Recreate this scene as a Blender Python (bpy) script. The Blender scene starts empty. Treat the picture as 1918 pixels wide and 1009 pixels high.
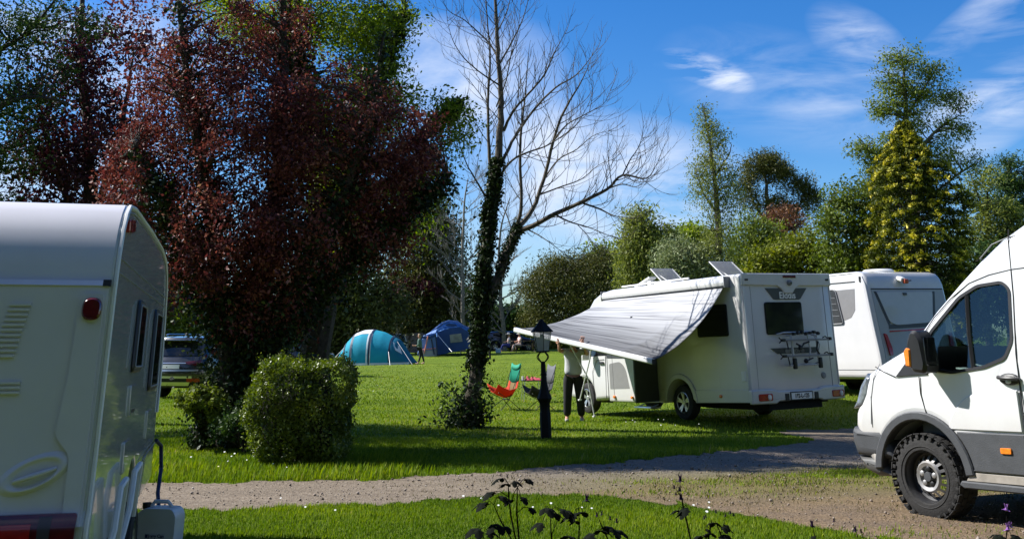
import bpy, bmesh, math, random
import numpy as np
from mathutils import Vector, Matrix, Euler
SC = bpy.context.scene
PI = math.pi
R = math.radians
# ---------------------------------------------------------------- camera
F, CX, YH, TH, HC = 1950.0, 959.0, 632.0, R(14.1), 1.65
CY = YH - F*math.tan(TH)
cam = bpy.data.cameras.new('camera'); camo = bpy.data.objects.new('camera', cam)
SC.collection.objects.link(camo); SC.camera = camo
camo.location = (0, 0, HC); camo.rotation_euler = (PI/2 + TH, 0, 0)
cam.sensor_width = 36; cam.lens = F/1918*36
cam.shift_y = -(504.5 - CY)/1918
cam.clip_start = 0.1; cam.clip_end = 3000
# ---------------------------------------------------------------- light
SUN_AZ = math.atan2(0.30, -0.95)      # direction to the sun on the ground plane (x right, y away)
SUN_EL = R(42.6)
sd = Vector((math.cos(SUN_AZ)*math.cos(SUN_EL), math.sin(SUN_AZ)*math.cos(SUN_EL), math.sin(SUN_EL)))
sl = bpy.data.lights.new('sun', 'SUN'); sl.energy = 5.0; sl.angle = R(0.5); sl.color = (1.0, 0.972, 0.925)
so = bpy.data.objects.new('sun', sl); SC.collection.objects.link(so)
so.rotation_euler = sd.to_track_quat('Z', 'Y').to_euler(); so.location = (-20, 10, 30)
SC.view_settings.view_transform = 'Standard'; SC.view_settings.look = 'None'
SC.view_settings.exposure = 0.85; SC.view_settings.gamma = 1.0
# ---------------------------------------------------------------- pixel rays (reference picture is 1918 x 1009)
def ray(px, py):
    X = (px-CX)/F; Y = -(py-CY)/F
    return Vector((X, math.cos(TH)-Y*math.sin(TH), math.sin(TH)+Y*math.cos(TH)))
def P(px, py, d):
    r = ray(px, py); return Vector((0, 0, HC)) + r*(d/r.y)
def G(px, py, z=0.0):
    r = ray(px, py); t = (z-HC)/r.z; return Vector((r.x*t, r.y*t, z))
# ---------------------------------------------------------------- world: sky with thin clouds
w = bpy.data.worlds.new('World'); SC.world = w; w.use_nodes = True
nt = w.node_tree; nt.nodes.clear(); N = nt.nodes.new; L = nt.links.new
sky = N('ShaderNodeTexSky'); sky.sky_type = 'NISHITA'; sky.sun_disc = False
sky.sun_elevation = SUN_EL; sky.sun_rotation = PI/2 - SUN_AZ
sky.air_density = 1.0; sky.dust_density = 0.3; sky.ozone_density = 2.0; sky.altitude = 50
hs = N('ShaderNodeHueSaturation'); hs.inputs['Saturation'].default_value = 1.42; hs.inputs['Value'].default_value = 1.0
L(sky.outputs[0], hs.inputs['Color'])
tint = N('ShaderNodeMixRGB'); tint.blend_type = 'MULTIPLY'; tint.inputs[0].default_value = 1; L(hs.outputs[0], tint.inputs[1]); tint.inputs[2].default_value = (.84, 1.04, 1.34, 1)
tc = N('ShaderNodeTexCoord')
def mth(op, a, b=None, c=None, clamp=False):
    n = N('ShaderNodeMath'); n.operation = op; n.use_clamp = clamp
    for i, v in enumerate((a, b, c)):
        if v is None: continue
        if isinstance(v, (int, float)): n.inputs[i].default_value = v
        else: L(v, n.inputs[i])
    return n.outputs[0]
def vdot(vec):
    n = N('ShaderNodeVectorMath'); n.operation = 'DOT_PRODUCT'; L(tc.outputs['Generated'], n.inputs[0]); n.inputs[1].default_value = vec
    return n.outputs['Value']
def cloud_noise(scale, rot, stretch, detail, seed):
    mp = N('ShaderNodeMapping'); mp.inputs['Rotation'].default_value = rot; mp.inputs['Scale'].default_value = stretch
    mp.inputs['Location'].default_value = (seed, seed*.7, 0)
    L(tc.outputs['Generated'], mp.inputs['Vector'])
    n = N('ShaderNodeTexNoise'); n.inputs['Scale'].default_value = scale; n.inputs['Detail'].default_value = detail
    n.inputs['Roughness'].default_value = 0.62; n.inputs['Distortion'].default_value = 0.6; L(mp.outputs[0], n.inputs['Vector'])
    return n.outputs['Fac']
n_soft = cloud_noise(5.0, (0, 0.3, 0), (1, 1, 2.2), 8, 1.3)
n_streak = cloud_noise(7.0, (0, R(38), 0), (1, 1, 4.5), 7, 4.1)
n_streak2 = cloud_noise(7.0, (0, R(-30), 0), (1, 1, 4.5), 7, 2.1)
# centre pixel, half sizes in pixels, tilt, strength, noise
CL = [(830,140,170,120,10,.9,n_soft),(1200,340,270,130,14,1.05,n_soft),(1290,370,120,90,0,.5,n_soft),(1080,330,150,150,0,.5,n_soft),(960,220,140,200,0,.6,n_soft),(1110,420,300,70,8,.5,n_soft),
      (1325,132,95,32,22,1.5,n_streak),(1370,150,40,22,10,.6,n_soft),(1480,170,260,110,20,.35,n_streak),(1610,80,110,60,40,.65,n_streak),(1550,190,120,40,-8,.4,n_streak2),
      (1850,185,160,50,-20,.8,n_streak2),(1860,250,140,36,-30,.6,n_streak2),(1790,70,200,36,-38,.45,n_streak2),(1900,40,90,90,60,.4,n_streak),
      (60,300,260,260,0,1.3,n_soft),(200,60,300,110,10,.8,n_soft),(930,470,200,80,0,.4,n_soft)]
tot = None
for (px, py, a, b, tilt, st, nz) in CL:
    c = ray(px, py).normalized(); t1 = Vector((0,0,1)).cross(c).normalized()*-1; t2 = c.cross(t1).normalized()*-1
    if t1.x < 0 and abs(c.y) > .3: t1 = -t1
    if t2.z < 0: t2 = -t2
    k = 1/F; ca, sa = math.cos(R(-tilt)), math.sin(R(-tilt))
    e1 = (t1*ca+t2*sa)/(a*k); e2 = (t2*ca-t1*sa)/(b*k)
    u = mth('SUBTRACT', vdot(e1), e1.dot(c)); v = mth('SUBTRACT', vdot(e2), e2.dot(c))
    r2 = mth('ADD', mth('MULTIPLY', u, u), mth('MULTIPLY', v, v))
    front = mth('GREATER_THAN', vdot(c), 0.3)
    m = mth('MULTIPLY', mth('SUBTRACT', 1.0, r2, clamp=True), front)
    n2 = mth('MULTIPLY', mth('SUBTRACT', nz, 0.40), 3.0, clamp=True)
    m = mth('MULTIPLY', mth('MULTIPLY', m, n2), st)
    tot = m if tot is None else mth('ADD', tot, m)
back = mth('MULTIPLY', mth('MULTIPLY', vdot((0,-1,0)), 1.8, clamp=True), mth('MULTIPLY', mth('SUBTRACT', n_soft, 0.42), 4.0, clamp=True))  # unseen clouds behind the camera, added to whiten the fill light
tot = mth('MINIMUM', mth('ADD', tot, mth('MULTIPLY', back, .75)), 0.93)
mx = N('ShaderNodeMixRGB'); L(tot, mx.inputs[0]); L(tint.outputs[0], mx.inputs[1]); mx.inputs[2].default_value = (7.2, 8.0, 9.6, 1)
bg = N('ShaderNodeBackground'); bg.inputs['Strength'].default_value = 0.064
L(mx.outputs[0], bg.inputs['Color']); ow = N('ShaderNodeOutputWorld'); L(bg.outputs[0], ow.inputs['Surface'])
# ---------------------------------------------------------------- materials
MATS = {}
def pm(name, col, rough=.5, metal=0., var=.12, scale=6., bump=0., bscale=40., spec=.5, coat=0., trans=0., ior=1.45, alpha=1., dirt=None):
    if name in MATS: return MATS[name]
    m = bpy.data.materials.new(name); m.use_nodes = True; t = m.node_tree; b = t.nodes['Principled BSDF']
    b.inputs['Roughness'].default_value = rough; b.inputs['Metallic'].default_value = metal
    b.inputs['Specular IOR Level'].default_value = spec; b.inputs['Coat Weight'].default_value = coat
    b.inputs['Transmission Weight'].default_value = trans; b.inputs['IOR'].default_value = ior; b.inputs['Alpha'].default_value = alpha
    tcn = t.nodes.new('ShaderNodeTexCoord'); nz = t.nodes.new('ShaderNodeTexNoise')
    nz.inputs['Scale'].default_value = scale; nz.inputs['Detail'].default_value = 5; t.links.new(tcn.outputs['Object'], nz.inputs['Vector'])
    rp = t.nodes.new('ShaderNodeValToRGB'); rp.color_ramp.elements[0].position = .3; rp.color_ramp.elements[1].position = .7
    rp.color_ramp.elements[0].color = tuple(max(0, c*(1-var)) for c in col)+(1,); rp.color_ramp.elements[1].color = tuple(min(1, c*(1+var)) for c in col)+(1,)
    t.links.new(nz.outputs['Fac'], rp.inputs[0]); out = rp.outputs[0]
    if dirt:   # (z below which road grime sets in, blend height, colour, amount)
        z0, hgt, dc, am = dirt
        sp = t.nodes.new('ShaderNodeSeparateXYZ'); t.links.new(tcn.outputs['Object'], sp.inputs[0])
        mr = t.nodes.new('ShaderNodeMapRange'); mr.inputs[1].default_value = z0; mr.inputs[2].default_value = z0-hgt; t.links.new(sp.outputs['Z'], mr.inputs[0])
        n3 = t.nodes.new('ShaderNodeTexNoise'); n3.inputs['Scale'].default_value = 3.5; n3.inputs['Detail'].default_value = 9; n3.inputs['Roughness'].default_value = .7
        t.links.new(tcn.outputs['Object'], n3.inputs['Vector'])
        mu = t.nodes.new('ShaderNodeMath'); mu.operation = 'MULTIPLY'; t.links.new(mr.outputs[0], mu.inputs[0]); t.links.new(n3.outputs['Fac'], mu.inputs[1])
        m2 = t.nodes.new('ShaderNodeMath'); m2.operation = 'MULTIPLY'; m2.inputs[1].default_value = am*2; m2.use_clamp = True; t.links.new(mu.outputs[0], m2.inputs[0])
        mc = t.nodes.new('ShaderNodeMixRGB'); t.links.new(m2.outputs[0], mc.inputs[0]); t.links.new(out, mc.inputs[1]); mc.inputs[2].default_value = dc+(1,)
        out = mc.outputs[0]
    t.links.new(out, b.inputs['Base Color'])
    if bump:
        n2 = t.nodes.new('ShaderNodeTexNoise'); n2.inputs['Scale'].default_value = bscale; n2.inputs['Detail'].default_value = 6; t.links.new(tcn.outputs['Object'], n2.inputs['Vector'])
        bn = t.nodes.new('ShaderNodeBump'); bn.inputs['Strength'].default_value = bump; bn.inputs['Distance'].default_value = .02
        t.links.new(n2.outputs['Fac'], bn.inputs['Height']); t.links.new(bn.outputs[0], b.inputs['Normal'])
    MATS[name] = m; return m
def leafmat(name, cols, rough=.45, transl=.3, spec=.4, gain=1.):
    """leaf colours run along the per-face attribute rnd"""
    if name in MATS: return MATS[name]
    m = bpy.data.materials.new(name); m.use_nodes = True; t = m.node_tree; b = t.nodes['Principled BSDF']
    at = t.nodes.new('ShaderNodeAttribute'); at.attribute_name = 'rnd'
    rp = t.nodes.new('ShaderNodeValToRGB'); cr = rp.color_ramp
    for i, (p, c) in enumerate(cols):
        e = cr.elements[i] if i < 2 else cr.elements.new(p)
        e.position = p; e.color = tuple(min(.8, v*gain) for v in c)+(1,)
    t.links.new(at.outputs['Fac'], rp.inputs[0]); t.links.new(rp.outputs[0], b.inputs['Base Color'])
    b.inputs['Roughness'].default_value = rough; b.inputs['Specular IOR Level'].default_value = spec
    tr = t.nodes.new('ShaderNodeBsdfTranslucent')
    hv = t.nodes.new('ShaderNodeHueSaturation'); hv.inputs['Value'].default_value = 1.25; hv.inputs['Saturation'].default_value = 1.15
    t.links.new(rp.outputs[0], hv.inputs['Color']); t.links.new(hv.outputs[0], tr.inputs['Color'])
    ms = t.nodes.new('ShaderNodeMixShader'); ms.inputs[0].default_value = transl
    t.links.new(b.outputs[0], ms.inputs[1]); t.links.new(tr.outputs[0], ms.inputs[2])
    t.links.new(ms.outputs[0], t.nodes['Material Output'].inputs['Surface'])
    MATS[name] = m; return m
# ---------------------------------------------------------------- object helpers
def tag(o, label=None, cat=None, group=None, kind=None):
    if label: o['label'] = label
    if cat: o['category'] = cat
    if group: o['group'] = group
    if kind: o['kind'] = kind
    return o
def empty(name, label, cat, loc=(0,0,0), rot=None, group=None):
    o = bpy.data.objects.new(name, None); SC.collection.objects.link(o); o.location = loc; o.empty_display_size = .2
    if rot is not None: o.rotation_euler = rot
    return tag(o, label, cat, group)
def pose(yaw, pitch, roll):
    return (Matrix.Rotation(yaw, 3, 'Z') @ Matrix.Rotation(pitch, 3, 'Y') @ Matrix.Rotation(roll, 3, 'X')).to_euler()
def copy_tree(o, parent=None):
    c = o.copy(); SC.collection.objects.link(c); c.parent = parent
    for ch in list(o.children): copy_tree(ch, c)
    return c
class MB:
    """collects shapes, then links them as one mesh object"""
    def __init__(s, xf=None): s.v = []; s.f = []; s.xf = xf
    def add(s, vs, fs):
        o = len(s.v); s.v += [tuple(v) for v in vs]; s.f += [tuple(i+o for i in f) for f in fs]; return s
    def box(s, c, d, rot=None, bev=0.):
        hx, hy, hz = d[0]/2, d[1]/2, d[2]/2
        if bev > 0:
            b = min(bev, hx*.9, hy*.9, hz*.9); vs = []
            bm = bmesh.new(); bmesh.ops.create_cube(bm, size=1)
            for v in bm.verts: v.co = Vector((v.co.x*d[0], v.co.y*d[1], v.co.z*d[2]))
            bmesh.ops.bevel(bm, geom=list(bm.edges)+list(bm.verts), offset=b, segments=2, affect='EDGES', profile=.6)
            vs = [v.co.copy() for v in bm.verts]; fs = [tuple(v.index for v in f.verts) for f in bm.faces]; bm.free()
        else:
            vs = [Vector((x*hx, y*hy, z*hz)) for z in (-1,1) for y in (-1,1) for x in (-1,1)]
            fs = [(0,2,3,1),(4,5,7,6),(0,1,5,4),(2,6,7,3),(0,4,6,2),(1,3,7,5)]
        M = Euler(rot).to_matrix() if rot else Matrix.Identity(3)
        return s.add([M@v + Vector(c) for v in vs], fs)
    def tube(s, pts, r, n=8, cap=True):
        pts = [Vector(p) for p in pts]; m = len(pts)
        if not hasattr(r, '__len__'): r = [r]*m
        vs = []; prev = None
        for i, p in enumerate(pts):
            t = (pts[min(i+1, m-1)] - pts[max(i-1, 0)])
            t = t.normalized() if t.length > 1e-9 else Vector((0,0,1))
            if prev is None:
                a = Vector((0,0,1)) if abs(t.z) < .9 else Vector((1,0,0)); prev = t.cross(a).normalized()
            else:
                prev = prev - t*prev.dot(t); prev = prev.normalized() if prev.length > 1e-6 else t.orthogonal().normalized()
            q = t.cross(prev)
            for k in range(n):
                a = 2*PI*k/n; vs.append(p + (prev*math.cos(a) + q*math.sin(a))*r[i])
        fs = [(i*n+k, i*n+(k+1)%n, (i+1)*n+(k+1)%n, (i+1)*n+k) for i in range(m-1) for k in range(n)]
        if cap: fs += [tuple(range(n-1, -1, -1)), tuple((m-1)*n+k for k in range(n))]
        return s.add(vs, fs)
    def lathe(s, prof, c=(0,0,0), n=24, axis='z', phase=0., caps=True):
        vs = []
        for (r, h) in prof:
            for k in range(n):
                a = 2*PI*k/n+phase; x, y = r*math.cos(a), r*math.sin(a)
                v = (x, y, h) if axis == 'z' else ((x, h, y) if axis == 'y' else (h, x, y))
                vs.append((v[0]+c[0], v[1]+c[1], v[2]+c[2]))
        m = len(prof); fs = [(i*n+k, i*n+(k+1)%n, (i+1)*n+(k+1)%n, (i+1)*n+k) for i in range(m-1) for k in range(n)]
        if caps and prof[0][0] > 1e-6: fs.append(tuple(range(n)))
        if caps and prof[-1][0] > 1e-6: fs.append(tuple((m-1)*n+k for k in range(n-1, -1, -1)))
        return s.add(vs, fs)
    def prism(s, poly, a0, a1, axis='y', bev=0.):
        """polygon in the plane of the two other axes, extruded from a0 to a1 along axis"""
        def mk(p, a): return (p[0], a, p[1]) if axis == 'y' else ((a, p[0], p[1]) if axis == 'x' else (p[0], p[1], a))
        n = len(poly)
        if bev > 0:
            ins = inset(poly, bev); rings = [(poly, a0), (poly, a1-(bev if a1 > a0 else -bev)), (ins, a1)]
        else: rings = [(poly, a0), (poly, a1)]
        vs = [mk(p, a) for pl, a in rings for p in pl]
        fs = [(i*n+k, i*n+(k+1)%n, (i+1)*n+(k+1)%n, (i+1)*n+k) for i in range(len(rings)-1) for k in range(n)]
        fs += [tuple(range(n-1, -1, -1)), tuple((len(rings)-1)*n+k for k in range(n))]
        return s.add(vs, fs)
    def sphere(s, c, r, n=12, m=8, sc=(1,1,1)):
        prof = [(max(1e-7, r*math.sin(PI*i/m)), -r*math.cos(PI*i/m)) for i in range(m+1)]
        o = len(s.v); s.lathe(prof, (0,0,0), n)
        for i in range(o, len(s.v)):
            v = s.v[i]; s.v[i] = (v[0]*sc[0]+c[0], v[1]*sc[1]+c[1], v[2]*sc[2]+c[2])
        return s
    def build(s, name, mat, parent=None, smooth=True, angle=35, label=None, **kw):
        me = bpy.data.meshes.new(name); vs = [s.xf(*v) for v in s.v] if s.xf else s.v
        me.from_pydata(vs, [], s.f); me.update()
        bm = bmesh.new(); bm.from_mesh(me); bmesh.ops.recalc_face_normals(bm, faces=bm.faces); bm.to_mesh(me); bm.free()
        if smooth:
            me.polygons.foreach_set('use_smooth', [True]*len(me.polygons)); me.set_sharp_from_angle(angle=R(angle))
        me.materials.append(mat)
        o = bpy.data.objects.new(name, me); SC.collection.objects.link(o); o.parent = parent
        if label: o['label'] = label
        if kw: tag(o, **kw)
        return o
def area2(p): return sum(p[i][0]*p[(i+1)%len(p)][1]-p[(i+1)%len(p)][0]*p[i][1] for i in range(len(p)))
def inset(poly, d):
    n = len(poly); s = 1 if area2(poly) > 0 else -1; out = []
    for i in range(n):
        a, b, c = Vector(poly[i-1]), Vector(poly[i]), Vector(poly[(i+1)%n])
        e1 = (b-a).normalized() if (b-a).length > 1e-9 else Vector((1,0)); e2 = (c-b).normalized() if (c-b).length > 1e-9 else e1
        n1 = Vector((-e1.y, e1.x))*s; n2 = Vector((-e2.y, e2.x))*s; m = n1+n2
        m = m.normalized() if m.length > 1e-6 else n1
        q = b + m*(d/max(.35, m.dot(n1))); out.append((q.x, q.y))
    return out
def rpoly(pts, r, n=5):
    """round the corners of a polygon"""
    out = []; m = len(pts)
    for i in range(m):
        a, b, c = Vector(pts[i-1]), Vector(pts[i]), Vector(pts[(i+1)%m])
        rr = r[i] if hasattr(r, '__len__') else r
        k = min(rr, (a-b).length*.45, (c-b).length*.45)
        p0 = b+(a-b).normalized()*k; p1 = b+(c-b).normalized()*k
        if k < 1e-4: out.append((b.x, b.y)); continue
        for j in range(n+1):
            t = j/n; q = p0*(1-t)**2 + b*2*t*(1-t) + p1*t*t; out.append((q.x, q.y))
    return out
def arc(cx, cz, r, a0, a1, n=14): return [(cx+r*math.cos(R(a0+(a1-a0)*i/n)), cz+r*math.sin(R(a0+(a1-a0)*i/n))) for i in range(n+1)]
def shell(mb, prof, W, r=.08, seg=4, holes_l=(), holes_r=(), skip=None, ext=None):
    """closed body: profile (x,z) extruded from y=0 to y=-W with rounded long edges; holes are cut in the side caps; skip(i) leaves profile segment i out and gives it to mesh ext"""
    rings = []
    for k in range(seg+1):
        a = PI/2*k/seg; rings.append((inset(prof, r*(1-math.sin(a))) if k < seg else list(prof), -r*(1-math.cos(a))))
    for k in range(1, 8): rings.append((list(prof), -r-(W-2*r)*k/8))
    for k in range(seg+1):
        a = PI/2*(1-k/seg); rings.append((inset(prof, r*(1-math.sin(a))) if k > 0 else list(prof), -W+r*(1-math.cos(a))))
    n = len(prof); vs = [(p[0], y, p[1]) for pl, y in rings for p in pl]; fs = []; gs = []
    for i in range(len(rings)-1):
        for k in range(n):
            q = (i*n+k, i*n+(k+1)%n, (i+1)*n+(k+1)%n, (i+1)*n+k)
            (gs if skip and skip(k) and 2 < i < len(rings)-4 else fs).append(q)
    mb.add(vs, fs)
    if gs and ext is not None: ext.add(vs, gs)
    for ring, holes, y in ((rings[0][0], holes_l, 0.), (rings[-1][0], holes_r, -W)): cap(mb, ring, holes, y)
def cap(mb, outer, holes, y):
    bm = bmesh.new(); es = []
    for loop in [outer]+list(holes):
        vv = [bm.verts.new((p[0], y, p[1])) for p in loop]
        for i in range(len(vv)): es.append(bm.edges.new((vv[i], vv[(i+1)%len(vv)])))
    bmesh.ops.triangle_fill(bm, use_beauty=True, use_dissolve=False, edges=es, normal=(0, 1, 0))
    bm.verts.index_update(); mb.add([v.co.copy() for v in bm.verts], [tuple(v.index for v in f.verts) for f in bm.faces]); bm.free()
def text_mesh(name, s, size, mat, parent, M, ext=.003, bold=0., sx=1.):
    cu = bpy.data.curves.new(name, 'FONT'); cu.body = s; cu.size = size; cu.extrude = ext; cu.align_x = 'CENTER'; cu.align_y = 'CENTER'; cu.offset = bold
    tmp = bpy.data.objects.new('tmp', cu); SC.collection.objects.link(tmp)
    dg = bpy.context.evaluated_depsgraph_get(); me = bpy.data.meshes.new_from_object(tmp.evaluated_get(dg))
    bpy.data.objects.remove(tmp); bpy.data.curves.remove(cu)
    me.transform(M @ Matrix.Diagonal((sx, 1, 1, 1))); me.materials.clear(); me.materials.append(mat)
    o = bpy.data.objects.new(name, me); SC.collection.objects.link(o); o.parent = parent; return o
# text frames: columns = text right, text up, text normal
def frame(right, up, pos):
    r_, u_ = Vector(right).normalized(), Vector(up).normalized(); n_ = r_.cross(u_)
    M = Matrix((r_, u_, n_)).transposed().to_4x4(); M.translation = Vector(pos); return M
def np_mesh(name, verts, faces, mat, rnd=None, parent=None, attrs=None, smooth=False):
    me = bpy.data.meshes.new(name); nv, (nf, k) = len(verts), faces.shape
    me.vertices.add(nv); me.vertices.foreach_set('co', np.ascontiguousarray(verts, dtype=np.float32).ravel())
    me.loops.add(nf*k); me.loops.foreach_set('vertex_index', np.ascontiguousarray(faces, dtype=np.int32).ravel())
    me.polygons.add(nf); me.polygons.foreach_set('loop_start', np.arange(0, nf*k, k, dtype=np.int32))
    me.update(calc_edges=True)
    if smooth: me.polygons.foreach_set('use_smooth', np.ones(nf, dtype=bool))
    if rnd is not None:
        a = me.attributes.new('rnd', 'FLOAT', 'FACE'); a.data.foreach_set('value', np.ascontiguousarray(rnd, dtype=np.float32))
    if attrs:
        for kx, val in attrs.items():
            a = me.attributes.new(kx, 'FLOAT', 'POINT'); a.data.foreach_set('value', np.ascontiguousarray(val, dtype=np.float32))
    me.materials.append(mat); o = bpy.data.objects.new(name, me); SC.collection.objects.link(o); o.parent = parent; return o
def sstep(a, b, x):
    t = np.clip((np.asarray(x, float)-a)/(b-a), 0, 1); return t*t*(3-2*t)
def gz(x, y):
    x = np.asarray(x, float); y = np.asarray(y, float)
    z = .42*sstep(20.6, 24, y)*sstep(3.9, 7.6, x)
    z = z - .12*np.exp(-((x-1.2)/3.2)**2-((y-26.5)/4.)**2)*sstep(20, 23, y)
    z = z + .05*np.exp(-((x-3.3)/1.5)**2-((y-21.8)/1.3)**2)*sstep(20.2, 21.3, y)
    z = z + .14*sstep(48, 62, y) + .36*sstep(62, 73, y) + .15*sstep(73, 90, y)
    z = z + np.clip(.02*(x+7), -.4, .5)*sstep(50, 62, y) + .02*np.sin(x*.7)*np.sin(y*.45)*sstep(24, 34, y)
    return z
def gzf(x, y): return float(gz(x, y))
def GG(px, py):
    z = 0.
    for _ in range(25):
        g = G(px, py, z); z = .5*z + .5*gzf(g.x, g.y)
    return Vector((g.x, g.y, gzf(g.x, g.y)))
# ================================================================ GROUND
rng = np.random.default_rng(7)
def grid_mesh(name, xs, ys, zf, mat, keep=None, attr=None, kind='structure'):
    X, Y = np.meshgrid(xs, ys); nx, ny = len(xs), len(ys)
    v = np.stack([X.ravel(), Y.ravel(), zf(X.ravel(), Y.ravel())], 1)
    i = np.arange((nx-1)*(ny-1)); r_, c_ = i//(nx-1), i % (nx-1); a = r_*nx+c_
    f = np.stack([a, a+1, a+1+nx, a+nx], 1)
    if keep is not None:
        cx_ = v[f, 0].mean(1); cy_ = v[f, 1].mean(1); f = f[keep(cx_, cy_)]
    used = np.unique(f); mp = np.full(len(v), -1); mp[used] = np.arange(len(used)); v = v[used]; f = mp[f]
    at = {k: fn(v[:, 0], v[:, 1]) for k, fn in (attr or {}).items()}
    o = np_mesh(name, v, f, mat, attrs=at, smooth=True); o['kind'] = kind; return o
def soil_mat(name, build):
    m = bpy.data.materials.new(name); m.use_nodes = True; t = m.node_tree; build(t, t.nodes['Principled BSDF']); return m
def ramp(t, fac, els):
    r_ = t.nodes.new('ShaderNodeValToRGB')
    for i, (p, c) in enumerate(els):
        e = r_.color_ramp.elements[i] if i < 2 else r_.color_ramp.elements.new(p)
        e.position = p; e.color = tuple(c)+(1,)
    t.links.new(fac, r_.inputs[0]); return r_.outputs[0]
def noise(t, scale, detail=5, rough=.6, dist=0., vec=None):
    n = t.nodes.new('ShaderNodeTexNoise'); n.inputs['Scale'].default_value = scale; n.inputs['Detail'].default_value = detail
    n.inputs['Roughness'].default_value = rough; n.inputs['Distortion'].default_value = dist
    if vec is None:
        tcn = t.nodes.new('ShaderNodeTexCoord'); vec = tcn.outputs['Object']
    t.links.new(vec, n.inputs['Vector']); return n.outputs['Fac']
def mapped(t, sc, rot=(0,0,0)):
    tcn = t.nodes.new('ShaderNodeTexCoord'); mp = t.nodes.new('ShaderNodeMapping'); mp.inputs['Scale'].default_value = sc; mp.inputs['Rotation'].default_value = rot
    t.links.new(tcn.outputs['Object'], mp.inputs['Vector']); return mp.outputs[0]
def mixc(t, fac, a, b, mode='MIX'):
    m = t.nodes.new('ShaderNodeMixRGB'); m.blend_type = mode
    for s_, v in ((m.inputs[0], fac), (m.inputs[1], a), (m.inputs[2], b)):
        if isinstance(v, (int, float)): s_.default_value = v
        elif isinstance(v, tuple): s_.default_value = v+(1,)
        else: t.links.new(v, s_)
    return m.outputs[0]
def bump(t, b, h, st, dist):
    n = t.nodes.new('ShaderNodeBump'); n.inputs['Strength'].default_value = st; n.inputs['Distance'].default_value = dist
    t.links.new(h, n.inputs['Height']); t.links.new(n.outputs[0], b.inputs['Normal'])
def grass_ground(t, b):
    fine = ramp(t, noise(t, 30, 8, .75), [(.25, (.055,.085,.007)), (.5, (.13,.19,.013)), (.75, (.22,.28,.028))])
    big = ramp(t, noise(t, .5, 5, .6), [(.3, (.72,.80,.62)), (.7, (1.15,1.1,1.0))])
    c = mixc(t, 1., fine, big, 'MULTIPLY')
    mow = ramp(t, noise(t, 1.0, 3, .5, vec=mapped(t, (.10, 1.1, 1), (0,0,R(-6)))), [(.35, (.78,.84,.66)), (.65, (1.22,1.16,1.15))])
    c = mixc(t, .85, c, mow, 'MULTIPLY')
    dry = ramp(t, noise(t, 2.3, 7, .7), [(.62, (0,0,0)), (.78, (1,1,1))])
    c = mixc(t, dry, c, (.15,.17,.04)); t.links.new(c, b.inputs['Base Color'])
    b.inputs['Roughness'].default_value = .9; b.inputs['Specular IOR Level'].default_value = .15
    bump(t, b, noise(t, 22, 8, .8), .9, .08)
def axis(fine0, fine1, step, far):
    a = list(np.arange(fine0, fine1+1e-6, step)); s = step; lo = fine0; hi = fine1
    left, right = [], []
    while hi < far: s *= 1.35; hi += s; right.append(hi)
    s = step
    while lo > -far: s *= 1.35; lo -= s; left.append(lo)
    return np.array(left[::-1]+a+right)
M_grass = soil_mat('grass_ground', grass_ground)
grid_mesh('ground', axis(-26, 26, .5, 900), axis(0, 96, .5, 900), gz, M_grass)
# ---- gravel road and pull-in
far_e = [(-900,909),(-300,908),(280,905),(450,903),(600,901),(760,896),(900,886),(1050,874),(1200,861),(1320,850),(1400,841),(1480,833),(1512,828),(1503,818),(1478,812),(1462,806),(1600,803),(1918,800),(2300,797)]
near_e = [(2500,1100),(1800,1048),(1660,1012),(1580,999),(1500,984),(1400,966),(1300,949),(1215,935),(1130,927),(1040,925),(950,927),(820,936),(700,945),(500,951),(280,956),(-300,962),(-900,968)]
poly = np.array([[G(*p).x, G(*p).y] for p in far_e+near_e])
def in_poly(x, y, pl=poly):
    ins = np.zeros(len(x), bool); n = len(pl)
    for i in range(n):
        x1, y1 = pl[i]; x2, y2 = pl[(i+1) % n]
        if y1 == y2: continue
        c = ((y1 > y) != (y2 > y)) & (x < (x2-x1)*(y-y1)/(y2-y1)+x1); ins ^= c
    return ins
def wob(x, y): return (.09*np.sin(x*2.3+y*3.1)+.07*np.sin(x*5.1+2*np.sin(y*3.3))+.05*np.sin(x*13.7+y*4.4)+.035*np.sin(x*31+1.7), .08*np.sin(x*3.3+y)+.06*np.sin(x*7.3+y*2)+.05*np.sin(x*17.1)+.03*np.sin(x*41+y*9))
def on_road(x, y):
    a, b = wob(x, y); return in_poly(x+a, y+b)
def moss_f(x, y):
    px, py = x, y
    c1 = G(1420, 905); d1 = ((x-c1.x-.25*(y-c1.y))/2.6)**2 + ((y-c1.y)/1.25)**2
    c2 = G(1640, 885); d2 = ((x-c2.x)/.9)**2 + ((y-c2.y)/.7)**2
    c3 = G(1840, 905); d3 = ((x-c3.x)/.9)**2 + ((y-c3.y)/.7)**2
    return np.clip(np.exp(-d1)*.85 + np.exp(-d2)*.95 + np.exp(-d3)*1.3, 0, 1)
def trod_f(x, y):        # greyer, harder running surface in the middle of the road
    c = G(1250, 880); return np.clip(sstep(-1.5, 2.0, x)*np.exp(-((y-c.y-.12*(x-c.x))/1.1)**2), 0, 1)
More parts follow.
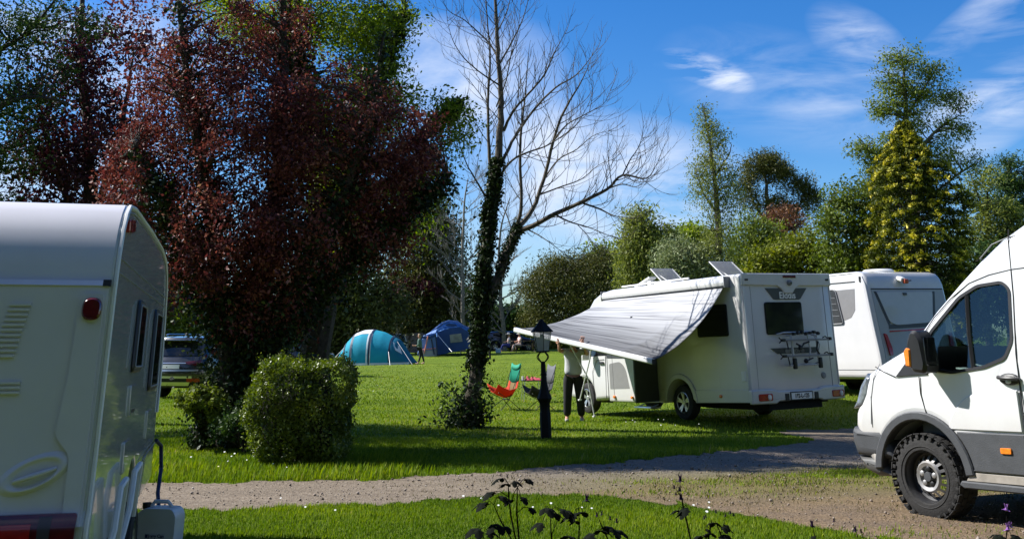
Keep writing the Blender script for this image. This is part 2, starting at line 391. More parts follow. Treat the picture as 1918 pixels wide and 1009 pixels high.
def gravel(t, b):
    st = t.nodes.new('ShaderNodeTexVoronoi'); st.inputs['Scale'].default_value = 42; tcn = t.nodes.new('ShaderNodeTexCoord'); t.links.new(tcn.outputs['Object'], st.inputs['Vector'])
    stone = ramp(t, st.outputs['Color'], [(0., (.075,.058,.043)), (.5, (.19,.15,.11)), (.85, (.28,.235,.18)), (1., (.45,.41,.36))])
    base = ramp(t, noise(t, 14, 8, .75), [(.3, (.10,.078,.055)), (.6, (.205,.165,.12)), (.8, (.29,.24,.18))])
    c = mixc(t, .55, base, stone)
    at = t.nodes.new('ShaderNodeAttribute'); at.attribute_name = 'trod'
    c = mixc(t, at.outputs['Fac'], c, mixc(t, .5, c, (.14,.13,.125)))
    streak = ramp(t, noise(t, 1, 5, .6, vec=mapped(t, (.5, 4.5, 1), (0,0,R(-4)))), [(.3, (.80,.79,.78)), (.7, (1.16,1.14,1.12))])
    c = mixc(t, .8, c, streak, 'MULTIPLY')
    al = t.nodes.new('ShaderNodeAttribute'); al.attribute_name = 'litter'
    lit1 = ramp(t, noise(t, 26, 9, .8, .5), [(.32, (.04,.027,.018)), (.48, (.14,.10,.062)), (.64, (.27,.20,.13)), (.8, (.44,.38,.29))])
    lit2 = ramp(t, noise(t, 1.6, 6, .7), [(.35, (.80,.80,.85)), (.65, (1.15,1.08,.92))]); lit = mixc(t, 1., lit1, lit2, 'MULTIPLY')
    lm = t.nodes.new('ShaderNodeMath'); lm.operation = 'MULTIPLY'; lm.inputs[1].default_value = .88; t.links.new(al.outputs['Fac'], lm.inputs[0]); c = mixc(t, lm.outputs[0], c, lit)
    am = t.nodes.new('ShaderNodeAttribute'); am.attribute_name = 'moss'
    mu = t.nodes.new('ShaderNodeMath'); mu.operation = 'MULTIPLY_ADD'; t.links.new(noise(t, 6, 9, .75), mu.inputs[0]); mu.inputs[1].default_value = 2.0; mu.inputs[2].default_value = -.62
    ad = t.nodes.new('ShaderNodeMath'); ad.operation = 'MULTIPLY_ADD'; t.links.new(am.outputs['Fac'], ad.inputs[0]); ad.inputs[1].default_value = 1.25; t.links.new(mu.outputs[0], ad.inputs[2]); ad.use_clamp = True
    ml = t.nodes.new('ShaderNodeMath'); ml.operation = 'MULTIPLY'; ml.use_clamp = True; t.links.new(ad.outputs[0], ml.inputs[0]); t.links.new(am.outputs['Fac'], ml.inputs[1])
    mossc = ramp(t, noise(t, 35, 6, .8), [(.3, (.06,.05,.018)), (.55, (.15,.13,.035)), (.75, (.24,.21,.07))])
    c = mixc(t, ml.outputs[0], c, mossc)
    t.links.new(c, b.inputs['Base Color']); b.inputs['Roughness'].default_value = .92; b.inputs['Specular IOR Level'].default_value = .2
    sub = t.nodes.new('ShaderNodeMath'); sub.operation = 'ADD'; t.links.new(st.outputs['Distance'], sub.inputs[0]); t.links.new(noise(t, 60, 6, .7), sub.inputs[1])
    bump(t, b, sub.outputs[0], .8, .012)
def litter_f(x, y):
    ln = np.array([[G(*p).x, G(*p).y] for p in [(900,934),(1100,915),(1200,902),(1300,893),(1450,882),(1600,873),(1918,862),(2300,855)]]); e = np.interp(x, ln[:, 0], ln[:, 1]); return sstep(-.05, .45, e-y+.12*np.sin(x*4+y*2))*sstep(-.6, .9, x)
M_gravel = soil_mat('gravel_surface', gravel)
grid_mesh('gravel_road', np.arange(-13, 14, .05), np.arange(8.6, 20.7, .05), lambda x, y: gz(x, y)+.006, M_gravel, keep=on_road, attr={'moss': moss_f, 'trod': trod_f, 'litter': litter_f})
# ---- loose stones
def pebbles(n, seed):
    r_ = np.random.default_rng(seed); x = r_.uniform(-4.5, 8, n); y = r_.uniform(9, 16, n); k = on_road(x, y); x, y = x[k], y[k]; n = len(x)
    s = r_.gamma(2., .0030, n)+.003; base = np.array([[1,0,0],[-1,0,0],[0,1,0],[0,-1,0],[0,0,.7],[0,0,-.7]]); fc = np.array([[0,2,4],[2,1,4],[1,3,4],[3,0,4],[2,0,5],[1,2,5],[3,1,5],[0,3,5]])
    a = r_.uniform(0, 6.28, n); ca, sa = np.cos(a), np.sin(a); jit = r_.uniform(.7, 1.3, (n, 6, 1))
    b = base[None]*jit*s[:, None, None]; v = np.stack([b[..., 0]*ca[:, None]-b[..., 1]*sa[:, None]*.7+x[:, None], b[..., 0]*sa[:, None]+b[..., 1]*ca[:, None]*.7+y[:, None], b[..., 2]+.008+s[:, None]*.3], -1)
    f = (fc[None]+6*np.arange(n)[:, None, None]).reshape(-1, 3)
    return v.reshape(-1, 3), f, np.repeat(r_.random(n), 8)
v, f, q = pebbles(6500, 3)
M_peb = leafmat('stone_bits', [(0, (.09,.07,.055)), (.5, (.25,.20,.16)), (.93, (.28,.24,.20)), (1, (.45,.42,.38))], .8, 0., .2)
np_mesh('loose_stones', v, f, M_peb, q)['kind'] = 'stuff'
# ---- grass blades
def blades(x, y, h, wd, seed, lean=.35):
    r_ = np.random.default_rng(seed); n = len(x); a = r_.uniform(0, 6.28, n); z = gz(x, y)
    dx, dy = np.cos(a)*wd/2, np.sin(a)*wd/2; b = r_.uniform(0, 6.28, n); k = h*lean*r_.random(n)
    tx, ty = np.cos(b)*k+h*.12, np.sin(b)*k
    v = np.empty((n, 4, 3)); v[:, 0] = np.stack([x-dx, y-dy, z-.005], 1); v[:, 1] = np.stack([x+dx, y+dy, z-.005], 1)
    v[:, 2] = np.stack([x+tx*.45+dx*.8, y+ty*.45+dy*.8, z+h*.6], 1); v[:, 3] = np.stack([x+tx, y+ty, z+h*(1-.25*k/h)], 1)
    f = np.arange(4*n).reshape(n, 4)[:, [0, 1, 2, 3]]; return v.reshape(-1, 3), f
def patchy(x, y): return .5+.25*np.sin(x*2.1+1.3*np.sin(y*1.7))+.25*np.sin(y*2.9+x*.8+2)
gv, gf, gr = [], [], []; off = 0
def add_blades(n, y0, y1, h0, h1, wd, seed, cond=None, wx=.52):
    global off
    r_ = np.random.default_rng(seed); y = np.sqrt(r_.uniform(y0*y0, y1*y1, n)); x = r_.uniform(-wx, wx, n)*y
    k = ~on_road(x, y)
    if cond is not None: k &= cond(x, y, r_)
    x, y = x[k], y[k]; n = len(x); p = patchy(x, y)
    h = h0+(h1-h0)*r_.random(n)*(.5+p); v, f = blades(x, y, h, wd*(.7+.6*r_.random(n)), seed+1)
    gv.append(v); gf.append(f+off); off += len(v); gr.append(np.clip((np.where(y < 12.6, -.08, np.where(y < 18, -.03, .05)))+.48*r_.random(n)+.30*p+.25*(.5+.5*np.sin(x*.9+2*np.sin(y*.6))*np.sin(y*.8+1))+.1*r_.standard_normal(n), 0, 1))
add_blades(170000, 8.6, 12.5, .016, .042, .008, 11)
add_blades(160000, 12.3, 18.5, .02, .055, .011, 12)
add_blades(120000, 18, 30, .022, .05, .018, 13, lambda x, y, r_: r_.random(len(x)) < 1-.5*(y-18)/12)
add_blades(130000, 25, 66, .035, .06, .035, 14, lambda x, y, r_: r_.random(len(x)) < np.clip((y-25)/6, 0, 1)*np.clip((66-y)/36, 0, 1)**1.3)
def fringe(x, y, r_):        # unmown strip along the far side of the road, thickest under the shrubs on the left
    e = np.interp(x, poly[:13, 0], poly[:13, 1]); d = y-e
    return (d > 0) & (d < np.where(x < -1.2, 2.3, .35)) & (r_.random(len(x)) < np.where(x < -1.2, 1., .6))
add_blades(70000, 12.5, 16.5, .04, .14, .010, 15, fringe)
def edge(x, y, r_):
    a = on_road(x+.0, y+.25) | on_road(x, y-.25); return a
add_blades(60000, 9, 20, .02, .05, .01, 16, edge)
for qx, qy, n_, sx_, sy_ in [(1640,886,2600,.35,.10),(1560,893,900,.5,.12),(1850,912,2600,.5,.2),(1430,905,700,.8,.2),(1300,925,350,.6,.15),(1700,1000,260,.5,.2),(1240,905,200,.5,.1)]:
    r_ = np.random.default_rng(n_+qx); g_ = G(qx, qy); x = g_.x+r_.normal(size=n_)*sx_; y = g_.y+r_.normal(size=n_)*sy_; v, f = blades(x, y, .02+.04*r_.random(n_), .009, qx, .6)
    gv.append(v); gf.append(f+off); off += len(v); gr.append(.3+.6*r_.random(n_))
M_blade = leafmat('grass_blades', [(0, (.045,.095,.006)), (.35, (.095,.165,.011)), (.7, (.20,.27,.022)), (.93, (.31,.35,.05)), (1, (.38,.33,.13))], .6, .35, .2)
np_mesh('lawn_grass', np.concatenate(gv), np.concatenate(gf), M_blade, np.concatenate(gr))['kind'] = 'stuff'
# weeds and moss tufts in the gravel
r_ = np.random.default_rng(21); n = 170000; x = r_.uniform(-2, 8, n); y = r_.uniform(9, 16, n)
k = on_road(x, y) & (r_.random(n) < (moss_f(x, y)*.5+.10*litter_f(x, y))*np.clip(.35+np.sin(x*3.1+2*np.sin(y*4.3))*np.sin(y*5.7+x*1.3), 0, 1)+.008); x, y = x[k], y[k]
v, f = blades(x, y, .012+.03*r_.random(len(x)), .009, 22, .8)
M_weed = leafmat('verge_weeds', [(0, (.05,.055,.014)), (.35, (.12,.12,.03)), (.65, (.17,.13,.06)), (1, (.34,.27,.17))], .7, .2, .2)
np_mesh('verge_weeds', v, f, M_weed, r_.random(len(x)))['kind'] = 'stuff'
# daisies
def daisies():
    r_ = np.random.default_rng(5); xs, ys = [], []
    for px, py, n, sx, sy in [(480,870,14,150,20),(700,740,10,60,25),(1200,800,8,90,12),(1180,925,5,40,10),(1585,715,8,20,6),(900,700,12,200,25),(620,960,4,300,20),(1000,960,6,250,25),(1310,955,5,60,20)]:
        for _ in range(n):
            g = GG(px+r_.normal()*sx*.5, py+r_.normal()*sy*.5); xs.append(g.x); ys.append(g.y)
    x, y = np.array(xs), np.array(ys); k = ~on_road(x, y); x, y = x[k], y[k]; n = len(x); z = gz(x, y)+.07+.03*r_.random(n); s = .009+.006*r_.random(n)
    v = np.empty((n, 6, 3)); 
    for i in range(6):
        a = i*PI/3; v[:, i] = np.stack([x+s*np.cos(a), y+s*np.sin(a), z+s*.5*np.sin(a)], 1)
    return v.reshape(-1, 3), np.arange(6*n).reshape(n, 6), r_.random(n)
v, f, q = daisies()
np_mesh('daisies', v, f, leafmat('petals', [(0, (.75,.76,.72)), (.9, (.8,.8,.76)), (1, (.7,.6,.08))], .6, .1), q)['kind'] = 'stuff'

# ================================================================ FOLIAGE TOOLS
def leaves_at(c, size, aspect, up, seed, droop=0., rs=None, drop_dir=None):
    """one diamond leaf per centre; returns verts, faces"""
    r_ = np.random.default_rng(seed); n = len(c); a = r_.normal(size=(n, 3)); a[:, 2] -= droop
    a /= np.linalg.norm(a, axis=1)[:, None]
    u = r_.normal(size=(n, 3)); u[:, 2] += up; b = np.cross(a, u); b /= np.linalg.norm(b, axis=1)[:, None]+1e-9
    s = size*(.40+1.1*r_.random(n)**1.3); a = a*s[:, None]; b = b*(s*aspect)[:, None]; nn = np.cross(a, b); nn /= np.linalg.norm(nn, axis=1)[:, None]+1e-9
    v = np.empty((n, 4, 3)); v[:, 0] = c-a; v[:, 1] = c+b-a*.1+nn*(s*.15)[:, None]; v[:, 2] = c+a; v[:, 3] = c-b-a*.1+nn*(s*.15)[:, None]
    return v.reshape(-1, 3), np.arange(4*n).reshape(n, 4)
def blob_clumps(blobs, seed, jitter=1.):
    """blobs: (centre, (rx,ry,rz), number of clumps) -> clump centres, biased to the outside of each blob"""
    r_ = np.random.default_rng(seed); out = []
    for c, rr, n in blobs:
        d = r_.normal(size=(n, 3)); d /= np.linalg.norm(d, axis=1)[:, None]; q = r_.random(n)**(1/2.6)
        out.append(np.array(c)+d*q[:, None]*np.array(rr))
    return np.concatenate(out)
def clump_leaves(cl, per, rad, seed, flat=.6, hang=0., radj=.4):
    r_ = np.random.default_rng(seed); n = len(cl); k = r_.poisson(per, n); idx = np.repeat(np.arange(n), k)
    R_ = rad*(1-radj+2*radj*r_.random(n)); d = r_.normal(size=(len(idx), 3))*.5; d /= np.maximum(1, np.linalg.norm(d, axis=1)/.95)[:, None]; d[:, 2] *= flat
    c = cl[idx]+d*R_[idx][:, None]
    if hang: c[:, 2] -= np.abs(r_.normal(size=len(idx)))*hang*R_[idx]
    return c, idx
def limb(mb, a, b, r0, r1, seed, sag=.0, n=6, wig=.06, seg=6):
    rr = random.Random(seed); a, b = Vector(a), Vector(b); L_ = (b-a).length; pts = []
    for i in range(seg+1):
        t = i/seg; p = a.lerp(b, t); p.z += sag*L_*math.sin(PI*t)
        if 0 < i < seg: p += Vector((rr.uniform(-1,1), rr.uniform(-1,1), rr.uniform(-1,1)))*wig*L_
        pts.append(p)
    mb.tube(pts, [r0+(r1-r0)*i/seg for i in range(seg+1)], n)
def stem(mb, path, radii, n=9, sub=5, seed=0):
    """smooth path through points (Catmull-Rom); returns fine points with radii"""
    rr = random.Random(seed); p = [Vector(q) for q in path]; p = [p[0]*2-p[1]]+p+[p[-1]*2-p[-2]]; out = []; ro = []
    for i in range(1, len(p)-2):
        for j in range(sub):
            t = j/sub; a, b, c, d = p[i-1:i+3]
            q = ((b*2)+(c-a)*t+(a*2-b*5+c*4-d)*t*t+(b*3-a-c*3+d)*t**3)*.5
            w_ = radii[i-1]*.25; q = q+Vector((rr.uniform(-1,1), rr.uniform(-1,1), 0))*w_
            out.append(q); ro.append(radii[i-1]+(radii[i]-radii[i-1])*t)
    out.append(p[-2]); ro.append(radii[-1]); mb.tube(out, ro, n); return list(zip(out, ro))
M_bark = pm('bark_dark', (.055,.043,.033), .9, var=.4, scale=14, bump=.8, bscale=30)
M_barkg = pm('bark_grey', (.095,.080,.058), .85, var=.35, scale=10, bump=.6, bscale=25)
M_barkp = pm('bark_pale', (.20,.18,.15), .8, var=.4, scale=9, bump=.5, bscale=25)
def make_tree(name, label, cat, base, stems, blobs, mat, size=.05, aspect=.45, per=60, rad=.5, seed=1, group=None, up=.6, droop=0., hang=0., flat=.6,
              bark=None, twigs=.5, tw_r=.012, branch_from=.25, col=(.0, 1.), extra=None, sag=.08, radj=.4):
    """tree = empty at the trunk base > trunk (stems and limbs in one mesh), crown (leaves)"""
    base = Vector(base); t = empty(name, label, cat, base, group=group); bark = bark or M_bark
    mb = MB(lambda x, y, z: (x-base.x, y-base.y, z-base.z)); nodes = []
    for i, (path, radii) in enumerate(stems): nodes += stem(mb, path, radii, seed=seed+i)
    cl = blob_clumps(blobs, seed+50); r_ = random.Random(seed)
    npn = np.array([tuple(q[0]) for q in nodes])
    for c in cl:
        if r_.random() > twigs: continue
        d = np.linalg.norm(npn-c, axis=1)+np.where(npn[:, 2] > c[2]-branch_from*.5, 2.5, 0); j = int(np.argmin(d)); p, pr_ = nodes[j]
        limb(mb, p, c, min(pr_*.5, tw_r*2.2), tw_r*.5, r_.random(), sag, n=5, wig=.05, seg=5)
    mb.build('trunk', bark, t)
    c, idx = clump_leaves(cl, per, rad, seed+60, flat, hang, radj); r2 = np.random.default_rng(seed)
    v, f = leaves_at(c, size, aspect, up, seed+70, droop); cr = r2.random(len(cl))[idx]
    q = np.clip(col[0]+(col[1]-col[0])*(.45*cr+.55*r2.random(len(idx))), 0, 1)
    np_mesh('crown', v-np.array(base), f, mat, q, t)
    if extra: extra(t, nodes, base)
    return t, nodes
def ivy_on(t, nodes, base, n, seed, spread=1.0, size=.035, zmax=99., name='ivy', zmin=-1, extra=.05):
    r_ = np.random.default_rng(seed); nd = [(p, r) for p, r in nodes if zmin <= p.z <= zmax]; pts = np.array([tuple(p) for p, r in nd]); rad = np.array([r for p, r in nd])
    i = r_.integers(0, len(nd)-1, n); k = r_.random(n)[:, None]; j = np.minimum(i+1, len(nd)-1)
    ok = np.linalg.norm(pts[i]-pts[j], axis=1) < 1.2; i, j, k = i[ok], j[ok], k[ok]
    c = pts[i]*(1-k)+pts[j]*k; a = r_.uniform(0, 6.28, len(c)); rr = rad[i]*spread+extra*r_.gamma(1.5, .8, len(c))
    c = c+np.stack([np.cos(a)*rr, np.sin(a)*rr, r_.normal(size=len(c))*.05], 1)
    v, f = leaves_at(c, size, .7, .2, seed+1, .3); return np_mesh(name, v-np.array(base), f, M_ivy, r_.random(len(c)), t)
M_ivy = leafmat('ivy_leaves', [(0, (.008,.016,.006)), (.6, (.020,.038,.010)), (.95, (.05,.08,.02)), (1, (.12,.15,.06))], .55, .12, .22)
M_plum = leafmat('copper_leaves', [(0, (.035,.013,.013)), (.45, (.095,.027,.026)), (.8, (.195,.070,.052)), (.95, (.27,.14,.10)), (1, (.22,.17,.08))], .5, .30, .22, gain=1.35)  # paler top stops put sunlit leaf highlights into the colour
M_plumd = leafmat('copper_leaves_dark', [(0, (.018,.007,.010)), (.6, (.045,.014,.020)), (1, (.11,.035,.03))], .55, .22, .22, gain=1.70)
M_lgreen = leafmat('spring_leaves', [(0, (.06,.10,.012)), (.5, (.14,.20,.02)), (.85, (.24,.30,.035)), (1, (.36,.40,.07))], .55, .42, .22, gain=1.20)
M_dgreen = leafmat('dark_leaves', [(0, (.010,.022,.007)), (.5, (.025,.048,.012)), (.9, (.055,.09,.02)), (1, (.10,.13,.04))], .55, .2, .22, gain=1.70)
M_olive = leafmat('olive_leaves', [(0, (.026,.030,.008)), (.5, (.070,.075,.017)), (.9, (.125,.125,.032)), (1, (.17,.16,.05))], .55, .2, .22, gain=1.25)
M_mgreen = leafmat('mid_green_leaves', [(0, (.035,.052,.010)), (.5, (.11,.145,.022)), (.9, (.20,.24,.045)), (1, (.30,.33,.08))], .55, .3, .22, gain=1.25)
M_birch = leafmat('birch_leaves', [(0, (.065,.080,.018)), (.5, (.15,.175,.038)), (.9, (.25,.27,.07)), (1, (.35,.37,.12))], .55, .35, .22, gain=1.20)
M_silver = leafmat('silver_leaves', [(0, (.09,.11,.045)), (.5, (.20,.235,.10)), (.9, (.33,.37,.19)), (1, (.48,.50,.32))], .55, .2, .22, gain=1.10)
M_gold = leafmat('golden_leaves', [(0, (.030,.045,.006)), (.3, (.09,.11,.010)), (.6, (.34,.32,.03)), (1, (.68,.58,.09))], .55, .25, .22, gain=1.00)
M_laurel = leafmat('laurel_leaves', [(0, (.045,.058,.008)), (.5, (.14,.165,.02)), (.9, (.26,.27,.04)), (1, (.36,.34,.08))], .55, .3, .22, gain=1.15)
M_rust = leafmat('rust_leaves', [(0, (.045,.022,.014)), (.5, (.10,.045,.025)), (1, (.17,.09,.04))], .55, .25, .22, gain=1.50)
M_box = leafmat('clipped_leaves', [(0, (.030,.048,.008)), (.45, (.085,.125,.016)), (.85, (.19,.235,.035)), (1, (.32,.34,.09))], .4, .3, .4, gain=1.10)
# ================================================================ TREES
def B(px, py, d, rx, ry, n, rd=None):
    c = P(px, py, d); k = d/2010.; return (tuple(c), (rx*k, rd if rd else min(rx, ry)*k*1.0, ry*k), n)
def base_at(px, d):
    x = (px-CX)/2010.*d; return Vector((x, d, gzf(x, d)-.03))
def pth(pts, d): return [P(px, py, d+dd) if len(q) > 2 else P(px, py, d) for q in pts for (px, py, dd) in [(q[0], q[1], q[2] if len(q) > 2 else 0)]]
# ---- copper-leaved plum in the middle left, several ivy-clad stems
d = 17.0; b0 = base_at(440, d)
st = [([b0, P(425,700,d), P(415,560,d), P(385,360,d-.3), P(350,150,d-.4), P(330,-60,d-.3)], [.20,.16,.13,.10,.06,.03]),
      ([b0+Vector((.12,.1,0)), P(455,700,d+.1), P(480,540,d+.2), P(520,330,d+.3), P(530,60,d+.4), P(520,-160,d)], [.18,.15,.13,.11,.07,.03]),
      ([b0+Vector((.25,-.05,0)), P(490,690,d), P(540,560,d-.2), P(620,420,d-.4), P(690,230,d-.5), P(720,60,d-.5)], [.15,.12,.11,.09,.05,.02]),
      ([P(470,700,d), P(560,600,d-.1), P(660,490,d), P(770,400,d+.2), P(840,330,d+.3)], [.10,.08,.07,.045,.02]),
      ([P(420,640,d), P(370,520,d-.2), P(310,380,d-.4), P(250,280,d-.5)], [.11,.08,.05,.02])]
bl = [B(360,160,17.2,130,130,120,1.3),B(290,320,17.2,90,140,100,1.0),B(320,450,17.3,70,70,34,.8),B(480,60,17.3,130,95,56,1.2),B(470,260,16.8,150,150,150,1.4),B(620,230,16.9,135,140,130,1.3),
      B(720,300,17.2,100,130,90,1.0),B(430,430,16.6,120,110,120,1.1),B(560,440,17,130,110,120,1.2),B(690,420,17.3,90,70,50,.9),B(500,560,17,90,60,60,.6),B(790,250,17.3,45,60,18,.5),B(230,300,17.3,30,60,14,.4),
      B(500,-120,17.4,220,110,40,1.4),B(300,-40,17.2,90,90,22,1.0)]
def plum_extra(t, nodes, base):
    ivy_on(t, nodes, base, 26000, 33, 1.15, .036, zmax=4.2, extra=.14)
    ivy_on(t, nodes, base, 6000, 34, 1.0, .034, zmin=3.0, zmax=8., extra=.07, name='ivy')
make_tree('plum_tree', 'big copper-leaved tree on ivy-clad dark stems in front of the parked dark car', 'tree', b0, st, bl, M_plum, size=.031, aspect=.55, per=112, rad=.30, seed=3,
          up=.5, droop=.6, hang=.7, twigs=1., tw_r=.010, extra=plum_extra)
# ---- darker copper tree further left
d = 22.0; b0 = base_at(175, d)
make_tree('plum_tree', 'darker purple-leaved tree rising behind the roof of the left caravan', 'tree', b0,
          [([b0, P(170,420,d), P(165,250,d), P(150,80,d), P(160,-50,d)], [.2,.16,.12,.08,.03]), ([P(170,480,d), P(110,330,d), P(70,180,d)], [.1,.06,.02]), ([P(170,420,d), P(220,280,d), P(250,100,d)], [.1,.07,.02])],
          [B(130,170,d,80,120,46,1.3),B(220,250,d,90,120,56,1.4),B(130,330,d,100,90,56,1.4),B(170,60,d,60,70,20,1.),B(70,260,d,60,80,22,1.),B(250,60,d,50,70,14,1.),B(190,420,d,120,70,44,1.3),B(300,520,d,60,60,18,.9)],
          M_plumd, size=.055, aspect=.5, per=85, rad=.5, seed=5, droop=.3, hang=.3, twigs=.8)
# ---- green tree at the far left edge, seen against the bright cloud
d = 20.5; b0 = base_at(-120, d)
make_tree('ash_tree', 'dark green spreading tree at the left edge over the caravan roof', 'tree', b0,
          [([b0, P(-110,450,d), P(-90,260,d), P(-60,60,d), P(-40,-150,d)], [.3,.24,.18,.11,.04]), ([P(-90,260,d), P(20,190,d-.4), P(90,185,d-.4), P(140,200,d-.5)], [.08,.05,.03,.01]), ([P(-90,330,d), P(10,280,d), P(70,265,d)], [.08,.04,.01]), ([P(-70,120,d), P(40,70,d), P(120,-20,d)], [.07,.04,.015])],
          [B(20,60,d,75,80,24,.9),B(30,190,d,80,60,22,.9),B(10,300,d,60,80,20,.9),B(80,10,d,60,60,14,.8),B(90,120,d,40,60,10,.7),B(-120,100,d,170,250,90,2.),B(20,400,d,70,60,12,.8),B(160,30,d,40,40,6,.5)],
          M_dgreen, size=0.039, aspect=.5, per=123, rad=.48, seed=7, twigs=.9, hang=.3)
# ---- tall fresh green tree behind the plum
d = 19.7; b0 = base_at(600, d)
make_tree('lime_tree', 'tall light green tree rising behind the copper-leaved tree', 'tree', b0,
          [([b0, P(600,450,d), P(590,250,d), P(560,90,d), P(540,-120,d)], [.3,.25,.2,.13,.05]), ([P(595,300,d), P(700,180,d), P(760,20,d)], [.12,.07,.02]), ([P(595,330,d), P(720,300,d), P(820,230,d), P(860,190,d)], [.12,.08,.05,.02]), ([P(580,150,d), P(480,60,d), P(420,-40,d)], [.1,.06,.02]),([P(595,380,d),P(720,350,d),P(800,300,d)],[.09,.06,.03])],
          [B(450,30,d,80,70,54,1.8),B(560,10,d,110,80,70,2.0),B(690,60,d,80,95,84,1.7),B(720,170,d,55,80,46,1.4),B(740,10,d,45,40,16,.7),B(840,220,d,42,52,26,.7),B(800,300,d,40,40,20,.6),B(760,380,d,60,60,22,.8),B(600,-120,d,250,90,50,1.6),B(620,200,d,90,80,34,1.2),B(640,190,19.2,85,75,44,1.1),B(650,340,18.7,80,75,44,1.0)],
          M_lgreen, size=0.039, aspect=.45, per=108, rad=.42, seed=9, twigs=.8, hang=.5, droop=.3,
          extra=lambda t, n, b: (ivy_on(t, n, b, 9000, 41, 1.3, .055, zmax=11, zmin=2), None))
# ivy ball hanging in the right side of that crown is part of it (dense dark clump)
# ---- bare, ivy-clad tree in the middle
def bare_tree():
    d = 20.75; b0 = base_at(880, d); b0.z = 0
    t = empty('bare_tree', 'leafless forked tree with ivy up both stems beside the camping chairs', 'tree', b0)
    mb = MB(lambda x, y, z: (x-b0.x, y-b0.y, z-b0.z)); Q = lambda L_, dd=0: [P(a, b, d+dd+(c[0] if c else 0)) for a, b, *c in L_]
    main = []
    A = stem(mb, [b0, *Q([(884,745),(896,660),(901,590),(906,520),(914,420),(926,345),(937,248),(938,173),(933,109),(930,50),(928,0),(926,-90),(925,-190)])],
             [.20,.145,.125,.12,.11,.10,.09,.07,.055,.045,.04,.032,.024,.012], 10, 4, 1); main.append(A)
    Bs = stem(mb, Q([(898,600),(918,560),(940,500,.1),(956,460,.2),(968,430,.3)]), [.10,.095,.09,.085,.075], 9, 4, 2); main.append(Bs)
    limbs = [
        (Q([(968,430,.3),(977,376,.2),(974,297,.1),(977,238,0),(984,180,0),(988,120)]), [.06,.045,.04,.03,.02,.008]),
        (Q([(968,430,.3),(998,391,.5),(1018,337,.5),(1036,265,.4),(1058,205,.3),(1085,160,.2),(1104,120,.2)]), [.075,.06,.05,.042,.032,.02,.008]),
        (Q([(966,434,.3),(1000,422,.1),(1038,401,-.2),(1087,379,-.4),(1137,354,-.6),(1166,328,-.8),(1211,334,-1),(1233,302,-1.1)]), [.08,.07,.062,.05,.04,.03,.018,.006]),
        (Q([(1087,379,-.4),(1122,391,-.6),(1150,404,-.8),(1178,408,-1)]), [.03,.022,.015,.006]),
        (Q([(1137,354,-.6),(1165,345,-.9),(1190,350,-1.2),(1208,340,-1.3)]), [.02,.016,.01,.005]),
        (Q([(1166,328,-.8),(1180,300,-.7),(1196,276,-.7),(1202,258,-.7)]), [.02,.016,.01,.005]),
        (Q([(1038,401,-.2),(1066,415,-.5),(1100,425,-.6),(1142,441,-.9)]), [.028,.02,.014,.005]),
        (Q([(1082,421,-.5),(1100,440,-.5),(1112,456,-.5)]), [.012,.009,.004]),
        (Q([(985,428,.2),(1008,440,0),(1035,458,-.2),(1058,477,-.3)]), [.022,.016,.01,.005]),
        (Q([(943,245),(960,210,-.2),(988,178,-.4),(1020,140,-.5),(1038,100,-.5),(1058,64,-.5)]), [.045,.036,.03,.024,.016,.006]),
        (Q([(942,300),(965,255,.2),(998,208,.4),(1040,165,.5),(1080,140,.6),(1117,94,.6)]), [.05,.04,.034,.026,.018,.006]),
        (Q([(935,330),(960,300,-.3),(990,285,-.5),(1030,270,-.6),(1078,235,-.7),(1100,200,-.7)]), [.035,.03,.024,.018,.012,.005]),
        (Q([(924,350),(917,295,.1),(915,240,.2),(914,180,.3),(918,110,.3),(912,30,.3),(908,-60,.3)]), [.06,.05,.042,.035,.028,.018,.008]),
        (Q([(909,367),(890,335,-.3),(874,307,-.4),(862,275,-.5),(853,245,-.5)]), [.03,.022,.016,.01,.005]),
        (Q([(934,110),(915,80,.2),(899,64,.3),(870,38,.4),(840,20,.5),(825,-10,.5)]), [.03,.025,.02,.015,.01,.005]),
        (Q([(936,160),(905,140,-.3),(870,110,-.5),(848,75,-.6),(838,40,-.6)]), [.026,.02,.016,.01,.005]),
        (Q([(936,120),(958,80,.1),(978,40,.1),(992,-10,.1)]), [.03,.024,.016,.008]),
        (Q([(932,60),(950,20,.2),(962,-30,.2)]), [.02,.015,.008]),
        (Q([(930,200),(948,150,-.5),(958,100,-.6),(970,60,-.6),(975,10,-.6)]), [.022,.018,.014,.01,.005]),
        (Q([(1018,337,.5),(1045,300,.7),(1080,280,.8),(1110,255,.9),(1140,245,1)]), [.025,.02,.015,.01,.004]),
        (Q([(1036,265,.4),(1060,235,.1),(1095,215,0),(1130,195,0),(1143,170,0)]), [.022,.018,.014,.009,.004]),
        (Q([(1010,365,.5),(1050,350,.8),(1090,335,1),(1120,310,1.1),(1145,300,1.2)]), [.025,.02,.014,.009,.004]),
        (Q([(1104,210,0),(1110,170,0),(1102,134,0)]), [.01,.008,.004]),
        (Q([(962,445,.3),(948,400,.5),(930,372,.7),(905,360,.8)]), [.02,.014,.01,.004])]
    rr = random.Random(4); seeds = []
    for pts, rd in limbs:
        L_ = stem(mb, pts, [q*.74 for q in rd], 7, 4, rr.randint(0, 999)); seeds.append(L_)
    seeds.append(A[24:]); tw = MB(mb.xf)
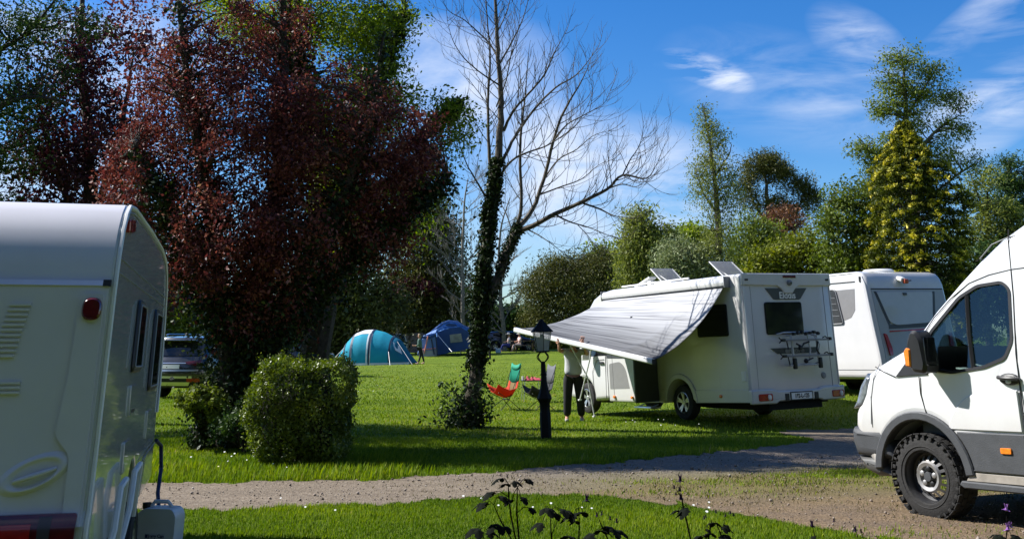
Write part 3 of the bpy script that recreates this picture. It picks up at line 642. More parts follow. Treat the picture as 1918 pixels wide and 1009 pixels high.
    def twig(p, dr, ln, r, lv, side=1):
        n = 5; pts = [p]; q = Vector(p); v = Vector(dr).normalized()
        for i in range(n):
            v = (v+Vector((rr.uniform(-.16,.16), rr.uniform(-.16,.16), .13+rr.uniform(-.08,.12)))).normalized(); q = q+v*ln/n; pts.append(Vector(q))
            if lv > 0 and i > 0 and rr.random() < .75:
                s_ = Vector((rr.uniform(-1,1), rr.uniform(-1,1), rr.uniform(-.2,.5))).normalized(); twig(Vector(q), v*.75+s_*.65, ln*rr.uniform(.3,.6), r*.6, lv-1)
        tw.tube(pts, [r*(1-.6*i/n) for i in range(n+1)], 4)
    for L_ in seeds:
        m = len(L_); k = 2
        while k < m-1:
            p, r = L_[k]; tdir = (L_[k+1][0]-L_[k-1][0]).normalized(); fr = k/m
            if fr > .12:
                s_ = Vector((rr.uniform(-1,1), rr.uniform(-.8,.8), rr.uniform(-.5,.7))).normalized(); s_ = (s_-tdir*s_.dot(tdir)).normalized()
                ln = rr.uniform(.45,1.1)*(1.15-.5*fr); twig(p, tdir*.7+s_*.8, ln, min(max(r*.42,.0045),.010), 2 if rr.random() < .35 else 1)
            k += 1
        p, r = L_[-1]; twig(p, L_[-1][0]-L_[-3][0], .5, .007, 1); twig(p, L_[-1][0]-L_[-3][0]+Vector((.15,.1,-.1)), .4, .006, 1)
    mb.build('trunk', M_barkg, t); tw.build('twigs', M_barkg, t)
    n = A+Bs
    ivy_on(t, [q for q in A if q[0].z < 5.4], b0, 8000, 8, 1.0, .036, zmin=1.0, extra=.030)
    ivy_on(t, [q for q in Bs+seeds[0][:2]+seeds[2][:2] if q[0].z < 4.2], b0, 2400, 9, 1.0, .028, extra=.018)
    ivy_on(t, [q for q in A if q[0].z < 1.5], b0, 900, 10, 1.0, .034, extra=.05)
    # suckers round the foot
    r2 = np.random.default_rng(3); n = 1500; c = np.stack([b0.x-.12+r2.normal(size=n)*.26, b0.y+r2.normal(size=n)*.22, np.abs(r2.normal(size=n))*.25], 1)
    v, f = leaves_at(c, .04, .5, .2, 5); np_mesh('ivy', v-np.array(b0), f, M_ivy, r2.random(n), t)
    sm = MB(mb.xf)
    for i in range(16):
        a = rr.uniform(-1,1); sm.tube([b0+Vector((a*.15-.05, -.1, 0)), b0+Vector((a*.5-.05, -.2+rr.uniform(-.2,.2), rr.uniform(.35,.85)))], [.008,.003], 4)
    sm.build('suckers', M_bark, t)
    c = np.array([[b0.x-.05+r2.uniform(-.55,.5), b0.y-.1+r2.normal()*.2, r2.uniform(.2,.85)] for _ in range(420)]); v, f = leaves_at(c, .045, .45, .5, 6)
    np_mesh('sucker_leaves', v-np.array(b0), f, M_dgreen, r2.random(len(c)), t)
bare_tree()
# ---- small round-leaved tree with an ivy-clad trunk at the left
d = 17.0; b0 = base_at(380, 16.6)
make_tree('small_tree', 'small green-leaved sapling with ivy-wrapped trunk left of the clipped bush', 'shrub', b0,
          [([b0, P(378,790,16.6), P(384,740,16.6), P(386,715,16.6)], [.055,.045,.03,.015])],
          [B(385,748,16.6,48,24,30,.35),B(360,752,16.6,28,22,12,.25),B(405,775,16.6,26,26,10,.25),B(385,772,16.6,30,22,10,.2)], M_mgreen, size=0.031, aspect=.75, per=56, rad=.13, seed=12, twigs=1, tw_r=.006,
          extra=lambda t, n, b: ivy_on(t, n, b, 900, 14, 1.1, .03, zmax=.75, extra=.04))
# ---- clipped bush
def clipped_bush():
    d = 15.0; c = P(565, 782, d); rx, ry, rz = 91*d/2010, .62, 94*d/2010; c.z = rz-.06; b0 = Vector((c.x, c.y, 0))
    t = empty('clipped_bush', 'clipped rounded box bush standing by the gravel road', 'bush', b0); r2 = np.random.default_rng(2)
    def pts(n, lo, hi, p=4.6):
        q = r2.normal(size=(n, 3)); q /= (np.abs(q)**p).sum(1)[:, None]**(1/p); rad = r2.uniform(lo, hi, n)**.6
        w_ = 1+.06*np.sin(q[:, 0]*5+q[:, 2]*4)+.045*np.sin(q[:, 1]*9+q[:, 2]*8+1)+.03*np.sin(q[:, 0]*17+q[:, 2]*15)
        q = q*(rad*w_)[:, None]; q[:, 0] *= 1-.14*np.clip(-q[:, 2], 0, 1); return q*np.array([rx, ry, rz])+np.array(c)
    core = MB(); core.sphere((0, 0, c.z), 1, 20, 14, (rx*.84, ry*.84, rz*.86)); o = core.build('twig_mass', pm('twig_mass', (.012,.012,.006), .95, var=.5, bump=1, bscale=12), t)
    q = pts(42000, .80, 1.02); v, f = leaves_at(q, .021, .6, .4, 4); cr = np.clip(.5*r2.random(len(q))+.35*(.5+.5*np.sin(q[:, 0]*9)*np.sin(q[:, 2]*8+q[:, 0]*4))+.15*r2.random(len(q)), 0, 1)
    np_mesh('leaves', v-np.array(b0), f, M_box, cr, t)
    # loose shoots sticking out
    sh = MB(lambda x, y, z: (x-b0.x, y-b0.y, z-b0.z)); ls = []
    for _ in range(320):
        p = pts(1, .95, 1.0)[0]; dr = (Vector(p)-c).normalized()+Vector((0, 0, .5)); e = Vector(p)+dr.normalized()*r2.uniform(.04, .15); sh.tube([p, e], [.003, .001], 3)
        for k in range(7): ls.append(Vector(p).lerp(e, .3+.12*k)+Vector(r2.normal(size=3)*.012))
    sh.build('foliage_shoots', M_bark, t); v, f = leaves_at(np.array([tuple(q) for q in ls]), .02, .5, .4, 9); np_mesh('shoot_leaves', v-np.array(b0), f, M_box, r2.random(len(ls)), t)
clipped_bush()
# low green growth round the foot of the plum
b0 = base_at(470, 16.2)
make_tree('low_shrub', 'low dark leafy growth at the foot of the copper-leaved tree', 'shrub', b0, [([b0, P(470,800,16.2), P(465,770,16.2)], [.02,.015,.008]), ([b0, P(440,790,16.2), P(425,760,16.2)], [.02,.012,.006])],
          [B(455,790,16.2,40,36,26,.4),B(425,800,16.3,30,30,14,.3)], M_dgreen, size=0.027, aspect=.6, per=59, rad=.15, seed=15, twigs=.5, tw_r=.006)
# ================================================================ TREES BEYOND THE FIELD
BG = 'trees and shrubs round the field'
def bg_tree(name, label, px, d, stems, blobs, mat, **k):
    b0 = base_at(px, d); st_ = [([b0]+[P(a, b, d) for a, b in path], rad) for path, rad in stems[:1]]+[([P(a, b, d) for a, b in path], rad) for path, rad in stems[1:]]
    k.setdefault('group', BG); return make_tree(name, label, 'shrub' if 'shrub' in name or 'hedge' in name else 'tree', b0, st_, [B(q[0], q[1], d+(q[5] if len(q) > 5 else 0), q[2], q[3], q[4]) for q in blobs], mat, **k)
bg_tree('yew_tree', 'big dark evergreen left of the turquoise tent', 640, 76, [([(640,600),(640,480),(645,350)],[.4,.3,.2,.08])],
        [(640,450,75,80,120),(600,560,60,60,80),(690,560,70,60,90),(660,380,60,50,50),(560,620,50,38,40),(640,640,70,26,40),(700,640,60,28,30)], M_olive, size=0.148, aspect=.4, per=108, rad=1.4, seed=20, twigs=.3, tw_r=.05, hang=.5)
bg_tree('cypress_tree', 'drooping olive-green conifer behind the two tents', 800, 84, [([(800,600),(800,450),(795,330)],[.4,.3,.2,.06])],
        [(790,400,70,60,80),(840,420,30,50,30),(770,500,60,60,80),(840,510,40,60,50),(800,580,80,45,70),(740,560,40,60,40),(780,345,35,18,14)], M_olive, size=0.156, aspect=.35, per=108, rad=1.5, seed=22, twigs=.3, tw_r=.05, hang=.9, droop=.8)
bg_tree('purple_tree', 'small purple-leaved tree with pale forked trunk behind the turquoise tent', 745, 82, [([(745,640),(742,600),(738,560)],[.12,.1,.08,.04]),([(743,625),(757,600),(762,570)],[.08,.06,.03])],
        [(735,560,35,30,18),(770,545,35,28,16),(800,530,35,25,12)], M_plumd, size=.14, per=40, rad=.8, seed=23, twigs=.6, tw_r=.03, bark=M_barkp)
for i, (px, dd, ps, lab) in enumerate([(868,80,[(868,640),(866,540),(866,470),(870,380),(876,335)],'bare pale tree behind the blue tent'),(945,80,[(945,640),(938,560),(935,480),(940,420),(955,370)],'bare thin tree seen between the ivy-clad stems')]):
    b0 = base_at(px, dd); t = empty('bare_tree', lab, 'tree', b0, group=BG); mb = MB(lambda x, y, z, b0=b0: (x-b0.x, y-b0.y, z-b0.z)); nd = stem(mb, [b0]+[P(a, b, dd) for a, b in ps], [.2,.18,.15,.11,.07,.03], 7, 4, i)
    rr = random.Random(i+5)
    def tw(p, v, ln, r, lv):
        v = v.normalized(); e = p+v*ln+Vector((0,0,.1*ln)); m_ = p.lerp(e,.5)+Vector((rr.uniform(-.1,.1),0,-.04))*ln; mb.tube([p, m_, e], [r, r*.7, r*.35], 4, cap=False)
        if lv:
            for _ in range(4): q = p.lerp(e, rr.uniform(.25,1)); tw(q, v+Vector((rr.uniform(-.9,.9), rr.uniform(-.9,.9), rr.uniform(-.1,.7))), ln*rr.uniform(.4,.65), r*.55, lv-1)
    for k in range(5, len(nd)-1):
        for _ in range(2):
            p, r = nd[k]; tw(p, Vector((rr.choice([-1,1])*rr.uniform(.5,1), rr.uniform(-.8,.8), rr.uniform(.3,1))), rr.uniform(1.2,2.8), max(.02, r*.4), 3)
    mb.build('trunk', M_barkp, t)
bg_tree('round_tree', 'broad dark rounded evergreen at the end of the field', 1080, 76, [([(1080,600),(1080,540)],[.4,.3,.2])],
        [(1080,550,95,75,170),(1120,500,45,38,50),(1040,520,50,45,50),(1010,570,35,45,36),(1150,560,35,50,40),(1085,610,100,30,60)], M_olive, size=.095, aspect=.35, per=178, rad=1.2, seed=24, twigs=.2, tw_r=.05)
bg_tree('round_tree', 'fresh green round crown between the dark evergreen and the motorhome roof', 1200, 84, [([(1200,600),(1200,560)],[.3,.25,.1])],
        [(1130,485,34,26,20),(1190,545,55,40,46),(1220,580,50,40,30)], M_lgreen, size=0.156, per=90, rad=1.2, seed=25, twigs=.2, tw_r=.05)
bg_tree('birch_tree', 'weeping birch left of the silver-leaved tree', 1212, 60, [([(1212,600),(1210,500),(1205,400)],[.3,.25,.16,.05])],
        [(1195,400,30,25,34),(1200,445,40,45,60),(1235,450,32,38,46),(1180,480,26,50,36),(1210,510,45,45,50),(1255,430,20,20,14)], M_birch, size=0.101, aspect=.35, per=115, rad=.9, seed=26, twigs=.5, tw_r=.03, hang=1.1, droop=.9)
bg_tree('willow_tree', 'pale silver-leaved tree behind the motorhome rooflights', 1285, 46, [([(1285,600),(1284,520),(1280,470)],[.2,.15,.1,.04])],
        [(1270,480,35,35,50),(1310,490,32,38,44),(1260,510,34,24,30),(1300,520,44,28,36)], M_silver, size=0.078, aspect=.3, per=102, rad=.7, seed=27, twigs=.6, tw_r=.02, hang=.3)
bg_tree('maple_tree', 'bright green crown peeping above the silver-leaved tree', 1300, 66, [([(1300,600),(1300,480)],[.2,.15,.08])],
        [(1295,440,24,18,20),(1325,455,22,18,14),(1300,465,32,16,14)], M_lgreen, size=0.125, per=99, rad=.8, seed=28, twigs=.3, tw_r=.03)
bg_tree('birch_tree', 'tallest slim birch with open drooping crown above the motorhome', 1352, 46, [([(1352,600),(1348,480),(1342,380),(1332,280),(1316,195)],[.22,.2,.16,.11,.07,.02]),([(1345,400),(1322,370),(1305,330)],[.06,.04,.02]),([(1340,330),(1365,290),(1370,270)],[.05,.03,.015])],
        [(1318,200,8,16,6),(1322,240,20,22,12),(1345,250,18,26,12),(1312,295,26,24,16),(1350,310,26,34,20),(1325,350,36,32,20),(1365,360,26,34,16),(1345,410,42,36,22),(1340,460,46,36,26),(1350,510,50,36,30)],
        M_birch, size=0.058, aspect=.35, per=105, rad=.55, seed=29, twigs=1, tw_r=.012, hang=1.3, droop=.9, bark=M_barkg)
bg_tree('willow_tree', 'mid green weeping tree directly behind the motorhome', 1410, 50, [([(1410,600),(1410,500),(1405,430)],[.3,.2,.15,.05])],
        [(1400,430,42,40,50),(1440,440,38,40,40),(1385,480,45,40,46),(1430,500,60,40,60)], M_mgreen, size=0.078, aspect=.35, per=108, rad=.75, seed=30, twigs=.4, tw_r=.02, hang=1.2, droop=.9)
bg_tree('gum_tree', 'eucalyptus with grey-green domed crowns right of the tall birch', 1450, 62, [([(1450,600),(1448,480),(1440,400),(1432,310)],[.3,.28,.22,.16,.05]),([(1446,440),(1490,400),(1510,350)],[.12,.08,.03]),([(1445,430),(1412,380),(1400,330)],[.1,.06,.03])],
        [(1425,305,34,24,40),(1460,320,28,24,30),(1398,325,16,24,16),(1500,345,24,24,26),(1520,365,18,22,16),(1410,365,26,22,16),(1450,375,36,26,24),(1485,390,26,24,16),(1440,290,20,10,8)], M_olive, size=0.086, aspect=.3, per=122, rad=.75, seed=31, twigs=.9, tw_r=.025, hang=.5, bark=M_barkg)
bg_tree('beech_tree', 'rusty red-brown tree below the eucalyptus', 1465, 52, [([(1465,600),(1465,500),(1465,420)],[.2,.18,.12,.04])],
        [(1460,420,32,34,24),(1490,410,24,26,14),(1470,470,40,34,26)], M_rust, size=0.070, per=82, rad=.7, seed=32, twigs=.9, tw_r=.02)
bg_tree('laurel_shrub', 'yellow-green broad-leaved shrubs behind the motorhome', 1500, 42, [([(1500,600),(1500,520),(1500,470)],[.15,.12,.08,.03])],
        [(1445,490,40,34,40),(1500,470,40,40,46),(1540,500,40,40,46),(1480,530,60,30,40),(1420,520,40,26,28),(1590,520,34,30,24)], M_laurel, size=0.074, aspect=.5, per=75, rad=.6, seed=33, twigs=.6, tw_r=.02)
bg_tree('holly_tree', 'dark glossy tree between the laurels and the golden conifer', 1605, 40, [([(1605,600),(1603,500),(1600,400)],[.2,.18,.13,.04]),([(1603,520),(1560,450),(1548,400)],[.08,.05,.02]),([(1603,500),(1650,430),(1660,380)],[.08,.05,.02])],
        [(1565,375,26,26,18),(1605,370,34,30,26),(1560,430,40,40,36),(1620,440,46,50,50),(1660,400,26,50,26),(1590,490,60,44,56),(1640,510,50,44,40)], M_mgreen, size=0.066, aspect=.5, per=75, rad=.6, seed=34, twigs=.9, tw_r=.02, col=(0,.72))
# golden conifer
def conifer():
    d = 38.; b0 = base_at(1745, d); t = empty('golden_conifer', 'golden-tipped conifer towering behind the white panel van', 'tree', b0, group=BG); r2 = np.random.default_rng(77)
    k = d/2010; H_ = P(0, 208, d).z; mb = MB(lambda x, y, z: (x-b0.x, y-b0.y, z-b0.z)); mb.tube([b0, (b0.x-.1, d, H_*.6), (b0.x-.45, d, H_-.3)], [.22,.12,.02], 8)
    cs, dirs, tips = [], [], []
    prof = [(0,1.0),(.2,1.0),(.49,.95),(.62,.90),(.70,.86),(.76,.78),(.81,.62),(.86,.42),(.91,.27),(.96,.12),(1,.02)]; pz = [p[0] for p in prof]; pr = [p[1] for p in prof]
    C, Tp, Br = [], [], []
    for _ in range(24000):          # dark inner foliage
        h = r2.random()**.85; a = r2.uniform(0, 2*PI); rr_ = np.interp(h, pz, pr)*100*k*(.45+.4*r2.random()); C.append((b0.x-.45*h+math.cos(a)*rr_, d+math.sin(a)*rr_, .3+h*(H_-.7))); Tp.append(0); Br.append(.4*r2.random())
    for _ in range(1250):
        h = r2.random()**.85; a = r2.uniform(0, 2*PI); lump = .80+.16*math.sin(a*3+h*13)+.10*math.sin(a*7-h*31)+.12*r2.random(); rr_ = np.interp(h, pz, pr)*100*k*lump; z = .2+h*(H_-.6); cx_ = b0.x-.45*max(0, h-.3)
        p0 = Vector((cx_, d, z)); o_ = Vector((math.cos(a), math.sin(a), 0)); sd_ = Vector((-o_.y, o_.x, 0)); L_ = r2.uniform(.45,.85)*(1-.35*h); p1 = p0+o_*(rr_-.45*L_); br = r2.random()
        if r2.random() < .4: limb(mb, p0, p1, .02, .006, r2.random(), -.03, 4, .03, 3)
        for s in r2.random(62):
            lat = (1-s)*.30*L_+.03; q = p1+o_*(L_*s)+sd_*(r2.normal()*lat)+Vector((0,0,L_*(.42*s-.62*s*s)+r2.normal()*.035-.10*(1-s))); C.append(tuple(q)); Tp.append(s); Br.append(br)
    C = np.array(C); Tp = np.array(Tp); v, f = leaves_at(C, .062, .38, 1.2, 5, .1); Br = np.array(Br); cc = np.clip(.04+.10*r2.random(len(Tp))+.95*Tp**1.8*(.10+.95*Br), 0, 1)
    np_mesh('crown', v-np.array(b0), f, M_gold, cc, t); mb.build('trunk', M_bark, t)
conifer()
bg_tree('ash_tree', 'tall airy tree with open crown rising behind the golden conifer', 1710, 52, [([(1710,600),(1705,420),(1700,300),(1695,180),(1690,110)],[.3,.28,.22,.16,.1,.03]),([(1702,330),(1640,290),(1605,255)],[.1,.06,.02]),([(1700,300),(1760,240),(1800,215)],[.1,.06,.02]),([(1702,360),(1650,350),(1610,340)],[.08,.05,.02]),([(1705,400),(1790,330),(1840,300)],[.09,.06,.02]),([(1697,220),(1740,150),(1760,120)],[.08,.05,.02])],
        [(1690,110,34,22,22),(1745,130,28,22,16),(1670,150,32,26,20),(1720,170,36,26,24),(1775,180,36,24,20),(1660,200,34,22,20),(1710,220,36,26,22),(1790,235,30,22,16),(1625,275,32,18,20),(1650,300,32,28,24),(1680,270,34,30,22),(1640,340,40,30,26),(1760,280,40,30,22),(1820,300,26,22,12),(1690,340,50,40,24)],
        M_mgreen, size=0.074, aspect=.4, per=85, rad=.75, seed=36, twigs=1, tw_r=.022, hang=.3, bark=M_barkg)
bg_tree('pine_tree', 'dark pine at the right edge above the van roof', 1895, 66, [([(1895,600),(1893,450),(1890,300)],[.35,.3,.2,.05])],
        [(1893,305,14,14,10),(1880,335,26,14,14),(1905,350,40,16,20),(1870,370,30,14,14),(1910,385,44,18,18),(1880,400,50,22,18),(1940,330,24,30,16)], M_dgreen, size=0.109, aspect=.25, per=115, rad=.9, seed=37, twigs=1, tw_r=.03)
bg_tree('birch_tree', 'loose pale green tree between the golden conifer and the pine', 1850, 56, [([(1850,600),(1848,480),(1850,360)],[.2,.18,.13,.04]),([(1848,470),(1880,430),(1905,400)],[.07,.05,.02]),([(1850,420),(1830,360),(1815,320)],[.06,.04,.02])],
        [(1845,330,26,20,10),(1870,390,44,26,26),(1900,420,36,26,24),(1840,420,40,34,26),(1870,460,60,40,40),(1930,440,40,50,40),(1820,360,20,24,10)], M_birch, size=0.094, aspect=.4, per=82, rad=.8, seed=38, twigs=1, tw_r=.022, hang=.4)
bg_tree('dark_tree', 'dark bushy tree behind the white touring caravan', 1770, 44, [([(1770,600),(1770,520)],[.2,.15,.08])],
        [(1700,540,60,50,60),(1790,560,60,60,70),(1850,520,60,60,60),(1640,560,50,40,40),(1900,560,60,60,50)], M_dgreen, size=0.078, aspect=.5, per=99, rad=.8, seed=39, twigs=.3, tw_r=.03)
bg_tree('yew_tree', 'olive-green leafy tree behind the dark car', 350, 48, [([(350,640),(348,600)],[.2,.15,.06])],
        [(330,600,60,50,70),(400,600,60,50,60),(270,580,70,60,60),(470,600,60,60,60),(540,600,50,50,50),(200,560,80,80,60),(350,650,90,26,40)], M_mgreen, size=0.086, aspect=.5, per=85, rad=.85, seed=40, twigs=.4, tw_r=.03, col=(0,.8))
bg_tree('garden_hedge', 'clipped dark hedge between the bare tree and the broad evergreen', 950, 92, [([(950,630),(950,600)],[.1,.08,.04])],
        [(925,600,30,28,40),(960,595,32,24,40),(995,600,30,26,40),(890,600,30,30,36),(940,632,50,14,30),(990,632,50,14,30),(1040,632,40,18,30),(860,610,30,40,36),(1100,632,50,18,30)], M_dgreen, size=0.140, aspect=.6, per=99, rad=1.1, seed=41, twigs=.1, tw_r=.03)
bg_tree('laurel_hedge', 'low bright green laurel hedge behind the blue car', 975, 84, [([(975,650),(975,640)],[.06,.05,.02])],
        [(940,637,20,10,18),(970,640,24,10,22),(1000,641,24,10,22),(1030,643,24,10,20),(1055,645,20,10,14)], M_laurel, size=0.117, aspect=.5, per=75, rad=.7, seed=42, twigs=.1, tw_r=.02)
for i, (x, y, r, h, lb) in enumerate([(-17,-10,7,17,'leftmost'),(-7,-13,7,20,'second from the left'),(4,-14,7,21,'middle'),(15,-12,7,20,'third from the right'),(25,-5,7,20,'second from the right'),(31,8,7,17,'rightmost'),(-22,0,6,15,'beside the left end'),(-27,8,6,14,'farthest out on the left')]):  # unseen trees, added to block sky fill on the shaded walls
    t = empty('fill_blocking_tree', 'tall dark tree added unseen behind the camera to cut sky light, %s of its row' % lb, 'tree', (x, y, 0), group='added tree row behind the camera'); mb = MB(); stem(mb, [(0,0,0),(.1,0,2),(0,.1,h*.6)], [.25,.2,.1]); mb.build('trunk', M_bark, t)
    cl = blob_clumps([((0,0,h*.5),(r,r*.8,h*.52),330)], 900+i); q_, ix = clump_leaves(cl, 22, 1.5, 910+i); v, f = leaves_at(q_, .42, .7, .3, 920+i); np_mesh('crown', v, f, M_dgreen, np.random.default_rng(i).random(len(q_))*.8, t)
bg_tree('dark_hedge', 'dark woodland edge behind the tents and parked cars', 740, 98, [([(740,640),(740,600)],[.2,.15,.06])],
        [(560,600,80,50,60),(680,600,80,50,60),(780,600,70,50,50),(860,590,60,60,50),(480,600,80,60,50),(1150,590,80,60,50),(380,590,80,60,40)], M_dgreen, size=0.156, aspect=.55, per=99, rad=1.3, seed=43, twigs=.1, tw_r=.05)
bg_tree('field_hedge', 'long dark hedge at the far left end of the field', 60, 84, [([(60,640),(60,600)],[.2,.15,.06])],
        [(-700,600,110,60,70),(-520,600,110,70,70),(-340,600,110,60,70),(-160,600,110,70,70),(20,600,110,70,70),(190,600,100,60,60),(-250,650,400,24,80),(100,650,200,24,60)], M_dgreen, size=.2, aspect=.55, per=42, rad=1.5, seed=44, twigs=.1, tw_r=.05)
bg_tree('field_hedge', 'long green hedge at the right end of the field behind the van', 2150, 70, [([(2150,640),(2150,600)],[.2,.15,.06])],
        [(2000,560,90,60,60),(2150,560,110,70,70),(2320,570,110,70,70),(2500,580,110,70,70),(2200,640,350,24,80)], M_mgreen, size=.16, aspect=.55, per=42, rad=1.3, seed=45, twigs=.1, tw_r=.05)
# ---- dark purple columbines in the bed right below the camera
M_stem = pm('columbine_stem', (.008,.007,.006), .9, var=.3, spec=.1)  # near-black: the shade over the bed is put into this colour
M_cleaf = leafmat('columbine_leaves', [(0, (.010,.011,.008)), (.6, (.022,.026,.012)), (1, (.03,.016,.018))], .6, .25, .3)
M_cflow = pm('columbine_flower_shaded', (.022,.010,.035), .8, var=.4, spec=.1)  # dark purple, blackened further to hold the shade
M_cbright = pm('columbine_flower_lit', (.26,.10,.36), .6, var=.3)  # lit copy of the flower purple, sunlight put into the colour
def lobed_leaf(mb, c, dr, s, rr):
    """three drooping lobed leaflets on short stalks"""
    dr = Vector(dr); dr.z = 0; dr = dr.normalized() if dr.length > .01 else Vector((1,0,0)); sd_ = Vector((-dr.y, dr.x, 0))
    for a in (-1.0, 0, 1.0):
        u = (dr*math.cos(a)+sd_*math.sin(a)); l = s*rr.uniform(.8,1.15); w_ = Vector((-u.y, u.x, 0))
        outl = [(.0,.0),(.18,.16),(.42,.20),(.48,.42),(.68,.26),(.78,.30),(1.,.06),(1.02,-.06),(.78,-.28),(.68,-.24),(.48,-.40),(.42,-.20),(.18,-.16)]
        vs = [Vector(c)+u*(x*l)+w_*(y*l)+Vector((0, 0, (.22*x-.75*x*x)*l-abs(y)*.35*l)) for x, y in outl]
        ctr = Vector(c)+u*(.5*l)+Vector((0,0,-.05*l)); mb.add([ctr]+vs, [(0, i+1, (i+1) % len(vs)+1) for i in range(len(vs))])
def columbine(d, stems, lab, flowers=(), seed=0, bright=False, lsz=.055):
    """stems: list of pixel paths; leaves: at listed pixel points"""
    rr = random.Random(seed); x0, y0 = stems[0][0][-1]; b = P(x0, y0, d); b.z = .0; t = empty('columbine', lab, 'flower', b, group='dark columbines in the bed in front')
    xf = lambda x, y, z: (x-b.x, y-b.y, z-b.z); ms, ml, mf = MB(xf), MB(xf), MB(xf)
    for path, leaves, r in stems:
        pts = [P(px, py, d) for px, py in path]
        if path[-1][1] > 990: e = pts[-1].copy(); pts.append(Vector((e.x*.6+b.x*.4, e.y, e.z*.5))); pts.append(Vector((b.x+rr.uniform(-.02,.02), b.y, 0)))
        ms.tube(pts, [r*.5]+[r]*(len(pts)-1), 5)
        for (px, py, sc_) in leaves:
            q = P(px, py, d); near = min(pts, key=lambda p: (p-q).length); dr = q-near
            if dr.length > .01: ms.tube([near, near.lerp(q,.6)+Vector((0,0,.01)), q], [r*.5, r*.4, r*.35], 4)
            lobed_leaf(ml, q, dr+Vector((rr.uniform(-.03,.03), rr.uniform(-.02,.02), 0)), lsz*sc_, rr)
    for (px, py, sc_) in flowers:
        q = P(px, py, d); s = .013*sc_
        for k in range(5):
            a = k*1.2566+rr.random(); u = Vector((math.cos(a), math.sin(a)*.7, rr.uniform(-.5,.1))); w_ = Vector((-math.sin(a), math.cos(a), 0))
            mf.add([q, q+u*s*.6+w_*s*.4, q+u*s*1.3, q+u*s*.6-w_*s*.4], [(0,1,2,3)]); mf.tube([q, q-u*s*.5+Vector((0,0,s*1.2))], [s*.2, s*.05], 4)
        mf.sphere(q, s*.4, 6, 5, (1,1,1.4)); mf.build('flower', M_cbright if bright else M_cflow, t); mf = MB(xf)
    ms.build('stem', M_stem, t); np_leaf = ml.build('foliage', pm('columbine_leaf', (.006,.008,.005), .9, var=.4, spec=.08), t, smooth=False)  # leaf colour darkened to carry the shade over the bed
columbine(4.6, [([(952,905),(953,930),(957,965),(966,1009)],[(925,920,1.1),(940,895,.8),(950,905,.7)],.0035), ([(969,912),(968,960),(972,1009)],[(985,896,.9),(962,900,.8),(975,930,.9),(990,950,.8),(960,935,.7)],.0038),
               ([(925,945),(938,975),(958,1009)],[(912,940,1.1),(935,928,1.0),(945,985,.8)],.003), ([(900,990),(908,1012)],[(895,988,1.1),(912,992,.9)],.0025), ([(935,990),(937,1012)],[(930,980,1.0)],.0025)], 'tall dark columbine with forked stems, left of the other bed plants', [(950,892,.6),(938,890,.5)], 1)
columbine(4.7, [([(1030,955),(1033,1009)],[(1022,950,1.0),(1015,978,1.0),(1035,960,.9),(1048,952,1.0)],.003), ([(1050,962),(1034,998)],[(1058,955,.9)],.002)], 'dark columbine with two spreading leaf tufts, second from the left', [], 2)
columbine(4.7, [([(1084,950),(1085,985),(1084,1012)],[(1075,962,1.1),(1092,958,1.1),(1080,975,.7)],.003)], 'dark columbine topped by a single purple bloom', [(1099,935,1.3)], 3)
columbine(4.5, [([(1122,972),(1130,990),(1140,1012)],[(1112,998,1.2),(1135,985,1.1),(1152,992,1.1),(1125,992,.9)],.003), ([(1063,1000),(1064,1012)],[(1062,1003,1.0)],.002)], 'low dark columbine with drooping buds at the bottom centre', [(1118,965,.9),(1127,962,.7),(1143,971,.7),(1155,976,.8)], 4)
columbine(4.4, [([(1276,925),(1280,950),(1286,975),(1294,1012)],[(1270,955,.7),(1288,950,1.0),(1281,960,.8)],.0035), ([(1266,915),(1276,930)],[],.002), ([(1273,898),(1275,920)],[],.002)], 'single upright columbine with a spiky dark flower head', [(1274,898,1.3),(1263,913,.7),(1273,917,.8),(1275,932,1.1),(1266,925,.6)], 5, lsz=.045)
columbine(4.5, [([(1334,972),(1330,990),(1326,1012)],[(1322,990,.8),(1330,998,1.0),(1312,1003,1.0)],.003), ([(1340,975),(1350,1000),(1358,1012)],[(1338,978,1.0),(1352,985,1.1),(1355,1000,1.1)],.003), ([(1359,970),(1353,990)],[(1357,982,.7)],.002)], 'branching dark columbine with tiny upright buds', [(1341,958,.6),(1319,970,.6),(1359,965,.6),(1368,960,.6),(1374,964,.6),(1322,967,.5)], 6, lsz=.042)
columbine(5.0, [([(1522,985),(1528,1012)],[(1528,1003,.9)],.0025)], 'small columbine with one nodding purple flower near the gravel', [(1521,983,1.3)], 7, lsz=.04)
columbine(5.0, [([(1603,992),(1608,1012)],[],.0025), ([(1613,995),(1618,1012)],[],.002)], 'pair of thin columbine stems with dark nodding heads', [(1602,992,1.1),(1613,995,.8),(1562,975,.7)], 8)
columbine(5.0, [([(1885,965),(1887,985),(1884,1012)],[(1872,1000,1.0),(1893,1000,1.1),(1880,1006,.9)],.003)], 'lit purple columbine flowers below the van', [(1885,953,1.4),(1888,990,1.6),(1893,984,1.0)], 9, bright=True)
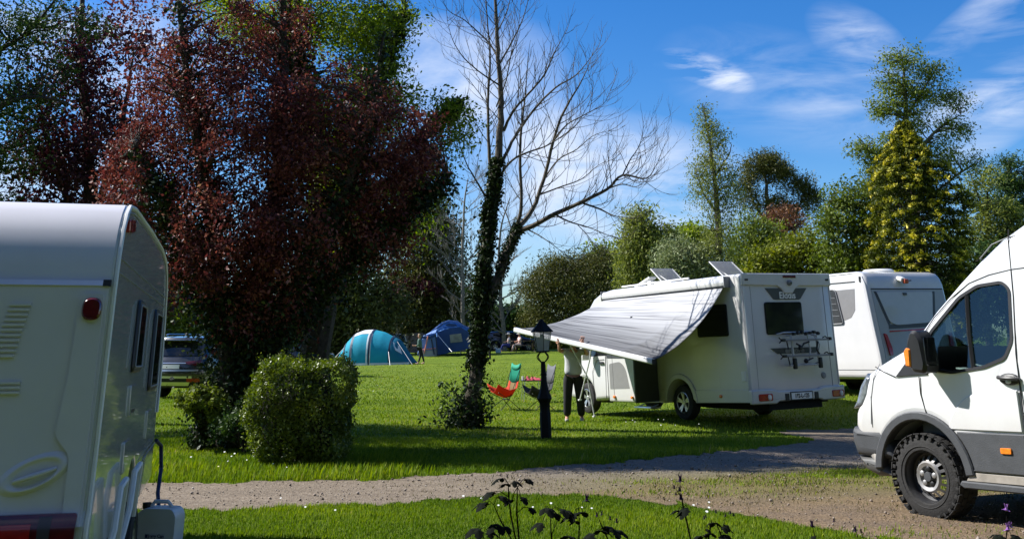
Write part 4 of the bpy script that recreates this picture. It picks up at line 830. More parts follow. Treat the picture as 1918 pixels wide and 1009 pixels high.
# ================================================================ VEHICLE MATERIALS
def thin_glass(n, tint, rough=.02, refl=.85):
    if n in MATS: return MATS[n]
    m = bpy.data.materials.new(n); m.use_nodes = True; t = m.node_tree; t.nodes.remove(t.nodes['Principled BSDF'])
    a = t.nodes.new('ShaderNodeBsdfTransparent'); g = t.nodes.new('ShaderNodeBsdfGlossy'); g.inputs['Roughness'].default_value = rough; lw = t.nodes.new('ShaderNodeLayerWeight'); pw = t.nodes.new('ShaderNodeMath'); pw.operation = 'POWER'; pw.inputs[1].default_value = 4.; t.links.new(lw.outputs['Facing'], pw.inputs[0]); f = t.nodes.new('ShaderNodeMath'); f.operation = 'MULTIPLY_ADD'; f.inputs[1].default_value = refl; f.inputs[2].default_value = .05; t.links.new(pw.outputs[0], f.inputs[0])
    nz = noise(t, 3, 4); c = ramp(t, nz, [(.3, tuple(v*.96 for v in tint)), (.7, tint)]); t.links.new(c, a.inputs['Color'])
    ms = t.nodes.new('ShaderNodeMixShader'); t.links.new(f.outputs[0], ms.inputs[0]); t.links.new(a.outputs[0], ms.inputs[1]); t.links.new(g.outputs[0], ms.inputs[2]); t.links.new(ms.outputs[0], t.nodes['Material Output'].inputs['Surface']); MATS[n] = m; return m
def paint(n, c, **k): return pm(n, c, k.pop('rough', .28), var=k.pop('var', .03), scale=k.pop('scale', 2.5), coat=.5, **k)
M_white = paint('white_bodywork', (.62,.615,.605), rough=.2, dirt=(.75,.6,(.30,.27,.22),.45))
M_vanw = paint('white_van_paint', (.67,.675,.675), rough=.18, dirt=(1.05, .75, (.36,.30,.23), .8))
M_cream = pm('caravan_side_sheet', (.56,.57,.53), .16, var=.05, scale=1.2, coat=.6, bump=.05, bscale=3)
M_clad = pm('grey_cladding', (.060,.063,.068), .55, var=.12, scale=9, bump=.15, bscale=120)
M_sill = pm('dusty_sill', (.30,.27,.23), .6, var=.25, scale=7)
M_black = pm('black_plastic', (.012,.012,.013), .45, var=.3)
M_under = pm('underbody', (.006,.006,.006), .9, var=.3)
M_rub = pm('tyre_rubber', (.022,.021,.020), .82, var=.3, scale=20, bump=.25, bscale=60)
M_alloy = pm('alloy_silver', (.62,.62,.63), .32, metal=.8, var=.05)
M_steel = pm('steel_wheel', (.36,.35,.34), .45, metal=.6, var=.2, scale=12)
M_darkrim = pm('dark_rim', (.02,.02,.022), .5, var=.2)
M_glass = pm('dark_glass', (.012,.014,.016), .06, var=.1, spec=.6)
M_clear = thin_glass('clear_glass', (.62,.70,.68))
M_acry = pm('tinted_acrylic', (.045,.048,.05), .12, var=.2, spec=.6)
M_red = pm('red_lens', (.35,.012,.010), .18, var=.25, scale=25, coat=.6)
M_redd = pm('dark_red_lens', (.10,.005,.008), .2, var=.3, scale=20, coat=.6)
M_orange = pm('amber_lens', (.85,.22,.02), .25, var=.2, scale=25, coat=.5)
M_clens = pm('clear_lens', (.62,.62,.60), .2, var=.15, scale=30, coat=.5)
M_seam = pm('panel_gap', (.02,.02,.022), .8, var=.1)
M_gseam = pm('grey_trim', (.22,.225,.23), .5, var=.1)
M_dgrey = pm('dark_grey_graphic', (.055,.058,.062), .4, var=.1)
M_mgrey = pm('mid_grey_graphic', (.22,.215,.21), .4, var=.06)
M_alu = pm('aluminium', (.7,.7,.72), .3, metal=.9, var=.06)
M_plate = pm('number_plate', (.78,.78,.74), .4, var=.04)
M_offw = pm('white_plastic', (.74,.74,.72), .4, var=.04)
def wheel(parent, u, z, r, wd, y0, style='alloy', side=1, xf=None, mud=False, s=1.):
    """wheel part (tyre) with the rim as its child; outer face at y=y0, body on the -side*y side"""
    n = 40; q = -side*wd; mb = MB(xf); hr = r*.60
    pr = [(hr, y0-side*.02), (hr+.012, y0), (r*.80, y0+side*.006), (r*.93, y0-side*.012), (r*.985, y0-side*.05), (r, y0+q*.5), (r*.985, y0+q+side*.05), (r*.9, y0+q), (hr, y0+q)]
    mb.lathe(pr, (u, 0, z), n, 'y', caps=False)
    if mud:
        for k in range(30):
            a = 2*PI*k/30
            for j, yy in enumerate((.018, .085, .15, .215)):
                aa = a+(j % 2)*PI/30; c = (u+math.cos(aa)*(r+.002), y0-side*yy, z+math.sin(aa)*(r+.002))
                mb.box(c, (.011, .060, .070), (0, -aa, 0), .003)
            aa = a; c = (u+math.cos(aa)*(r*.935), y0+side*.004, z+math.sin(aa)*r*.935); mb.box(c, (.034, .010, .034 if k % 2 else .022), (0, -aa, 0), .003)
        mb.lathe([(r*.70, y0+side*.004), (r*.715, y0+side*.009), (r*.73, y0+side*.004)], (u, 0, z), n, 'y', caps=False)
    else:
        mb.lathe([(r*.74, y0+side*.004), (r*.755, y0+side*.008), (r*.77, y0+side*.004)], (u, 0, z), n, 'y', caps=False)
    w_ = mb.build('wheel', M_rub, parent)
    rb = MB(xf); d = side
    if style == 'steel':
        rb.lathe([(hr, y0-d*.015), (hr*.97, y0-d*.03), (hr*.93, y0-d*.10), (hr*.78, y0-d*.115)], (u, 0, z), n, 'y', caps=False); rb.build('rim', M_darkrim, w_)
        st = MB(xf); R0 = hr*.95
        # steel disc with a ring of slots
        st.lathe([(hr*.62, y0-d*.055), (hr*.55, y0-d*.035), (hr*.42, y0-d*.045), (hr*.38, y0-d*.075), (hr*.22, y0-d*.08)], (u, 0, z), n, 'y', caps=False)
        for k in range(16):
            a = 2*PI*k/16; p = [(u+math.cos(a+e)*rad, y0-d*yy, z+math.sin(a+e)*rad) for rad, yy, e in ((hr*.62,.055,-.09),(hr*.62,.055,.09),(hr*.84,.105,.075),(hr*.84,.105,-.075))]
            st.add(p, [(0,1,2,3)])
        st.build('wheel_disc', M_steel, w_)
        for k in range(5):
            a = 2*PI*k/5+.4; c = (u+math.cos(a)*hr*.31, y0-d*.052, z+math.sin(a)*hr*.31); hb = MB(xf); hb.lathe([(.026, -.03), (.026, .012), (.014, .018), (1e-5, .018)], (0,0,0), 8, 'y')
            hb.v = [(v[0]+c[0], c[1]+d*v[1], v[2]+c[2]) for v in hb.v]; hb.build('wheel_nut', M_black if k % 2 else M_steel, w_)
        cb = MB(xf); cb.lathe([(hr*.21, -.07), (hr*.21, .0), (hr*.17, .02), (1e-5, .022)], (0,0,0), 24, 'y'); cb.v = [(v[0]+u, y0-d*.05+d*v[1], v[2]+z) for v in cb.v]; cb.build('hub_cap', M_clad, w_)
    else:
        rb.lathe([(hr, y0-d*.01), (hr*.96, y0-d*.008), (hr*.92, y0-d*.03), (hr*.90, y0-d*.13), (.02, y0-d*.14)], (u, 0, z), n, 'y', caps=False); rb.build('rim', M_darkrim, w_)
        sp = MB(xf)
        for k in range(5):
            for e in (-.17, .17):
                a = 2*PI*k/5+.3; p = []
                for rad, wd_, yy, ee in ((.035, .022, .035, e*.3), (hr*.55, .020, .022, e*.8), (hr*.95, .018, .012, e)):
                    cx_, cz_ = math.cos(a+ee)*rad, math.sin(a+ee)*rad; tx, tz = -math.sin(a+ee)*wd_, math.cos(a+ee)*wd_
                    p += [(u+cx_-tx, y0-d*yy, z+cz_-tz), (u+cx_+tx, y0-d*yy, z+cz_+tz), (u+cx_+tx*.6, y0-d*(yy+.02), z+cz_+tz*.6), (u+cx_-tx*.6, y0-d*(yy+.02), z+cz_-tz*.6)]
                sp.add(p, [(0,1,5,4),(4,5,9,8),(1,2,6,5),(5,6,10,9),(3,0,4,7),(7,4,8,11)])
        sp.lathe([(hr*.985, y0-d*.004), (hr*.95, y0-d*.002), (hr*.92, y0-d*.02)], (u, 0, z), n, 'y', caps=False)
        sp.lathe([(.055, y0-d*.045), (.05, y0-d*.025), (1e-5, y0-d*.022)], (u, 0, z), 16, 'y')
        sp.build('spokes', M_alloy, w_)
    return w_
def line(parent, pts, r=.004, m=None, name='panel_gap', xf=None, y=.001):
    mb = MB(xf); mb.tube([(p[0], y, p[1]) if len(p) == 2 else p for p in pts], r, 5); return mb.build(name, m or M_seam, parent)
def plate(name, poly, mat, parent, y0=-.004, y1=.006, r=.0, xf=None, bev=.003, lab=None):
    mb = MB(xf); pl = rpoly(poly, r) if (hasattr(r, '__len__') or r > 0) else poly; mb.prism(pl, y0, y1, 'y', bev); return mb.build(name, mat, parent, label=lab)
def rect(x0, x1, z0, z1): return [(x0, z0), (x1, z0), (x1, z1), (x0, z1)]

# ================================================================ WHITE COACHBUILT MOTORHOME
def motorhome():
    t = empty('motorhome', 'white coachbuilt motorhome with striped awning pulled out and a folded cycle rack on its back', 'motorhome', (4.405, 19.963, .092), pose(R(117.28), R(1.59), R(-1.3)))
    W = 2.22
    prof = [(.02,.40),(0,.48),(0,2.62),(.03,2.70),(.10,2.735),(.6,2.74),(4.55,2.73),(4.95,2.69),(5.3,2.56),(5.52,2.38),(5.60,2.20),(5.45,1.98),(5.15,1.80),(4.86,1.70),(4.86,.31),(3.62,.31)]
    prof += [(2.66,.34)]+arc(2.16,.36,.47,4,176,12)+[(1.67,.36)]
    mb = MB(); door = rpoly(rect(2.87,3.57,.345,2.12), [0,0,.12,.12]); w1 = rpoly(rect(.48,1.44,1.60,2.20), .05)
    shell(mb, prof, W, .05, 3, holes_l=[door], holes_r=[])
    body = mb.build('body', M_white, t)
    ib = MB(); ib.box((3.2,-1.1,.36), (1.9,1.9,.03)); ib.box((3.2,-1.9,1.2), (1.9,.03,1.7)); ib.box((2.84,-.5,1.1),(.03,.95,1.5)); ib.box((4.1,-1.,1.2),(.03,1.8,1.7)); ib.build('interior', pm('interior_dark', (.03,.026,.022), .7), t)
    # cab
    cp = [(4.7,.36),(4.7,2.0),(5.0,2.02),(5.35,1.98),(6.12,1.38),(6.55,1.26),(6.86,1.10),(6.98,.85),(7.0,.55),(6.9,.36),(6.42,.33)]+arc(6.0,.37,.42,-4,184,12)+[(5.57,.30)]
    def cx(x, y, z):
        k = (y+1.11)/1.03; z2 = max(0, z-1.05); yy = y*(1-.0)+(-1.11-y)*z2*.13
        return (x-.30*max(0, (x-6.0))*abs(k)**3, yy, z)
    cwin = rpoly([(4.95,1.30),(5.98,1.28),(5.45,1.80),(4.97,1.84)], .06)
    cb = MB(lambda x, y, z: cx(x, y-.06, z)); gl = MB(cb.xf); shell(cb, cp, 2.10, .10, 4, holes_l=[cwin], skip=lambda k: k == 3, ext=gl); cb.build('cab', M_white, t)
    gl.build('windscreen', M_glass, t); plate('cab_window', inset(cwin, -.01), M_glass, t, -.09, -.064, xf=cx)
    line(t, [(5.05,.36),(5.06,1.26),(5.02,1.9)], .006, xf=cx, y=-.055); line(t, [(5.12,1.22),(5.42,1.20),(5.60,.95),(5.56,.55),(5.50,.36)], .005, xf=cx, y=-.055)
    plate('door_handle', rpoly(rect(5.12,5.30,1.12,1.17),.02), M_black, t, -.06, -.035, xf=cx)
    mr = MB(); mr.box((5.62,.10,1.38),(.13,.24,.34),None,.05); mr.tube([(5.62,-.05,1.32),(5.62,.05,1.3)],.03,6); mr.build('mirror', M_offw, t)
    plate('window_graphic', [(4.88,1.24),(4.88,1.36),(3.62,1.34),(3.62,1.22)], M_dgrey, t, -.002, .003, bev=0)
    plate('side_graphic', rpoly([(4.78,.58),(4.0,.60),(4.12,1.02),(4.32,1.17),(4.78,1.12)], [.02,.02,.15,.2,.05]), M_mgrey, t, -.002, .003, bev=0)
    line(t, [(4.62,.33),(4.66,1.6)], .005); line(t, [(4.86,.34),(4.86,1.70)], .008)
    # skirt, arch trim, step, lockers
    sk = MB(); sk.prism([(.02,.40),(1.66,.36),(1.66,.60),(.02,.63)], -.01, .018, 'y', .008); sk.build('skirt', M_white, t)
    sk = MB(); sk.prism([(2.68,.33),(2.86,.335),(2.86,.60),(2.68,.60)], -.01, .018, 'y', .008); sk.build('skirt', M_white, t)
    ar = MB(); o_ = [(1.60,.36)]+[(2.16+.57*math.cos(R(a)), .36+.55*math.sin(R(a))) for a in range(176, 2, -12)]+[(2.73,.36)]; i_ = [(2.16+.46*math.cos(R(a)), .36+.455*math.sin(R(a))) for a in range(4, 178, 12)]
    ar.prism(o_+i_, -.01, .035, 'y', .01); ar.build('wheel_arch_trim', M_white, t)
    wb = MB(); wb.box((2.16,-.45,.6),(1.1,.04,.7)); wb.box((6.,-.5,.6),(1.,.04,.7)); wb.box((2.6,-1.1,.36),(5.0,1.7,.06)); wb.box((1.0,-1.1,.30),(1.9,1.3,.12)); wb.build('underbody', M_under, t)
    stp = MB(); stp.box((3.2,.12,.24),(.62,.26,.035),None,.01); stp.tube([(2.95,.0,.30),(2.95,.2,.25)],.012,6); stp.tube([(3.45,0,.30),(3.45,.2,.25)],.012,6); stp.build('entry_step', M_alu, t)
    plate('locker_door', rect(.85,1.45,.66,.98), M_white, t, -.003, .004, r=.03); plate('gas_flap', rpoly(rect(.09,.21,.775,.955),.02), M_offw, t, -.003, .012)
    plate('side_window', inset(w1, -.0), M_glass, t, -.003, .022, bev=.012)
    plate('side_window', rpoly(rect(2.0,2.65,1.72,2.15),.05), M_glass, t, -.003, .022, bev=.012)
    dd = MB(); dd.box((2.86,.34,1.22),(.045,.68,1.72),(0,0,R(12)),.015); dd.build('open_door', M_dgrey, t)
    gh = MB(); gh.tube([(3.61,.02,.75),(3.61,.035,1.25)], .011, 6); gh.build('grab_handle', M_offw, t)
    for u, z, m in ((.85,.50,M_orange),(3.9,.42,M_orange),(4.6,.42,M_orange)):
        q = MB(); q.lathe([(.032,.0),(.03,.026),(.018,.034),(1e-5,.035)],(0,0,0),12,'y'); q.v = [(v[0]*1.3+u, v[1]+.012, v[2]+z) for v in q.v]; q.build('side_marker', m, t)
    wheel(t, 2.16, .355, .345, .22, -.03, 'alloy'); wheel(t, 6.0, .36, .345, .22, -.10, 'alloy')
    wheel(t, 2.16, .355, .345, .22, -2.19, 'alloy', side=-1); wheel(t, 6.0, .36, .345, .22, -2.10, 'alloy', side=-1)
    # white corner pillar between side and rear
    # ---- rear panel (x = 0 plane, proud is -x)
    def rp(name, poly, m, d=.02, r=0, bev=.004, x0=.004, lab=None):
        q = MB(); q.prism(rpoly(poly, r) if (hasattr(r,'__len__') or r) else poly, x0, -d, 'x', bev); return q.build(name, m, t, label=lab)
    rp('rear_bumper', [(0.03,.37),(-.55,.36),(-.62,.40),(-1.62,.40),(-1.70,.37),(-2.25,.38),(-2.26,.62),(-1.72,.62),(-1.62,.58),(-.60,.58),(-.50,.62),(.03,.62)], M_white, .07, .02, .02)
    for y0, y1 in ((-.12,-.45),(-1.92,-2.22)):
        o = rp('tail_lamp', rect(y1,y0,.42,.545), M_red, .09, .03, .01, -.06); q = MB(); q.lathe([(.05,0),(.045,.02),(1e-5,.025)],(0,0,0),14,'x'); yc = y1+.09; q.v = [(-.09-v[0], v[1]*.8+yc, v[2]*1.1+.48) for v in q.v]; q.build('reversing_lens', M_clens, o)
    rp('number_plate', rect(-1.40,-.90,.42,.535), M_plate, .085, 0, .002, -.068)
    rp('plate_surround', rect(-1.43,-.87,.40,.555), M_black, .072, 0, .002, -.05)
    pl = [o for o in t.children if o.name.startswith('number_plate')][0]
    text_mesh('plate_text', '182-L-625', .105, M_black, pl, frame((0,-1,0), (0,0,1), (-.088,-1.15,.476)), .0015, .003, .82)
    for y in (-.80,-1.52): rp('plate_lamp', rect(y-.05,y+.05,.405,.53), M_black, .085, .015, .01, -.06)
    rp('rear_window', rect(-1.42,-.50,1.60,2.20), M_glass, .028, .05, .012)
    rp('rear_moulding', [(.0,2.74),(0,2.52),(-.85,2.50),(-.95,2.44),(-1.02,2.36),(-1.22,2.36),(-1.29,2.44),(-1.38,2.50),(-2.22,2.50),(-2.22,2.74)], M_white, .035, .02, .015)
    rp('brake_light', rect(-1.32,-1.0,2.655,2.70), M_redd, .055, .015, .008, -.02)
    q = MB(); q.lathe([(.055,0),(.05,.05),(.03,.07),(1e-5,.07)],(0,0,0),14,'x'); q.v = [(-.03-v[0], v[1]-1.14, v[2]+2.56) for v in q.v]; cm = q.build('rear_camera', M_gseam, t); q = MB(); q.lathe([(.024,0),(1e-5,.012)],(0,0,0),12,'x'); q.v = [(-.098-v[0], v[1]-1.14, v[2]+2.555) for v in q.v]; q.build('camera_lens', M_black, cm)
    for y in (-.10,-2.12): rp('marker_light', rect(y-.04,y+.04,2.60,2.635), M_black, .045, .008, .004, -.03)
    bd = rp('badge_panel', [(-.56,2.46),(-.94,2.46),(-1.00,2.40),(-1.05,2.375),(-1.19,2.375),(-1.24,2.40),(-1.30,2.46),(-1.60,2.46),(-1.42,2.26),(-1.38,2.245),(-.80,2.245),(-.74,2.26)], M_dgrey, .014, 0, .002)
    text_mesh('badge_text', 'Elddis', .175, M_offw, bd, frame((0,-1,0), (0,0,1), (-.0165,-1.09,2.32)), .0015, .004, 1.0)
    b2 = rp('name_strip', [(-.56,1.35),(-1.74,1.35),(-1.74,1.26),(-1.66,1.245),(-.72,1.245)], M_dgrey, .012, 0, .002)
    text_mesh('name_text', 'encore', .115, M_mgrey, b2, frame((0,-1,0), (0,0,1), (-.0145,-1.14,1.30)), .0015, .006, 1.45)
    for y in (-.03,-2.19): line(t, [(-.004,y,.64),(-.004,y,2.70)], .010, M_white, 'corner_bead')
    line(t, [(-.001,-2.02,.62),(-.001,-2.02,2.5)], .006, M_gseam, 'panel_rib'); line(t, [(-.001,-.20,.62),(-.001,-.20,2.5)], .004, M_gseam, 'panel_rib')
    q = MB(); q.lathe([(.06,0),(.055,.015),(.03,.02),(1e-5,.02)],(0,0,0),16,'x'); q.v = [(-.002-v[0], v[1]-1.81, v[2]+.82) for v in q.v]; q.build('filler_cap', M_gseam, t)
    # ---- cycle rack, folded up against the rear panel
    rk = MB(); xr = -.16
    for y in (-.96,-1.58): rk.tube([(-.03,y,1.58),(xr,y,1.56),(xr,y,1.08),(-.03,y,1.02)], .022, 8)
    rk.tube([(-.03,-.72,1.60),(xr+.02,-.80,1.63),(xr+.02,-1.55,1.63),(-.03,-1.64,1.60)], .015, 8)
    rk.tube([(xr,-.84,1.03),(xr,-1.60,1.03)], .016, 8); rk.tube([(xr-.02,-1.34,1.57),(xr-.03,-1.37,1.30),(xr-.02,-1.34,1.14)], .015, 8); rk.tube([(xr-.02,-1.50,1.56),(xr-.05,-1.60,1.40),(xr-.02,-1.56,1.20)], .013, 8)
    rack = rk.build('cycle_rack', pm('rack_silver', (.50,.51,.53), .35, metal=.2, var=.05), t)
    for z in (1.485, 1.195):
        c = MB(); c.box((xr-.045,-1.30,z),(.05,1.12,.035),None,.008); c.build('wheel_channel', M_gseam, rack)
        c = MB(); c.box((xr-.06,-.70,z+.005),(.04,.10,.05),None,.01); c.tube([(xr-.06,-.66,z),(xr-.06,-.60,z+.055)],.011,5); c.tube([(xr-.06,-.66,z),(xr-.06,-.60,z-.045)],.011,5); c.tube([(xr-.06,-.78,z),(xr-.07,-.80,z-.16)],.012,5); c.build('ratchet_strap', M_black, rack)
        c = MB(); c.box((xr-.06,-1.86,z+.01),(.06,.06,.06),None,.012); c.tube([(xr-.06,-1.80,z+.02),(xr-.07,-1.74,z+.055),(xr-.06,-1.68,z+.03)],.012,5); c.build('end_cap', M_black, rack)
    for y in (-.97,-1.60): c = MB(); c.box((xr-.02,y,1.06),(.06,.075,.20),(0,0,0),.02); c.build('foot', M_black, rack)
    c = MB()
    for i in range(7): y = -.98-.10*i; c.box((xr-.05,y,1.60+.012*(i%3)),(.07,.05,.055),(R(20*i),0,0),.01)
    c.tube([(xr-.05,-.95,1.61),(xr-.05,-1.62,1.61)],.011,5); c.build('clamp_bar', M_black, rack)
    c = MB(); c.tube([(xr-.05,-1.02,1.42),(xr-.06,-1.14,1.36),(xr-.06,-1.20,1.42),(xr-.05,-1.34,1.45)],.018,6); c.box((xr-.06,-1.10,1.34),(.05,.07,.08),None,.02); c.sphere((xr-.05,-1.22,1.10),.045,10,6); c.tube([(xr-.05,-1.22,1.10),(xr-.05,-1.40,1.15)],.014,6); c.tube([(xr-.05,-1.56,1.45),(xr-.06,-1.50,1.30),(xr-.05,-1.57,1.22)],.018,6); c.build('clamp_arm', M_black, rack)
    # ---- roof things
    for k, (u, y, ln) in enumerate(((3.05,-.75,.78),(1.35,-1.0,.62))):
        rl = MB(); rl.box((u+.1,y,2.765),(ln*.8,.62,.06),None,.02); f_ = rl.build('rooflight', M_offw, t)
        pn = MB(); a = R(-52); pn.box((u+ln*.42-.02,y,2.765+.19),(.56,.56,.014),(0,R(-38),0),.006); pn.build('raised_pane', pm('smoked_acrylic', (.30,.30,.30), .3, var=.1, alpha=.5), f_)
        ar_ = MB()
        for yy in (y-.29, y+.29): ar_.tube([(u+ln*.42-.24,yy,2.78),(u+ln*.42+.20,yy,3.12)], .016, 6)
        ar_.tube([(u+ln*.42+.20,y-.29,3.12),(u+ln*.42+.20,y+.29,3.12)], .016, 6); ar_.tube([(u+.0,y+.2,2.80),(u+.36,y+.2,2.98)],.01,6); ar_.build('pane_frame', pm('pale_grey_frame', (.45,.45,.45), .5), f_)
    an = MB(); an.box((3.95,-.55,2.86),(.62,.20,.045),(0,R(16),0),.02); an.box((3.70,-.55,2.80),(.14,.16,.14),None,.03); an.build('folded_aerial', M_offw, t)
    rr_ = MB(); rr_.tube([(1.9,-.22,2.79),(4.4,-.22,2.79)], .018, 8); rr_.build('roof_rail', M_offw, t)
    # ---- awning case on the side, a fixed part; fabric and lead rail roll out of it
    ac = MB(); ac.prism(rpoly([(.0,2.50),(.125,2.52),(.14,2.60),(.11,2.68),(0,2.70)],.03), .34, 4.74, 'x'); 
    ac.v = [(v[0], v[1], v[2]) for v in ac.v]; case = ac.build('awning_case', M_white, t)
    for u in (.335, 4.745): e = MB(); e.box((u,.068,2.60),(.022,.15,.21),None,.01); e.build('end_cap', M_gseam, case)
    gr = MB(); gr.box((2.54,.118,2.515),(4.36,.03,.02)); gr.build('case_slot', M_black, case)
    ns, nt_ = 90, 46; vs, tt, fs = [], [], []
    a0, a1 = Vector((.40,.10,2.515)), Vector((4.66,.10,2.515)); b0, b1 = Vector((1.08,1.40,1.19)), Vector((5.22,1.97,1.93))
    for i in range(ns+1):
        s = i/ns
        for j in range(nt_+1):
            q = j/nt_; p = a0.lerp(a1, s).lerp(b0.lerp(b1, s), q); n_ = Vector((-.1,.62,.78))
            sag = .17*4*q*(1-q)*(1-.25*s); e0 = math.exp(-((s-.16-.05*q)/.035)**2)*.05*q*(1.-.3*q); e1 = math.exp(-((s-.93)/.05)**2)*.05*q
            wv = .006*math.sin(q*34+3*math.sin(s*5))*math.exp(-((s-.06)/.10)**2)*q + .006*math.sin(q*26+s*9)*math.exp(-((s-.9)/.12)**2)+.005*math.sin(s*21+q*6)*q
            rip = .018*math.sin(s*60)*max(0, q-.80)*5*math.exp(-((s-.10)/.08)**2)
            p = p-Vector((0,0,1))*sag + n_*(e0*.9+e1+wv+rip); p.x -= .05*4*q*(1-q)*(1-s)*2; vs.append(tuple(p)); tt.append(q)
    for i in range(ns):
        for j in range(nt_): a = i*(nt_+1)+j; fs.append((a, a+1, a+nt_+2, a+nt_+1))
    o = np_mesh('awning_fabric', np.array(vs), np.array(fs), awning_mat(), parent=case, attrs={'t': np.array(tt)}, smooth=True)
    sm_ = o.modifiers.new('thick', 'SOLIDIFY'); sm_.thickness = .003
    br = MB(); bv = (b1-b0).normalized(); A_ = b0-bv*.05; B_ = Vector((5.37,2.0,1.91))+bv*.06; up_ = Vector((0,0,1)); out_ = bv.cross(up_).normalized(); u2 = out_.cross(bv)
    sec = [(-.035,-.055),(.03,-.055),(.045,-.03),(.045,.03),(.03,.05),(-.035,.05)]
    vs_ = [p+out_*-a+u2*-b for p in (A_, B_) for a, b in sec]; br.add(vs_, [(i,(i+1)%6,(i+1)%6+6,i+6) for i in range(6)]+[tuple(range(6)),tuple(range(11,5,-1))]); rail = br.build('lead_rail', M_white, case)
    e = MB(); e.box(A_-bv*.008, (.02,.08,.10), (0,0,math.atan2(bv.y,bv.x)), .006); e.build('end_cap', M_black, rail)
    for (pa, pb) in (((1103,677,1.72),(1084,748,1.2)),((1062,712,1.9),(1073,768,1.9))):
        inv_ = t.matrix_basis.inverted(); 
    return t
def awning_mat():
    m = bpy.data.materials.new('awning_cloth'); m.use_nodes = True; t = m.node_tree; b = t.nodes['Principled BSDF']
    at = t.nodes.new('ShaderNodeAttribute'); at.attribute_name = 't'; sq = t.nodes.new('ShaderNodeCombineXYZ'); tcn = t.nodes.new('ShaderNodeTexCoord'); sp = t.nodes.new('ShaderNodeSeparateXYZ')
    t.links.new(tcn.outputs['Object'], sp.inputs[0]); t.links.new(at.outputs['Fac'], sq.inputs[1]); mu = t.nodes.new('ShaderNodeMath'); mu.operation = 'MULTIPLY'; mu.inputs[1].default_value = .009
    t.links.new(sp.outputs['X'], mu.inputs[0]); t.links.new(mu.outputs[0], sq.inputs[0])
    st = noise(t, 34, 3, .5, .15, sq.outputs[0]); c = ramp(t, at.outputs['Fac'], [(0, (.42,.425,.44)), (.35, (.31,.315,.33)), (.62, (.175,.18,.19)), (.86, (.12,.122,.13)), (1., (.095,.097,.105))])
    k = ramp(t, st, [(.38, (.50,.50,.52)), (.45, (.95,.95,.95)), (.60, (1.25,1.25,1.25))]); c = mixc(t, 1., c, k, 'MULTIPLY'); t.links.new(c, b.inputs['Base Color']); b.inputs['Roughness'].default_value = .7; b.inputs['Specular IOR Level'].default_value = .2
    tr = t.nodes.new('ShaderNodeBsdfTranslucent'); t.links.new(c, tr.inputs['Color']); ms = t.nodes.new('ShaderNodeMixShader'); ms.inputs[0].default_value = .02
    t.links.new(b.outputs[0], ms.inputs[1]); t.links.new(tr.outputs[0], ms.inputs[2]); t.links.new(ms.outputs[0], t.nodes['Material Output'].inputs['Surface']); return m
MH = motorhome()
MHM = Matrix.Translation(MH.location) @ MH.rotation_euler.to_matrix().to_4x4()
# support legs hanging from the lead rail
case_ = [o for o in MH.children if o.name.startswith('awning_case')][0]
for pts in ([(2.80,1.66,1.50),(2.90,1.65,1.24),(3.36,1.65,.46)], [(3.62,1.70,1.60),(3.50,1.36,.9),(3.40,1.30,.12)]):
    mb = MB(); mb.tube(pts, [.016,.014,.012], 8); mb.box(pts[-1], (.05,.07,.03), None, .008); mb.build('support_leg', M_offw, case_)

